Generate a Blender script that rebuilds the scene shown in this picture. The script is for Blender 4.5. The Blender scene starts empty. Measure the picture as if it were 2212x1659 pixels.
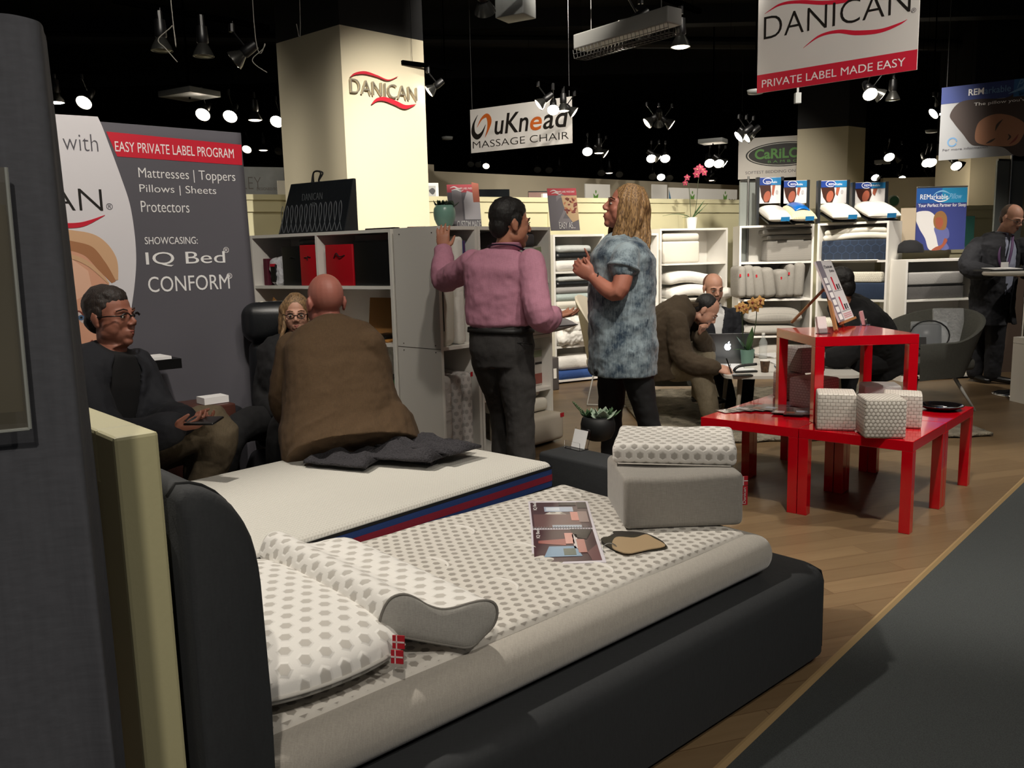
import bpy, bmesh, math, random
import numpy as np
from mathutils import Vector, Matrix
random.seed(7)
SC = bpy.context.scene
COL = SC.collection
PI = math.pi
def V(*a): return Vector(a)

# ---------------- camera ----------------
FPX, PITCH, ROLL, CAMH = 1858.8, .1502, .0243, 1.363
_fw = V(0, math.cos(PITCH), -math.sin(PITCH)); _rt = V(1, 0, 0); _dn = _fw.cross(_rt)
_c, _s = math.cos(ROLL), math.sin(ROLL)
_rt, _dn = _rt*_c + _dn*_s, _dn*_c - _rt*_s
_O = V(0, 0, CAMH)
def ray(px, py): return _fw + _rt*((px-1106)/FPX) + _dn*((py-829.5)/FPX)
def at(px, py, y):
    d = ray(px, py); return _O + d*(y/d.y)
def onz(px, py, z=0.):
    d = ray(px, py); return _O + d*((z-CAMH)/d.z)
cam = bpy.data.objects.new('camera', bpy.data.cameras.new('camera')); COL.objects.link(cam)
cam.data.sensor_width = 36; cam.data.lens = FPX/2212*36; cam.data.clip_start = .02
_up = -_dn
cam.matrix_world = Matrix(((_rt.x, _up.x, -_fw.x, 0), (_rt.y, _up.y, -_fw.y, 0), (_rt.z, _up.z, -_fw.z, CAMH), (0, 0, 0, 1)))
SC.camera = cam

# ---------------- world, lights, exposure ----------------
SC.view_settings.view_transform = 'Standard'; SC.view_settings.look = 'None'
SC.view_settings.gamma = 1; SC.view_settings.exposure = 1.7; SC.view_settings.use_curve_mapping = False
w = bpy.data.worlds.new('hall'); SC.world = w; w.use_nodes = True
w.node_tree.nodes['Background'].inputs[0].default_value = (.9, .92, 1, 1)
w.node_tree.nodes['Background'].inputs[1].default_value = .035
WARM = (1, .925, .82)
def spot(loc, target, watts, ang, blend=.5, size=.06, col=WARM):
    l = bpy.data.lights.new('spotlight', 'SPOT'); l.energy = watts; l.spot_size = math.radians(ang); l.spot_blend = blend
    l.shadow_soft_size = size; l.color = col
    o = bpy.data.objects.new('spotlight', l); COL.objects.link(o); o.location = loc
    o.rotation_euler = (Vector(target)-Vector(loc)).to_track_quat('-Z', 'Y').to_euler()
    return o
# track spots, heads above the frame, with fill spots added among them
spot((-1.7, 3.3, 4.1), (.05, 2.2, .45), 150, 62, .7)          # beds, pillows
spot((1.2, 2.6, 4.1), (1.75, 4.6, .4), 120, 60, .7)           # red tables
spot((3.6, 3.4, 4.1), (2.45, 4.2, 0), 130, 50, .5)             # floor right of the tables
spot((1.2, 3.4, 4.1), (-.72, 7.3, 2.05), 700, 30, .9, .04)   # column logo
spot((.2, 5.6, 4.1), (.75, 9.0, 1.2), 230, 44, .6)            # middle shelves
spot((2.2, 6.0, 4.1), (2.3, 9.8, 1.3), 240, 44, .6)           # white shelves
spot((2.9, 6.9, 4.1), (3.6, 9.0, 1.2), 150, 46, .6)           # right shelves
spot((2.4, 6.8, 4.2), (4.25, 9.0, 1.55), 120, 34, .6)         # added to brighten the blue poster
spot((3.2, 4.4, 4.0), (3.0, 6.4, .3), 70, 60, .8)             # armchair
spot((.3, 2.6, 4.0), (-.1, 4.8, 1.3), 45, 60, .8)             # pink shirt
spot((-.2, 2.2, 4.0), (-1.6, 5.6, 1.0), 34, 70, .8)           # sitting group
spot((.9, 6.0, 4.0), (1.6, 7.4, .6), 75, 60, .8)              # coffee table
spot((5.8, 6.6, 4.1), (4.75, 8.3, 1.1), 90, 42, .7)  # extra spot put in to brighten the standing man at the right
spot((1.5, 5.5, 4.1), (1.8, 7.7, .95), 60, 30, .7)           # boost added for the bearded face behind the laptop
spot((4.6, 9.2, 4.3), (4.6, 8.3, 1.0), 40, 70, .8)            # right man
spot((-.9, 2.6, 4.0), (-2.2, 4.6, 1.7), 85, 60, .7)           # banner
spot((.1, -1.5, 4.2), (-.65, 1.0, 1.2), 85, 50, .9)           # wide fill added behind the camera, aimed at the drape
spot((2.6, -.4, 4.2), (.3, 2.0, .5), 60, 60, .9)              # fill added from the aisle side to lift the bed's shadows
spot((2.8, .8, 4.2), (2.8, 2.4, 0), 45, 90, .9)               # wide low-power fill, added over the right aisle
spot((3.0, 1.5, 4.2), (1.9, 5.6, 2.8), 170, 34, .8)            # hanging red and white sign
spot((1.4, 6.0, 4.3), (.2, 10.0, 2.8), 110, 40, .7)           # massage chair sign
for x, y, x2, y2, p in ((-3.3, 5.2, -3.0, 8.0, 40), (-.2, 6.6, .0, 9.6, 60), (1.2, 7.0, 1.6, 10.4, 70), (.6, 9.4, 1.0, 12.6, 80), (3.4, 10.2, 3.4, 13.4, 90)):
    spot((x, y, 4.2), (x2, y2, 1.8), p, 60, .7)               # cream partitions, hall beyond

# ---------------- materials ----------------
def lin(h):
    h = h.lstrip('#'); r = [int(h[i:i+2], 16)/255 for i in (0, 2, 4)]
    return tuple(x/12.92 if x <= .04045 else ((x+.055)/1.055)**2.4 for x in r)
_M = {}
class NT:
    """short-hand over a node tree"""
    def __init__(s, m): s.t = m.node_tree; s.n = s.t.nodes; s.l = s.t.links; s.b = s.n['Principled BSDF']
    def new(s, typ, ins=None, **kw):
        n = s.n.new(typ)
        for k, v in kw.items(): setattr(n, k, v)
        for k, v in (ins or {}).items():
            if hasattr(v, 'is_linked') or hasattr(v, 'links'): s.l.new(v, n.inputs[k])
            else: n.inputs[k].default_value = v
        return n
    def math(s, op, a, b=0.): return s.new('ShaderNodeMath', {0: a, 1: b}, operation=op).outputs[0]
    def vec(s, op, a, b=(0, 0, 0)):
        n = s.new('ShaderNodeVectorMath', {0: a, 1: b}, operation=op)
        return n.outputs['Value'] if op in ('DOT_PRODUCT', 'LENGTH') else n.outputs[0]
    def mix(s, f, a, b):
        n = s.new('ShaderNodeMix', data_type='RGBA')
        for i, v in ((0, f), (6, a), (7, b)):
            if hasattr(v, 'links'): s.l.new(v, n.inputs[i])
            else: n.inputs[i].default_value = v if i == 0 else (*v[:3], 1)
        return n.outputs[2]
    def bump(s, h, st, d=.01):
        n = s.new('ShaderNodeBump', {'Strength': st, 'Distance': d, 'Height': h}); s.l.new(n.outputs[0], s.b.inputs['Normal']); return n
    def col(s, v): s.l.new(v, s.b.inputs['Base Color'])
def mat(name, col='#808080', rough=.6, metal=0., bump=None, var=None, emit=0., spec=None, sheen=0., alpha=None, trans=0., coat=0., emitcol=None, ior=None):
    """bump=(scale,strength[,dist]) noise bump; var=(scale,amount) noise tint"""
    if name in _M: return _M[name]
    m = bpy.data.materials.new(name); m.use_nodes = True; t = NT(m); b = t.b; _M[name] = m
    c = lin(col) if isinstance(col, str) else col
    b.inputs['Base Color'].default_value = (*c, 1); b.inputs['Roughness'].default_value = rough; b.inputs['Metallic'].default_value = metal
    if spec is not None: b.inputs['Specular IOR Level'].default_value = spec
    if sheen: b.inputs['Sheen Weight'].default_value = sheen
    if coat: b.inputs['Coat Weight'].default_value = coat; b.inputs['Coat Roughness'].default_value = .05
    if trans: b.inputs['Transmission Weight'].default_value = trans
    if ior: b.inputs['IOR'].default_value = ior
    if alpha is not None: b.inputs['Alpha'].default_value = alpha
    if emit:
        b.inputs['Emission Color'].default_value = (*(lin(emitcol) if emitcol else c), 1); b.inputs['Emission Strength'].default_value = emit
    if bump or var: co = t.new('ShaderNodeTexCoord').outputs['Object']
    if var:
        nz = t.new('ShaderNodeTexNoise', {'Vector': co, 'Scale': var[0], 'Detail': 4.}).outputs[0]
        f = t.math('MULTIPLY_ADD', nz, 2.4); f.node.inputs[2].default_value = -.7; f.node.use_clamp = True
        t.col(t.mix(f, [x*(1-var[1]) for x in c], [min(1, x*(1+var[1])) for x in c]))
    if bump:
        nz = t.new('ShaderNodeTexNoise', {'Vector': co, 'Scale': bump[0], 'Detail': 5.}).outputs[0]
        t.bump(nz, bump[1], bump[2] if len(bump) > 2 else .01)
    return m
def weave(name, col, scale=220, rough=.9, st=.35, dark=.75, sheen=0.):
    """woven cloth: fine two-way thread pattern on the UV map plus soft creases"""
    if name in _M: return _M[name]
    m = mat(name, col, rough, sheen=sheen); t = NT(m); c = lin(col)
    uv = t.new('ShaderNodeTexCoord').outputs['Object']
    a = t.new('ShaderNodeTexNoise', {'Vector': t.vec('MULTIPLY', uv, (scale, scale*.12, scale*.12)), 'Scale': 1., 'Detail': 2.}).outputs[0]
    b = t.new('ShaderNodeTexNoise', {'Vector': t.vec('MULTIPLY', uv, (scale*.12, scale, scale)), 'Scale': 1., 'Detail': 2.}).outputs[0]
    h = t.math('ADD', a, b)
    f = t.math('SUBTRACT', h, .5); f.node.use_clamp = True
    t.col(t.mix(f, [x*dark for x in c], [min(1, x*1.18) for x in c]))
    cr = t.new('ShaderNodeTexNoise', {'Vector': uv, 'Scale': 7., 'Detail': 3.}).outputs[0]
    t.bump(t.math('ADD', t.math('MULTIPLY', h, .12), cr), st, .012)
    return m
def hexdots(name, base, dot, pitch=.036, size=.34, rough=.85, st=.5, rev=False):
    """quilted cover: staggered hexagon dots, sunk into the cloth (UV map in metres)"""
    if name in _M: return _M[name]
    m = mat(name, base, rough, sheen=.2); t = NT(m)
    uv = t.new('ShaderNodeTexCoord').outputs['UV']
    p = t.vec('MULTIPLY', uv, (1/pitch, 1/pitch, 0))
    def cell(q):
        q = t.vec('SUBTRACT', t.new('ShaderNodeVectorMath', {0: q, 1: (1., 1.732, 1.)}, operation='MODULO').outputs[0], (.5, .866, 0))
        q = t.vec('ABSOLUTE', q)
        return t.math('MAXIMUM', t.vec('DOT_PRODUCT', q, (.5, .866, 0)), t.vec('DOT_PRODUCT', q, (1, 0, 0)))
    p = t.vec('ADD', p, (200., 200*1.732, 0))
    d = t.math('MINIMUM', cell(p), cell(t.vec('ADD', p, (.5, .866, 0))))
    f = t.new('ShaderNodeMapRange', {'Value': d, 1: size-.03, 2: size+.03, 3: 1., 4: 0.}).outputs[0]
    nz = t.new('ShaderNodeTexNoise', {'Vector': uv, 'Scale': 420., 'Detail': 2.}).outputs[0]
    e = t.math('SUBTRACT', 1., t.math('MULTIPLY', t.math('ABSOLUTE', t.math('SUBTRACT', d, size)), 28.)); e.node.use_clamp = True
    t.col(t.mix(t.math('MULTIPLY', e, .3), t.mix(f, lin(base), lin(dot)), [x*.55 for x in lin(dot)]))
    hgt = t.math('ADD', t.math('MULTIPLY', t.math('SUBTRACT', 1., t.new('ShaderNodeMapRange', {'Value': d, 1: size-.02, 2: size+.13, 3: 1., 4: 0.}, interpolation_type='SMOOTHSTEP').outputs[0]), 1.), t.math('MULTIPLY', nz, .12))
    t.bump(hgt, st*.55, .006)
    return m

# ---------------- mesh building ----------------
def F(o, x, z=(0, 0, 1)):
    """frame: origin o, x axis along x, z axis as close to z as possible; y points away from a viewer who has x to the right"""
    x = Vector(x).normalized(); z = Vector(z); y = z.cross(x).normalized(); z = x.cross(y)
    return Matrix(((x.x, y.x, z.x, o[0]), (x.y, y.y, z.y, o[1]), (x.z, y.z, z.z, o[2]), (0, 0, 0, 1)))
RX90 = Matrix.Rotation(PI/2, 4, 'X')
def Rz(a): return Matrix.Rotation(a, 4, 'Z')
def Ry(a): return Matrix.Rotation(a, 4, 'Y')
def Rx(a): return Matrix.Rotation(a, 4, 'X')
def Tr(*a): return Matrix.Translation(Vector(a))
class MB:
    def __init__(s, M=None): s.v = []; s.f = []; s.u = []; s.M = M or Matrix()
    def add(s, vs, fs, uv=None, M=None):
        """vs in the builder's frame; uv: per-vertex list or None (box mapped in metres)"""
        T = s.M @ M if M is not None else s.M; n = len(s.v)
        vl = [(M @ Vector(v)) if M is not None else Vector(v) for v in vs]
        s.v += [s.M @ v for v in vl]
        for f in fs:
            s.f.append([i+n for i in f])
            if uv is not None: s.u.append([uv[i] for i in f])
            else:
                q = [Vector(vs[i]) for i in f]; nx = ny = nz = 0
                for i in range(len(q)):
                    a, b = q[i], q[(i+1) % len(q)]
                    nx += (a.y-b.y)*(a.z+b.z); ny += (a.z-b.z)*(a.x+b.x); nz += (a.x-b.x)*(a.y+b.y)
                k = max((abs(nz), 2), (abs(ny), 1), (abs(nx), 0))[1]
                s.u.append([((p.y, p.z), (p.x, p.z), (p.x, p.y))[k] for p in q])
        return s
    def box(s, c, d, M=None):
        x, y, z = (t/2 for t in d)
        vs = [(c[0]+i*x, c[1]+j*y, c[2]+k*z) for i in (-1, 1) for j in (-1, 1) for k in (-1, 1)]
        return s.add(vs, [(0, 1, 3, 2), (4, 6, 7, 5), (0, 4, 5, 1), (2, 3, 7, 6), (0, 2, 6, 4), (1, 5, 7, 3)], None, M)
    def hexa(s, lo, hi):
        """eight-cornered block from four lower and four upper points in the same order"""
        return s.add(list(lo)+list(hi), [(3, 2, 1, 0), (4, 5, 6, 7), (0, 1, 5, 4), (1, 2, 6, 5), (2, 3, 7, 6), (3, 0, 4, 7)])
    def rbox(s, c, d, r, n=3, puff=0., M=None, seg=(1, 1, 1), sag=None):
        """rounded block; puff swells the middle of each face, sag(x,y,z)->dz bends it"""
        r = min(r, min(d)/2*.999); ax = []
        for k in range(3):
            h = d[k]/2; core = h-r
            lo = [-core - r*math.cos(i/n*PI/2) for i in range(n)]
            m = [-core+2*core*i/max(seg[k], 1) for i in range(max(seg[k], 1)+1)]
            ax.append(lo+m+[-t for t in reversed(lo)])
        idx = {}; vs = []; fs = []
        def vert(p):
            key = tuple(round(t, 6) for t in p)
            if key in idx: return idx[key]
            q = [max(-(d[k]/2-r), min(d[k]/2-r, p[k])) for k in range(3)]
            e = Vector([p[k]-q[k] for k in range(3)])
            if e.length > 1e-9: e = e.normalized()*r
            o = Vector(q)+e
            if puff:
                u = [2*o[k]/d[k] for k in range(3)]
                for k in range(3):
                    a, b = u[(k+1) % 3], u[(k+2) % 3]
                    o[k] += puff*u[k]*max(0, 1-a*a)*max(0, 1-b*b)
            if sag: o.z += sag(*o)
            idx[key] = len(vs); vs.append(o+Vector(c)); return idx[key]
        for k in range(3):
            i, j = (k+1) % 3, (k+2) % 3
            for sg in (-1, 1):
                for a in range(len(ax[i])-1):
                    for b in range(len(ax[j])-1):
                        q = []
                        for (aa, bb) in ((a, b), (a+1, b), (a+1, b+1), (a, b+1)):
                            p = [0, 0, 0]; p[k] = sg*d[k]/2; p[i] = ax[i][aa]; p[j] = ax[j][bb]; q.append(vert(p))
                        if sg < 0: q.reverse()
                        fs.append(q)
        return s.add(vs, fs, None, M)
    def tube(s, pts, rad, n=10, cap=True, flat=1., up=None):
        """swept tube; rad one number or one per point; flat squashes it along the frame's second axis"""
        pts = [Vector(p) for p in pts]; m = len(pts); rad = rad if hasattr(rad, '__len__') else [rad]*m
        t = [(pts[min(i+1, m-1)]-pts[max(i-1, 0)]).normalized() for i in range(m)]
        r = (Vector(up) if up else (V(0, 0, 1) if abs(t[0].z) < .9 else V(1, 0, 0)))
        vs = []; uv = []; L = 0
        for i in range(m):
            x = t[i].cross(r).normalized(); y = x.cross(t[i]).normalized(); r = y
            if i: L += (pts[i]-pts[i-1]).length
            for k in range(n):
                a = 2*PI*k/n; vs.append(pts[i]+x*(rad[i]*math.cos(a))+y*(rad[i]*flat*math.sin(a))); uv.append((L, rad[0]*a))
        fs = [(i*n+k, i*n+(k+1) % n, (i+1)*n+(k+1) % n, (i+1)*n+k) for i in range(m-1) for k in range(n)]
        if cap: fs += [tuple(reversed(range(n))), tuple((m-1)*n+k for k in range(n))]
        return s.add(vs, fs, uv)
    def cyl(s, p, q, r, r2=None, n=16): return s.tube([p, q], [r, r if r2 is None else r2], n)
    def ell(s, c, r, M=None, nu=16, nv=10):
        c = Vector(c); r = r if hasattr(r, '__len__') else (r, r, r); vs = [Vector((0, 0, -r[2]))]
        for j in range(1, nv):
            b = -PI/2+PI*j/nv
            for i in range(nu):
                a = 2*PI*i/nu; vs.append(Vector((r[0]*math.cos(a)*math.cos(b), r[1]*math.sin(a)*math.cos(b), r[2]*math.sin(b))))
        vs.append(Vector((0, 0, r[2])))
        if M is not None: vs = [M.to_3x3() @ v for v in vs]
        vs = [v+c for v in vs]
        fs = [(0, 1+(i+1) % nu, 1+i) for i in range(nu)]
        for j in range(nv-2):
            for i in range(nu):
                a = 1+j*nu; fs.append((a+i, a+(i+1) % nu, a+nu+(i+1) % nu, a+nu+i))
        e = len(vs)-1; a = 1+(nv-2)*nu; fs += [(a+i, a+(i+1) % nu, e) for i in range(nu)]
        return s.add(vs, fs)
    def lathe(s, prof, c=(0, 0, 0), n=28, M=None):
        """(radius,height) profile turned round z"""
        vs = [(c[0]+r*math.cos(2*PI*i/n), c[1]+r*math.sin(2*PI*i/n), c[2]+h) for r, h in prof for i in range(n)]
        fs = [(j*n+i, j*n+(i+1) % n, (j+1)*n+(i+1) % n, (j+1)*n+i) for j in range(len(prof)-1) for i in range(n)]
        if prof[0][0] > 1e-5: fs.append(tuple(reversed(range(n))))
        if prof[-1][0] > 1e-5: fs.append(tuple((len(prof)-1)*n+i for i in range(n)))
        return s.add(vs, fs, None, M)
    def prism(s, poly, t, M=None, z0=0.):
        """outline in x,y raised from z0 by t"""
        n = len(poly); vs = [(p[0], p[1], z0) for p in poly]+[(p[0], p[1], z0+t) for p in poly]
        if sum(poly[i][0]*poly[(i+1) % n][1]-poly[(i+1) % n][0]*poly[i][1] for i in range(n)) < 0:
            vs = vs[:n][::-1]+vs[n:][::-1]
        return s.add(vs, [tuple(reversed(range(n))), tuple(range(n, 2*n))]+[(i, (i+1) % n, n+(i+1) % n, n+i) for i in range(n)], None, M)
    def loft(s, rings, cap=True, closed=True):
        n = len(rings[0]); m = len(rings); vs = [p for r in rings for p in r]
        fs = [(i*n+k, i*n+(k+1) % n, (i+1)*n+(k+1) % n, (i+1)*n+k) for i in range(m-1) for k in range(n if closed else n-1)]
        if cap: fs += [tuple(reversed(range(n))), tuple((m-1)*n+k for k in range(n))]
        return s.add(vs, fs)
    def grid(s, fn, nu, nv, t=.004):
        """two-sided sheet: fn(u,v)->point, u,v in 0..1, thickness t along its normal"""
        P = [[Vector(fn(i/nu, j/nv)) for i in range(nu+1)] for j in range(nv+1)]
        top = []; bot = []; uv = []
        for j in range(nv+1):
            for i in range(nu+1):
                a = P[j][min(i+1, nu)]-P[j][max(i-1, 0)]; b = P[min(j+1, nv)][i]-P[max(j-1, 0)][i]; nrm = a.cross(b)
                nrm = nrm.normalized() if nrm.length > 1e-12 else V(0, 0, 1)
                top.append(P[j][i]+nrm*t/2); bot.append(P[j][i]-nrm*t/2); uv.append((i/nu, j/nv))
        N = len(top); W = nu+1; fs = []
        for j in range(nv):
            for i in range(nu):
                a = j*W+i; fs += [(a, a+1, a+W+1, a+W), (N+a, N+a+W, N+a+W+1, N+a+1)]
        rim = [i for i in range(W)]+[j*W+nu for j in range(1, nv+1)]+[nv*W+i for i in range(nu-1, -1, -1)]+[j*W for j in range(nv-1, 0, -1)]
        fs += [(rim[(k+1) % len(rim)], rim[k], N+rim[k], N+rim[(k+1) % len(rim)]) for k in range(len(rim))]
        return s.add(top+bot, fs, uv+uv)
    def build(s, name, m, parent=None, smooth=False, bev=0., sub=0, label=None, remesh=0., smo=0, disp=None, ang=None, **tags):
        me = bpy.data.meshes.new(name)
        if parent is not None: o0 = parent['_w'] if '_w' in parent else parent.location; o0 = Vector(o0)
        else:
            a = np.array([v[:] for v in s.v]); o0 = Vector(((a[:, 0].min()+a[:, 0].max())/2, (a[:, 1].min()+a[:, 1].max())/2, a[:, 2].min()))
        me.from_pydata([v-o0 for v in s.v], [], s.f)
        if not remesh:
            ul = me.uv_layers.new(name='UVMap'); flat = [c for f in s.u for uv in f for c in uv]; ul.data.foreach_set('uv', flat)
        me.materials.append(m)
        o = bpy.data.objects.new(name, me); COL.objects.link(o)
        if parent is not None: o.parent = parent
        else: o.location = o0
        if parent is not None and parent.type == 'MESH': o['_w'] = tuple(o0)
        elif parent is None: o['_w'] = tuple(o0)
        else: o['_w'] = tuple(o0)
        if remesh:
            md = o.modifiers.new('r', 'REMESH'); md.mode = 'VOXEL'; md.voxel_size = remesh; md.use_smooth_shade = True
        if smo: md = o.modifiers.new('s', 'SMOOTH'); md.factor = .5; md.iterations = smo
        if disp:
            for k, (sc, st) in enumerate(disp):
                tx = bpy.data.textures.new('n', 'CLOUDS'); tx.noise_scale = sc; tx.noise_depth = 2
                md = o.modifiers.new('d', 'DISPLACE'); md.texture = tx; md.strength = st; md.mid_level = .5; md.texture_coords = 'LOCAL'
        if remesh or smo or disp:
            dg = bpy.context.evaluated_depsgraph_get(); dg.update()
            me2 = bpy.data.meshes.new_from_object(o.evaluated_get(dg), depsgraph=dg); o.modifiers.clear(); o.data = me2; me2.name = name
            if not me2.materials: me2.materials.append(m)
            smooth = True
        if smooth:
            o.data.shade_smooth() if ang is None else o.data.shade_smooth()
            if ang:
                o.data.set_sharp_from_angle(angle=math.radians(ang))
        if bev: md = o.modifiers.new('b', 'BEVEL'); md.width = bev; md.segments = 2; md.limit_method = 'ANGLE'; md.angle_limit = math.radians(40)
        if sub: md = o.modifiers.new('u', 'SUBSURF'); md.levels = sub; md.render_levels = sub
        if label: o['label'] = label
        for k, v in tags.items(): o['category' if k == 'cat' else k] = v
        return o
def T(name, label, cat, loc, group=None):
    o = bpy.data.objects.new(name, None); COL.objects.link(o); o.location = loc; o['label'] = label; o['category'] = cat
    if group: o['group'] = group
    o['_w'] = tuple(loc)
    o.empty_display_size = .1
    return o
def ST(mb, name, m, **k): return mb.build(name, m, kind='structure', **k)
def text(sv, x0, y0, w, h, M, m, parent, name='lettering', thin=0., shear=0., t=.0008, z0=.0006, align=None):
    """lettering fitted to the rectangle x0,y0,w,h of the frame M (x right, y up, z towards the reader)"""
    cu = bpy.data.curves.new('t', 'FONT'); cu.body = sv; cu.size = 1; cu.offset = thin; cu.shear = shear; cu.extrude = .002; cu.resolution_u = 4
    if align: cu.align_x = align
    o = bpy.data.objects.new('t', cu); COL.objects.link(o)
    dg = bpy.context.evaluated_depsgraph_get(); dg.update(); me = bpy.data.meshes.new_from_object(o.evaluated_get(dg), depsgraph=dg)
    bpy.data.objects.remove(o)
    n = len(me.vertices); a = np.empty(n*3); me.vertices.foreach_get('co', a); a = a.reshape(-1, 3)
    lo, hi = a.min(0), a.max(0); zz = np.where(a[:, 2] > 0, z0+t, z0)
    a = np.stack([x0+(a[:, 0]-lo[0])/(hi[0]-lo[0])*w, y0+(a[:, 1]-lo[1])/(hi[1]-lo[1])*h, zz], 1)
    b = MB(M); b.add([tuple(p) for p in a], [tuple(p.vertices) for p in me.polygons]); bpy.data.meshes.remove(me)
    return b.build(name, m, parent)
def ribbon(pts, n=24):
    """outline of a swoosh: pts = (x,y,half width); smooth curve through them"""
    P = np.array(pts, float); k = np.arange(len(P)); t = np.linspace(0, len(P)-1, n)
    def cr(t):
        i = min(int(t), len(P)-2); f = t-i; p = [P[max(min(i+d, len(P)-1), 0)] for d in (-1, 0, 1, 2)]
        return .5*((2*p[1])+(-p[0]+p[2])*f+(2*p[0]-5*p[1]+4*p[2]-p[3])*f*f+(-p[0]+3*p[1]-3*p[2]+p[3])*f**3)
    Q = np.array([cr(x) for x in t]); d = np.gradient(Q[:, :2], axis=0); d /= np.linalg.norm(d, axis=1)[:, None]+1e-9
    nn = np.stack([-d[:, 1], d[:, 0]], 1)*np.maximum(Q[:, 2:3], .0004)
    return [tuple(p) for p in Q[:, :2]+nn]+[tuple(p) for p in (Q[:, :2]-nn)[::-1]]
def blob(pts, n=6):
    """closed smooth outline through points"""
    P = np.array(pts, float); N = len(P); out = []
    for i in range(N):
        p = [P[(i+d) % N] for d in (-1, 0, 1, 2)]
        for f in np.arange(n)/n:
            out.append(tuple(.5*((2*p[1])+(-p[0]+p[2])*f+(2*p[0]-5*p[1]+4*p[2]-p[3])*f*f+(-p[0]+3*p[1]-3*p[2]+p[3])*f**3)))
    return out
def oval(cx, cy, rx, ry, n=28, a=0.): return [(cx+rx*math.cos(t)*math.cos(a)-ry*math.sin(t)*math.sin(a), cy+rx*math.cos(t)*math.sin(a)+ry*math.sin(t)*math.cos(a)) for t in (2*PI*i/n for i in range(n))]
def rect(x0, y0, x1, y1): return [(x0, y0), (x1, y0), (x1, y1), (x0, y1)]
def flat(poly, k, M, m, parent, name, t=.0006): return MB(M).prism(poly, t, None, .0006*k).build(name, m, parent)
def spline(pts, n=20):
    P = [Vector(p) for p in pts]; out = []
    for i in range(len(P)-1):
        p = [P[max(min(i+d, len(P)-1), 0)] for d in (-1, 0, 1, 2)]
        for k in range(n):
            f = k/n; out.append(.5*((2*p[1])+(-p[0]+p[2])*f+(2*p[0]-5*p[1]+4*p[2]-p[3])*f*f+(-p[0]+3*p[1]-3*p[2]+p[3])*f**3))
    out.append(P[-1]); return out

WHITE = mat('white_laminate', '#e4e1da', .45)
WHITEP = mat('white_paint', '#e9e6df', .6)
BLACK = mat('black_paint', '#0b0b0c', .7)
BLACKP = mat('black_plastic', '#0c0c0d', .35)
CHROME = mat('chrome', '#c8c8c8', .12, 1.)
STEEL = mat('brushed_steel', '#9a9a98', .35, 1.)
RED = mat('red_lacquer', '#c00618', .12, coat=.6)
REDP = mat('red_print', '#c81e33', .5)
CREAM = mat('cream_paint', '#c6c09c', .6, var=(.7, .04))
TAN = mat('tan_paint', '#a39a86', .8)
COLP = mat('column_paint', '#cbc2a8', .75, bump=(60, .04))
INK = mat('dark_print', '#17130f', .5)
GREYP = mat('grey_print', '#55535a', .6)
PRW = mat('white_print', '#ecebea', .5)
CLEAR = mat('clear_acrylic', '#ffffff', .03, trans=1., ior=1.3)
def film(name='clear_film', a=.22, col='#dfe4e8'): return mat(name, col, .12, alpha=a)
# ================= setting =================
AX = V(.7398, .6728, 0); NX = V(.6728, -.7398, 0)          # booth axes: AX along the beds towards the foot, NX towards the aisle
FP = V(.856, 2.681, 0)                                     # near foot corner of the near mattress
def B(u, v, z=0.): return FP - AX*u - NX*v + V(0, 0, z)     # u towards the head, v towards the far side
# floors
wood = mat('oak_floor', '#7d6242', .38); t = NT(wood)
co = t.new('ShaderNodeMapping', {'Vector': t.new('ShaderNodeTexCoord').outputs['Object'], 'Rotation': (0, 0, -.3)}).outputs[0]
br = t.new('ShaderNodeTexBrick', {'Vector': co, 'Color1': (*lin('#7f6a4e'), 1), 'Color2': (*lin('#6b5840'), 1), 'Mortar': (*lin('#5a4530'), 1), 'Scale': 1., 'Mortar Size': .0016, 'Brick Width': 1.2, 'Row Height': .11}, offset=.37)
gr = t.new('ShaderNodeTexNoise', {'Vector': t.vec('MULTIPLY', co, (3., 46., 1.)), 'Scale': 1., 'Detail': 5.}).outputs[0]
t.col(t.mix(t.math('MULTIPLY', gr, .55), br.outputs[0], lin('#4f3b26')))
t.bump(gr, .05, .003)
carpet = mat('aisle_carpet', '#343838', .95, bump=(420, .6), var=(260, .35))
E0 = V(.509, 2.105, 0); E1 = V(2.983, 4.889, 0); ED = (E1-E0).normalized()
Ea = E0-ED*5; Eb = E0+ED*10.5
fl = MB().add([(Ea.x, Ea.y, 0), (Eb.x, Eb.y, 0), (9.5, 12, 0), (9.5, 19, 0), (-9, 19, 0), (-9, -3, 0), (Ea.x, -3, 0)], [(0, 1, 2, 3, 4, 5, 6)])
ST(fl, 'floor', wood)
ST(MB().box((0, 8, -.02), (40, 34, .02)), 'floor_aisle', carpet)
en = V(ED.y, -ED.x, 0)
ST(MB().hexa([Ea-V(0, 0, .012), Eb-V(0, 0, .012), Eb+en*.02-V(0, 0, .012), Ea+en*.02-V(0, 0, .012)], [Ea+V(0, 0, .001), Eb+V(0, 0, .001), Eb+en*.008+V(0, 0, .001), Ea+en*.008+V(0, 0, .001)]), 'trim_1', mat('floor_edge', '#8a7350', .5))
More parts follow.
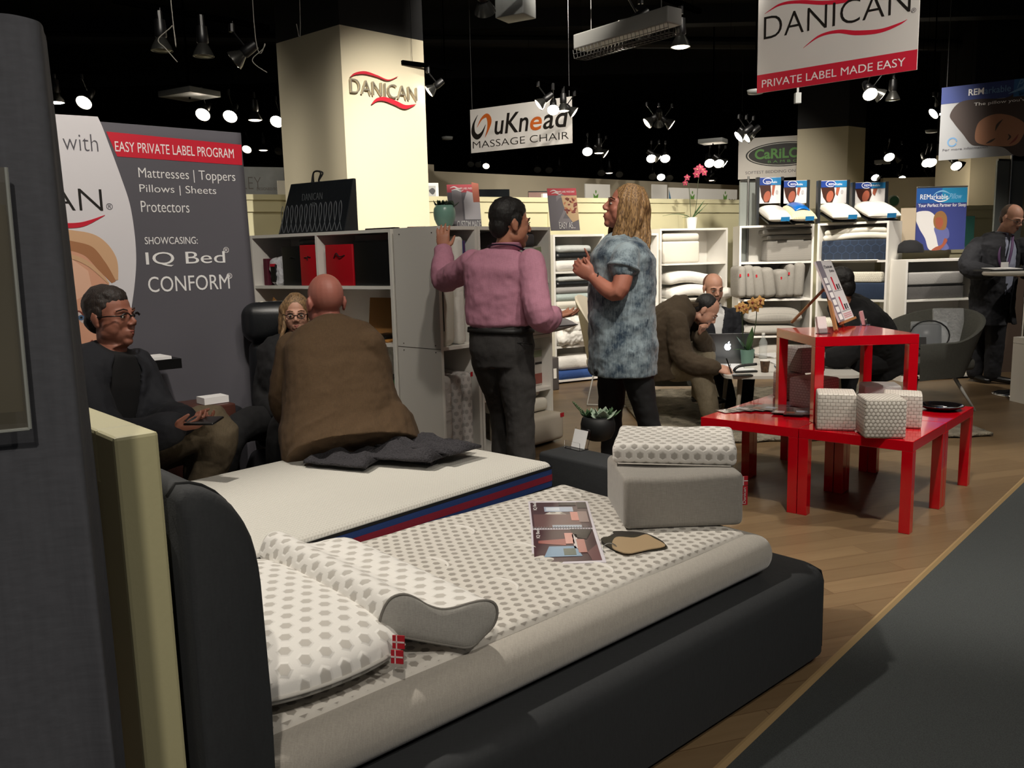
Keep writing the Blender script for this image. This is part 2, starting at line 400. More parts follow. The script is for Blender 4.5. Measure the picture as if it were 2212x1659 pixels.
# ceiling and hall shell, painted black
CEIL = 4.75
hallb = mat('ceiling_black', '#08090a', .9)
ST(MB().box((0, 8, CEIL+.05), (40, 34, .1)), 'ceiling', hallb)
ST(MB().box((0, 25, 2.3), (40, .1, 5)), 'wall_back', hallb)
ST(MB().box((-14, 8, 2.3), (.1, 34, 5)), 'wall_left', hallb)
ST(MB().box((16, 8, 2.3), (.1, 34, 5)), 'wall_right', hallb)
ductm = mat('duct_black', '#101112', .6)
for i, (x0, y0, x1, y1, z, r) in enumerate(((-8, 7.6, 12, 10.2, 4.3, .09), (-8, 12.0, 12, 14.6, 4.4, .09), (-3, 2.2, 9, 7.6, 4.45, .07), (1.0, 2, -6, 10, 4.5, .06))):
    ST(MB().tube([(x0, y0, z), (x1, y1, z)], r, 12), 'ceiling_pipe', ductm)
for y in (6.0, 9.4, 12.8, 16.2): ST(MB().box((0, y, CEIL-.12), (36, .22, .26)), 'ceiling_beam', ductm)
# columns: cream below, black above
def column(nm, mid, right, wr, left, wl, z, m):
    r = Vector(right).normalized(); l = Vector(left).normalized(); m0 = Vector(mid)
    q = [m0, m0+r*wr, m0+r*wr+l*wl, m0+l*wl]
    ST(MB().hexa([p+V(0, 0, 0) for p in q], [p+V(0, 0, z) for p in q]), nm, m)
    ST(MB().hexa([p+V(0, 0, z) for p in q], [p+V(0, 0, CEIL) for p in q]), 'column_top', BLACK)
c0 = at(733, 53, 7.05)
column('column', (c0.x, c0.y, 0), (.72, .70, 0), .83, (-.76, .65, 0), .84, c0.z, COLP)
COLF = F((c0.x, c0.y, 0), (.72, .70, 0)) @ RX90             # right face of the big column
c1 = at(1833, 272, 13.2)
column('column', (c1.x, c1.y, 0), (.8, .6, 0), .46, (-.95, .33, 0), .72, c1.z, COLP)
c2 = at(2098, 325, 13.6)
column('column', (c2.x, c2.y, 0), (1, .2, 0), .75, (-.3, .95, 0), .7, c2.z, COLP)
# cream booth partitions with framed panels
def partition(nm, p, q, h, t=.09, panels=3, m=CREAM, cap=True, inset=.02):
    p = Vector(p); q = Vector(q); L = (q-p).length; M = F(p, q-p)
    b = MB(M); b.box((L/2, t/2, h/2), (L, t-2*inset, h-.02))
    w = L/panels; s = .09
    for i in range(panels):
        for y in (inset/2, t-inset/2):
            for x in (i*w+s/2, (i+1)*w-s/2): b.box((x, y, h/2), (s, inset, h))
            b.box((i*w+w/2, y, h-.06), (w-2*s, inset, .12)); b.box((i*w+w/2, y, .1), (w-2*s, inset, .2))
    if cap: b.box((L/2, t/2, h+.015), (L+.02, t+.03, .05))
    return ST(b, nm, m)
PW0, PW1 = V(-2.9, 7.95, 0), V(3.1, 11.2, 0)
partition('wall_partition', PW0, PW1, 1.93, panels=7)
partition('wall_partition', (-2.9, 7.95, 0), (-3.9, 6.6, 0), 1.93, panels=2)
partition('wall_partition', (3.88, 9.15, 0), (5.2, 9.25, 0), 1.27, panels=2)
partition('wall_partition', (3.9, 11.2, 0), (8.0, 11.6, 0), 1.80, panels=4)
# taupe hall walls beyond
def slab(nm, p, q, h, m, t=.1, z0=0.):
    p = Vector(p); q = Vector(q); M = F(p, q-p); ST(MB(M).box(((q-p).length/2, t/2, (h+z0)/2), ((q-p).length, t, h-z0)), nm, m)
slab('wall_hall', (-1.05, 12.2, 0), (5.4, 17.2, 0), 2.52, TAN)
slab('wall_hall', (-1.9, 11.4, 0), (-1.0, 12.15, 0), 2.6, TAN)
slab('wall_hall', (-6.5, 11.6, 0), (-1.95, 11.35, 0), 2.35, TAN)
slab('wall_hall', (6.2, 14.5, 0), (10.5, 14.9, 0), 2.45, TAN)
# low partition end behind the headboard, at the left
stub = mat('stub_cream', '#b5af88', .6, bump=(90, .05))
zt = at(296, 937, 1.34).z
b = MB(Matrix(((-NX.x, -AX.x, 0, B(1.945, -.02).x), (-NX.y, -AX.y, 0, B(1.945, -.02).y), (0, 0, 1, 0), (0, 0, 0, 1))))   # x away along the bed head, y towards the viewer side
SW = 1.9
b.box((SW/2, .03, zt/2-.03), (SW-.004, .03, zt-.06)); b.box((.045, .035, zt/2), (.09, .07, zt)); b.box((SW/2+.045, .035, zt-.045), (SW-.09, .07, .09))
ST(b, 'wall_stub', stub, bev=.006)
def onplane(px, py, p0, n):
    d = ray(px, py); n = Vector(n); return _O+d*((Vector(p0)-_O).dot(n)/d.dot(n))
def PL(M):
    """pixel -> x,y on the plane z=0 of frame M"""
    Mi = M.inverted(); n = M.to_3x3() @ V(0, 0, 1); o = M.translation
    def f(px, py): q = Mi @ onplane(px, py, o, n); return (q.x, q.y)
    return f
# ================= beds =================
upholst = weave('charcoal_upholstery', '#26282a', 260, .85, .25, .8)
upholstd = mat('charcoal_piping', '#141516', .8)
bed = T('bed', 'dark charcoal upholstered platform bed with rounded foot corner and headboard', 'bed', tuple(B(1, .5)))
# base: upholstered box with rounded plan corners and soft top edge
def platform(u0, u1, v0, v1, z0, z1, r, rt):
    def ring(ins, z):
        pts = []
        for (cu, cv, a0) in ((u0+r, v0+r, PI), (u1-r, v0+r, 1.5*PI), (u1-r, v1-r, 0), (u0+r, v1-r, .5*PI)):
            for k in range(9):
                a = a0+k/8*PI/2; pts.append(B(cu+(r-ins)*math.cos(a), cv+(r-ins)*math.sin(a), z))
        return pts[::-1]
    prof = [(.0, z0), (0., z1-rt)]+[(rt*(1-math.cos(k/5*PI/2)), z1-rt+rt*math.sin(k/5*PI/2)) for k in range(1, 6)]
    return MB().loft([ring(a, z) for a, z in prof])
platform(-.19, 1.93, -.10, 2.16, .03, .315, .11, .05).build('base', upholst, bed, smooth=True, ang=50)
cu_, cv_ = -.19+.11-.0785, -.10+.11-.0785
MB().tube([B(cu_-.001, cv_-.001, .03), B(cu_-.001, cv_-.001, .26), B(cu_+.005, cv_+.005, .295), B(cu_+.03, cv_+.03, .316)], .004, 6).build('piping', upholstd, bed, smooth=True)
# headboard: cushion-like slab with a rounded front edge, extruded across the bed
hu0, hu1, hz = 1.80, 1.93, .995
prof = [(hu1, .0), (hu1, hz-.02)]
for k in range(0, 9):
    a = k/8*PI/2; prof.append((hu0+.115-.115*math.sin(a), hz-.16+.16*math.cos(a)))
prof += [(hu0-.005, .6), (hu0, .3), (hu0, 0.)]
rings = []
for v, s in ((-.05, .93), (-.035, .985), (-.02, 1), (2.14, 1), (2.155, .985), (2.17, .93)):
    cu, cz = (hu0+hu1)/2, .45
    rings.append([B(cu+(u-cu)*s, v, .001 if z == 0 else cz+(z-cz)*s) for u, z in prof])
MB().loft(rings).build('headboard', upholst, bed, smooth=True, ang=60)
for v in (.012, 2.10): MB().tube([B(u-.001, v, z+.001) for u, z in prof[1:]], .004, 6).build('piping', upholstd, bed, smooth=True)
# near mattress
plush = weave('grey_plush', '#a39d93', 420, .95, .35, .85, .5)
quilt = hexdots('quilted_cover', '#d2cdc4', '#99938a', .038, .255, .85, .55)
stitch = mat('quilt_tuck', '#ddd9d2', .9)
MZ = .455
ms = T('mattress', 'near mattress with grey hexagon-dotted quilted top and plush grey side', 'mattress', tuple(B(1, .5, .25)))
BM = F(B(0, 0, 0), -AX)                                      # local x = u, local y = -(v)
BM = Matrix(((-AX.x, -NX.x, 0, FP.x), (-AX.y, -NX.y, 0, FP.y), (0, 0, 1, 0), (0, 0, 0, 1)))   # (u,v,z)->world
ML, MW = 1.80, .985
MB(BM).rbox((ML/2, MW/2, (.318+MZ-.012)/2), (ML, MW, MZ-.012-.318), .06, 5, seg=(12, 6, 1)).build('border', plush, ms, smooth=True)
def qs(x, y, z): return .004*math.sin(x*9)*math.sin(y*11) if z > 0 else 0
MB(BM).rbox((ML/2+.02, MW/2+.0, MZ-.02), (ML-.10, MW-.15, .05), .024, 4, seg=(40, 20, 1), sag=qs).build('quilted_top', quilt, ms, smooth=True)
for i, (px, py) in enumerate(((1230, 1068), (997, 1146), (1130, 1185), (938, 1218), (1085, 1264), (1290, 1228), (760, 1330))):
    p = onz(px, py, MZ+.003)
    pts = [p+NX*(.055*math.cos(a))+AX*(.03*math.sin(a))-V(0, 0, .001) for a in [k/14*PI*1.15-.1 for k in range(15)]]
    MB().tube(pts, [.002+.006*math.sin(PI*k/14) for k in range(15)], 8).build('tufting', stitch, ms, smooth=True)
# far mattress with the striped band
FZ = .475
nf = onz(1197, 997, FZ); nh = onz(640, 1168, FZ); fd = (nh-nf); fd.z = 0; fd.normalize(); fn = V(-fd.y, fd.x, 0)
if fn.x > 0: fn = -fn
FM = Matrix(((fd.x, fn.x, 0, nf.x), (fd.y, fn.y, 0, nf.y), (0, 0, 1, 0), (0, 0, 0, 1)))
whitem = mat('cream_knit', '#d0cdc4', .9, sheen=.1); t = NT(whitem)
uv = t.new('ShaderNodeTexCoord').outputs['UV']
ck = t.new('ShaderNodeTexWave', {'Vector': uv, 'Scale': 24., 'Distortion': .6}, bands_direction='X').outputs['Fac']
ck2 = t.new('ShaderNodeTexWave', {'Vector': uv, 'Scale': 24., 'Distortion': .6}, bands_direction='Y').outputs['Fac']
t.bump(t.math('MULTIPLY', ck, ck2), .5, .004)
fm = T('mattress', 'white knitted mattress with blue and red striped side band', 'mattress', tuple(FM @ V(1, .5, .25)))
FL, FWD = 1.78, 1.02
MB(FM).rbox((FL/2, FWD/2, .345), (FL, FWD, .052), .02, 3).build('support_layer', mat('dark_mattress_side', '#3a3736', .9), fm, smooth=True)
MB(FM).rbox((FL/2, FWD/2, FZ-.056), (FL-.004, FWD-.004, .112), .03, 4, seg=(10, 6, 1)).build('knit_cover', whitem, fm, smooth=True)
band = mat('band_blue', '#24407c', .8, bump=(300, .2)); bandr = mat('band_red', '#8e1c34', .8, bump=(300, .2))
def around(z0, z1, o, m, nm):
    r = .03; pts = []
    for (cx, cy, a0) in ((FL-r, FWD-r, 0), (r, FWD-r, .5*PI), (r, r, PI), (FL-r, r, 1.5*PI)):
        for k in range(7): a = a0+k/6*PI/2; pts.append((cx+(r+o)*math.cos(a), cy+(r+o)*math.sin(a)))
    n = len(pts); b = MB(FM)
    b.loft([[V(x, y, z0) for x, y in pts], [V(x, y, z1) for x, y in pts]], cap=False).build(nm, m, fm, smooth=True)
around(FZ-.108, FZ-.022, .002, band, 'striped_band'); around(FZ-.079, FZ-.051, .0035, bandr, 'red_stripe')
for z in (FZ-.022, FZ-.110): around(z-.005, z+.007, .0045, upholstd, 'band_trim')
# charcoal bench block beyond the foot of the beds
bench = MB(BM).rbox((-.53, 1.32, .2), (.2, .5, .4), .02, 3)
bench.build('bench', upholst, smooth=True, label='low charcoal fabric bench block behind the striped mattress, under the dark plant pot', cat='bench')
# ---- flat pillow
pillowc = hexdots('pillow_cover', '#e2dfd9', '#b9b4ac', .047, .235, .85, .7)
pillowg = weave('pillow_grey', '#a3a099', 500, .8, .3, .85)
fpil = T('pillow', 'flat white hexagon-dotted pillow against the headboard, under the contour pillow', 'pillow', tuple(onz(700, 1420, MZ)))
PM = Matrix(((-AX.x, -NX.x, 0, B(1.395, .055).x), (-AX.y, -NX.y, 0, B(1.395, .055).y), (0, 0, 1, MZ+.012), (0, 0, 0, 1)))
def pil(M, L, Wd, H, n=26, k=3.6, corner=.02, z0=0., split=.38):
    """two skins meeting in a seam: returns upper and lower builders and the seam line"""
    def edge(u, v): return (1-abs(u)**k)**.42*(1-abs(v)**k)**.42
    def pos(u, v, sgn):
        e = edge(u, v); ins = corner*(u*u)*(v*v)
        x = L/2*(u-ins*u*2) + L/2; y = Wd/2*(v-ins*v*2)+Wd/2
        return V(x, y, split*H+z0+sgn*e*H*(1-split if sgn > 0 else split))
    up = MB(M); lo = MB(M)
    g = lambda sg: [pos(-math.cos(PI*i/n), -math.cos(PI*j/n), sg) for j in range(n+1) for i in range(n+1)]
    q = [(j*(n+1)+i, j*(n+1)+i+1, (j+1)*(n+1)+i+1, (j+1)*(n+1)+i) for j in range(n) for i in range(n)]
    a = g(1); up.add(a, q, [(p.x, p.y) for p in a]); a = g(-1); lo.add(a, [tuple(reversed(f)) for f in q], [(p.x, p.y) for p in a])
    rim = [(i/n*2-1, -1) for i in range(n)]+[(1, i/n*2-1) for i in range(n)]+[(1-i/n*2, 1) for i in range(n)]+[(-1, 1-i/n*2) for i in range(n)]
    return up, lo, [M @ pos(u, v, 0) for u, v in rim]
up, lo, rim = pil(PM, .40, .74, .125, corner=.05)
up.build('cover', pillowc, fpil, smooth=True); lo.build('underside', pillowc, fpil, smooth=True)
MB().tube(rim+[rim[0]], .0045, 6, False).build('piping', mat('pillow_piping', '#c9c5bd', .8), fpil, smooth=True)
flagr = mat('flag_red', '#b01223', .8); flagw = mat('flag_white', '#d8c9c6', .8)
def flag(M, w, h, parent, nm='tag'):
    o = MB(M).box((w/2, h/2, 0), (w, h, .003)).build(nm, flagr, parent, label='small red tag with a white cross')
    for c, d in (((w*.36, h/2, .002), (w*.1, h, .001)), ((w/2, h/2, .002), (w, h*.12, .001))): MB(M).box(c, d).build('cross', flagw, o)
for (px, py, dz) in ((846, 1399, .078), (843, 1431, .052)):
    p = onz(px, py, MZ+dz)-NX*(-.004); flag(F(p, (.92, -.30, .05), (-.15, .25, 1)) @ RX90, .028, .028, fpil)
# ---- contour pillow lying across, end gusset to the right
gus = [(821, 1347), (829, 1316), (846, 1292), (872, 1284), (897, 1292), (922, 1307), (952, 1316), (981, 1313), (1015, 1303), (1049, 1297), (1068, 1305), (1073, 1326), (1064, 1352), (1040, 1377), (1015, 1398), (973, 1394), (910, 1383), (859, 1373), (829, 1362)]
gR = onz(1035, 1396, MZ+.012); gL = onz(827, 1362, MZ+.085)
gx = (gR-gL).normalized(); far = onz(545, 1205, MZ+.07)
gy = (far-(onz(829, 1345, MZ+.10))); L = gy.length; gy.normalize()
nrm = gx.cross(V(0, 0, 1)); nrm.normalize()
# outline of the end, found on the upright plane through gL and gR
end = [onplane(px, py, gL, nrm) for px, py in gus]
N0 = len(end); cen = sum(end, V(0, 0, 0))/N0
endS = [Vector(p) for p in (lambda Q: [.5*((2*Q[i])+(-Q[i-1]+Q[(i+1) % N0])*f+(2*Q[i-1]-5*Q[i]+4*Q[(i+1) % N0]-Q[(i+2) % N0])*f*f+(-Q[i-1]+3*Q[i]-3*Q[(i+1) % N0]+Q[(i+2) % N0])*f**3) for i in range(N0) for f in (0, .33, .66)])(end)]
cp = T('pillow', 'white hexagon-dotted contour pillow with grey wave-shaped end, on the flat pillow', 'pillow', tuple(cen-V(0, 0, .08)))
LN = .62
def ringat(s, sc): 
    o = gy*s; o.z = -(.0)*s
    return [cen+(p-cen)*sc+o for p in endS]
rr = [ringat(s, 1+.02*math.sin(PI*s/LN)) for s in np.linspace(0, LN, 14)]
rr += [ringat(LN+.015, .96), ringat(LN+.025, .86), ringat(LN+.03, .6)]
mb = MB(); nE = len(endS); acc = [0.]
for i in range(nE): acc.append(acc[-1]+(endS[(i+1) % nE]-endS[i]).length)
vs = []; uvs = []
for j, r in enumerate(rr):
    for i in range(nE+1): vs.append(r[i % nE]); uvs.append((acc[i], min(j, 15)*LN/13))
W1 = nE+1
mb.add(vs, [(j*W1+i, j*W1+i+1, (j+1)*W1+i+1, (j+1)*W1+i) for j in range(len(rr)-1) for i in range(nE)]+[tuple((len(rr)-1)*W1+i for i in range(nE))], uvs)
mb.build('cover', pillowc, cp, smooth=True)
g2 = MB(); rg = [ringat(0, 1), ringat(-.004, .93), ringat(-.008, .7), ringat(-.009, .3)]
g2.loft([[p for p in r] for r in rg], cap=False)
g2.add(rg[-1], [tuple(range(nE))])
g2.build('end_gusset', pillowg, cp, smooth=True)
MB().tube(ringat(0, 1.008)+[ringat(0, 1.008)[0]], .0035, 6, False).build('piping', mat('grey_cord', '#77736c', .7), cp, smooth=True)
# ---- grey foam block with dotted pad on top
blk = weave('grey_cover', '#8d8880', 380, .9, .3, .85, .3)
bl = onz(1348, 1147, MZ+.005); brr = onz(1607, 1137, MZ+.005); bk = onz(1297, 1078, MZ+.005)
ux = (brr-bl); Wb = ux.length; ux.normalize(); uy = V(-ux.y, ux.x, 0); Db = .36
KM = Matrix(((ux.x, uy.x, 0, bl.x), (ux.y, uy.y, 0, bl.y), (0, 0, 1, MZ+.006), (0, 0, 0, 1)))
fb = T('foam_block', 'grey fabric cushion block on the foot of the dotted mattress, carrying the dotted pad', 'cushion', tuple(KM @ V(Wb/2, Db/2, 0)))
fbo = MB(KM).rbox((Wb/2, Db/2, .088), (Wb, Db, .176), .022, 4, seg=(8, 8, 2), sag=lambda x, y, z: .004*math.sin(x*14+y*5) if z > .05 else 0)
fbo.build('cover', blk, fb, smooth=True)
fl_ = MB(KM @ Tr(Wb+.001, .03, .07)).box((.008, 0, .075), (.022, .003, .03)).build('tag', flagr, fb, label='red tag with white cross and lettering')
for c, d in (((.004, -.002, .075), (.003, .001, .03)), ((.008, -.002, .075), (.022, .001, .003))): MB(KM @ Tr(Wb+.001, .03, .07)).box(c, d).build('cross', flagw, fl_)
f2 = MB(KM @ Tr(Wb+.001, .03, .07)).box((.008, 0, .025), (.022, .003, .065)).build('tag', flagr, fb, label='red tag with white lettering')
text('Danican', .0, 0, .055, .010, KM @ Tr(Wb+.013, .027, -.002+.07) @ RX90 @ Rz(PI/2), flagw, f2)
pb = onz(1322, 1003, MZ+.186); pc = onz(1592, 1010, MZ+.186)
px_ = (pc-pb); Wp = px_.length; px_.normalize(); py_ = V(-px_.y, px_.x, 0)
QM = Matrix(((px_.x, py_.x, 0, pb.x), (px_.y, py_.y, 0, pb.y), (0, 0, 1, pb.z), (0, 0, 0, 1)))
pad = T('pad', 'white hexagon-dotted pad lying on the grey cushion block', 'cushion', tuple(QM @ V(Wp/2, .17, 0)))
padc = hexdots('pad_cover', '#dcd8d1', '#a8a39b', .038, .26, .85, .6)
MB(QM).rbox((Wp/2, .165, .036), (Wp, .33, .072), .02, 4, seg=(24, 14, 2), sag=lambda x, y, z: .010*max(0, (x/Wp))*max(0, y/.33)*2 + .002*math.sin(x*40)*math.sin(y*35) if z > 0 else 0).build('cover', padc, pad, smooth=True)
MB(QM).tube([V(.02, -.001, .004), V(Wp-.02, -.001, .004)], .0025, 6).build('seam', mat('pad_seam', '#b5b0a8', .8), pad, smooth=True)
# ---- spiral catalogue
cz = MZ+.008
cTL, cTR, cBR, cBL = (onz(x, y, cz) for x, y in ((1141, 1083), (1269, 1082), (1310, 1214), (1150, 1220)))
ML_ = onz(1147, 1142, cz); MR_ = onz(1286, 1141, cz)
cat_ = T('catalogue', 'open spiral-bound catalogue with dark room photographs on the dotted mattress', 'catalogue', tuple((cTL+cBR)/2-V(0, 0, .008)))
pagew = mat('page_white', '#d7d2da', .35)
def page(a, b, c, d, nm):
    up_ = V(0, 0, .006)
    o = MB().hexa([p-up_ for p in (d, c, b, a)], [p for p in (d, c, b, a)]).build(nm, pagew, cat_)
    def P(x, y, k=1): return a.lerp(b, x).lerp(d.lerp(c, x), y)+V(0, 0, .0006*k)
    def quad(x0, y0, x1, y1, colr, k, q=None):
        pts = q or [(x0, y0), (x1, y0), (x1, y1), (x0, y1)]
        lo_ = [P(x, y, k-1) for x, y in pts[::-1]]; hi_ = [P(x, y, k) for x, y in pts[::-1]]
        n = len(lo_); MB().add(lo_+hi_, [tuple(reversed(range(n))), tuple(range(n, 2*n))]+[(i, (i+1) % n, n+(i+1) % n, n+i) for i in range(n)]).build('picture', mat('print_'+colr, '#'+colr, .3), o)
    return o, P, quad
o1, P1, q1 = page(cTL, cTR, MR_, ML_, 'page')
q1(.03, .06, .96, .98, '4a363c', 1); q1(.06, .52, .80, .98, '6b4f50', 2); q1(.25, .24, .72, .42, 'a9b6c9', 2); q1(.28, .27, .5, .4, 'd3dae4', 3); q1(.66, .44, .78, .74, 'c88a80', 3); q1(.78, .42, .93, .8, '8b7674', 3); q1(.8, .06, .96, .3, '1d1517', 3); q1(.5, .07, .78, .2, '1a1013', 3); q1(.34, .9, .8, .98, 'a7b2c0', 3)
o2, P2, q2 = page(ML_, MR_, cBR, cBL, 'page')
q2(.03, .04, .95, .95, '41272d', 1); q2(0, 0, 0, 0, '7fa0bb', 3, [(.25, .55), (.63, .55), (.7, .83), (.17, .83)]); q2(.45, .62, .62, .8, '5f6a60', 4); q2(0, 0, 0, 0, '9c5d58', 2, [(.1, .38), (.5, .33), (.5, .52), (.1, .45)]); q2(.5, .16, .63, .48, 'd09a90', 3); q2(.66, .36, .78, .74, 'b37d75', 4); q2(.61, .2, .68, .62, 'cfc6c4', 3); q2(0, 0, 0, 0, '0f0a0b', 3, [(.6, .04), (.95, .04), (.82, .36), (.66, .3)]); q2(.0, .0, .0, .0, '6d484b', 2, [(.78, .72), (.95, .5), (.95, .95), (.82, .95)])
up6 = V(0, 0, .0012)
def ptxt(sv, P, o, x0, y0, x1, y1):
    a, b, d = P(x0, y0, 5), P(x1, y0, 5), P(x0, y1, 5)
    M = F(a, b-a) ; text(sv, 0, 0, (b-a).length, (d-a).length, F(a, b-a), PRW, o, t=.0004, z0=.0004)
def vtxt(sv, P, o, x0, y0, x1, y1):
    a = P(x0, y0, 5); b = P(x0, y1, 5); d = P(x1, y0, 5)
    text(sv, 0, 0, (b-a).length, (d-a).length, F(a, b-a), PRW, o, t=.0004, z0=.0004)
vtxt('IQ Bed', P1, o1, .135, .38, .20, .10); vtxt('IQ Bed', P2, o2, .135, .32, .195, .06); ptxt('IQ BED', P2, o2, .06, .93, .17, .885)
sp = MB()
for k in range(22):
    p = ML_.lerp(MR_, .04+k*.042); d = (cTL-ML_).normalized()
    sp.tube([p+d*(.007*math.cos(a))+V(0, 0, .001+.006*math.sin(a)) for a in [i/8*2*PI for i in range(9)]], .0011, 5)
sp.build('spiral_binding', STEEL, cat_, smooth=True)
# ---- fabric swatches on a ring
sw = T('swatch_ring', 'bunch of leather swatches on a metal ring, beige piece on top, beside the catalogue', 'fabric swatches', tuple(onz(1370, 1180, MZ+.004)))
def swatch(px, z, colr, nm, lab):
    pts = [onz(x, y, z) for x, y in px]; P = blob([(p.x, p.y) for p in pts], 5)
    MB().prism(P, .003, None, z).build(nm, mat('swatch_'+colr, '#'+colr, .55, bump=(400, .15)), sw, label=lab)
swatch([(1300, 1168), (1325, 1155), (1327, 1149), (1380, 1151), (1412, 1160), (1436, 1176), (1420, 1186), (1330, 1184), (1305, 1178)], MZ+.005, '2c2723', 'swatch', 'dark brown swatch')
swatch([(1298, 1166), (1330, 1160), (1400, 1158), (1440, 1180), (1428, 1188), (1370, 1192), (1330, 1190)], MZ+.009, '332f24', 'swatch', 'dark olive swatch')
swatch([(1322, 1182), (1331, 1162), (1370, 1163), (1395, 1156), (1412, 1164), (1437, 1180), (1400, 1188), (1362, 1196), (1340, 1193)], MZ+.014, 'a8906f', 'swatch', 'beige swatch')
rc = onz(1318, 1186, MZ+.012)
MB().tube([rc+V(.022*math.cos(a), .018*math.sin(a), .012*math.sin(a*1)) for a in [2*PI*i/24 for i in range(25)]], .0018, 6, False).build('ring', STEEL, sw, smooth=True)
# ---- folded charcoal throw on the far mattress
thr = mat('charcoal_wool', '#38363a', .95, bump=(130, .9, .012), var=(170, .45))
th = T('blanket', 'charcoal wool garment folded loosely on the far end of the white mattress', 'blanket', tuple(onz(800, 980, FZ)))
def sheetpx(c, z, n=22, m=9, amp=.012, ph=0., t=.012):
    C4 = [onz(x, y, z) for x, y in c]
    def fn(u, v):
        p = C4[0].lerp(C4[1], u).lerp(C4[3].lerp(C4[2], u), v)
        e = min(u, 1-u, v, 1-v)*8
        return p+V(0, 0, amp*(1+math.sin(11*u+5*v+ph)*.5+math.sin(14*v+7*u*u+ph)*.7+.3*math.sin(23*u-9*v))*min(1, e)**.6+(.004 if e < .3 else 0)) 
    return MB().grid(fn, n, m, t)
sheetpx([(662, 978), (790, 958), (990, 956), (935, 1004)], FZ+.008, 34, 12, .020).build('lower_layer', thr, th, smooth=True)
sheetpx([(655, 1000), (700, 966), (862, 968), (790, 1012)], FZ+.022, 26, 10, .018, 1.3).build('fold', thr, th, smooth=True)
sheetpx([(788, 990), (830, 955), (1020, 962), (930, 1000)], FZ+.036, 30, 10, .022, 2.1).build('fold', thr, th, smooth=True)
sheetpx([(800, 962), (860, 944), (1040, 966), (970, 985)], FZ+.05, 30, 8, .02, 3.4).build('fold', thr, th, smooth=True)
# ================= curtain and holder at the far left =================
drape = weave('grey_drape', '#4a4b50', 120, .9, .25, .85)
def drape_mesh():
    pl = [(-1.25, .80), (-1.0, .872), (-.86, .915), (-.74, .945), (-.64, .972), (-.565, .992), (-.535, 1.0), (-.522, 1.012), (-.53, 1.04), (-.545, 1.075), (-.56, 1.11), (-.58, 1.125), (-.70, 1.14), (-1.0, 1.1), (-1.25, 1.02)]
    sp_ = spline([V(x, y, 0) for x, y in pl], 5)
    n = len(sp_); rings = []
    for j in range(19):
        f = j/18; z = 1.625*f; r = []
        for i, p in enumerate(sp_):
            a = i/n*46
            k = (1-f)**.7
            r.append(V(p.x+.010*k*math.sin(a*.55+2*f)-.035*(1-f)*0, p.y-.010*k*math.sin(a*.5+1.5)+.004*math.sin(7*f+i*.2), z+(.012*math.exp(-((p.x+.55)/.05)**2) if j == 18 else 0)))
        rings.append(r)
    return MB().loft(rings)
drape_mesh().build('curtain', drape, smooth=True, ang=70, label='dark grey fabric drape hanging at the left edge, in front of the banner', cat='curtain')
hold = T('sign_holder', 'clear acrylic sign holder fixed on the dark grey drape', 'sign holder', tuple(at(30, 640, .955)))
HM = F(at(0, 905, .968), (.47, .15, 0)) @ RX90; pf = PL(HM)
x1, yb = pf(66, 925); xt, yt = pf(2, 362)
MB(HM).prism([(-.2, yb-.006), (x1, yb), (pf(14, 362)[0], yt), (-.2, yt+.006)], .004).build('front_sheet', mat('holder_acrylic', '#6f6a5c', .12, alpha=.35), hold)
MB(HM).prism([(-.2, yb+.02), (pf(52, 900)[0], yb+.02), (pf(8, 420)[0], yt-.04), (-.2, yt-.04)], .002, None, -.004).build('paper', mat('holder_paper', '#5b5443', .8, var=(6, .3)), hold)
for a, c in (((x1, yb), (-.2, yb-.006)), ((x1, yb), (pf(14, 362)[0], yt))):
    MB(HM).tube([(a[0], a[1], .003), (c[0], c[1], .003)], .0022, 6).build('edge', mat('holder_edge', '#a7aaa4', .2, alpha=.7), hold)

# ================= banner behind the sitting group =================
br0 = at(520, 287, 5.0); BW = 2.2; BH = br0.z
BF = F((br0.x, br0.y, 0), AX) @ Tr(-BW, 0, 0) @ RX90; bp = PL(BF)
ban = T('banner', 'tall fabric banner wall with white curve, red headline strip and printed face', 'banner', tuple(BF @ V(BW/2, 0, 0)))
bgrey = mat('banner_grey', '#57555c', .8)
def bfn(u, v):
    k = max(0, .48-v)*.09*max(0, u-.55)/.45
    return BF @ V(u*BW+.012*(1-v)*(u-.5)*2*3, v*BH, k*math.sin(u*34+v*3))
MB().grid(bfn, 60, 30, .002).build('cloth', bgrey, ban, smooth=True)
def bflat(px, k, m, nm): return flat([bp(*p) for p in px], k-5, BF, m, ban, nm)
wc = [bp(x, y) for x, y in ((211, 252), (222, 277), (240, 325), (262, 385), (280, 440), (290, 500), (294, 560), (290, 620), (280, 690))]
bwhite = mat('banner_white', '#d9d6da', .7)
flat([(0.02, BH-.012)]+[(q_.x, q_.y) for q_ in spline([V(x, y, 0) for x, y in wc], 5)]+[(bp(268, 760)[0], bp(268, 760)[1]), (0.02, .6)], 2, BF, bwhite, ban, 'white_curve')
bflat([(229, 284), (521, 313), (523, 357), (253, 338)], 8, REDP, 'red_strip')
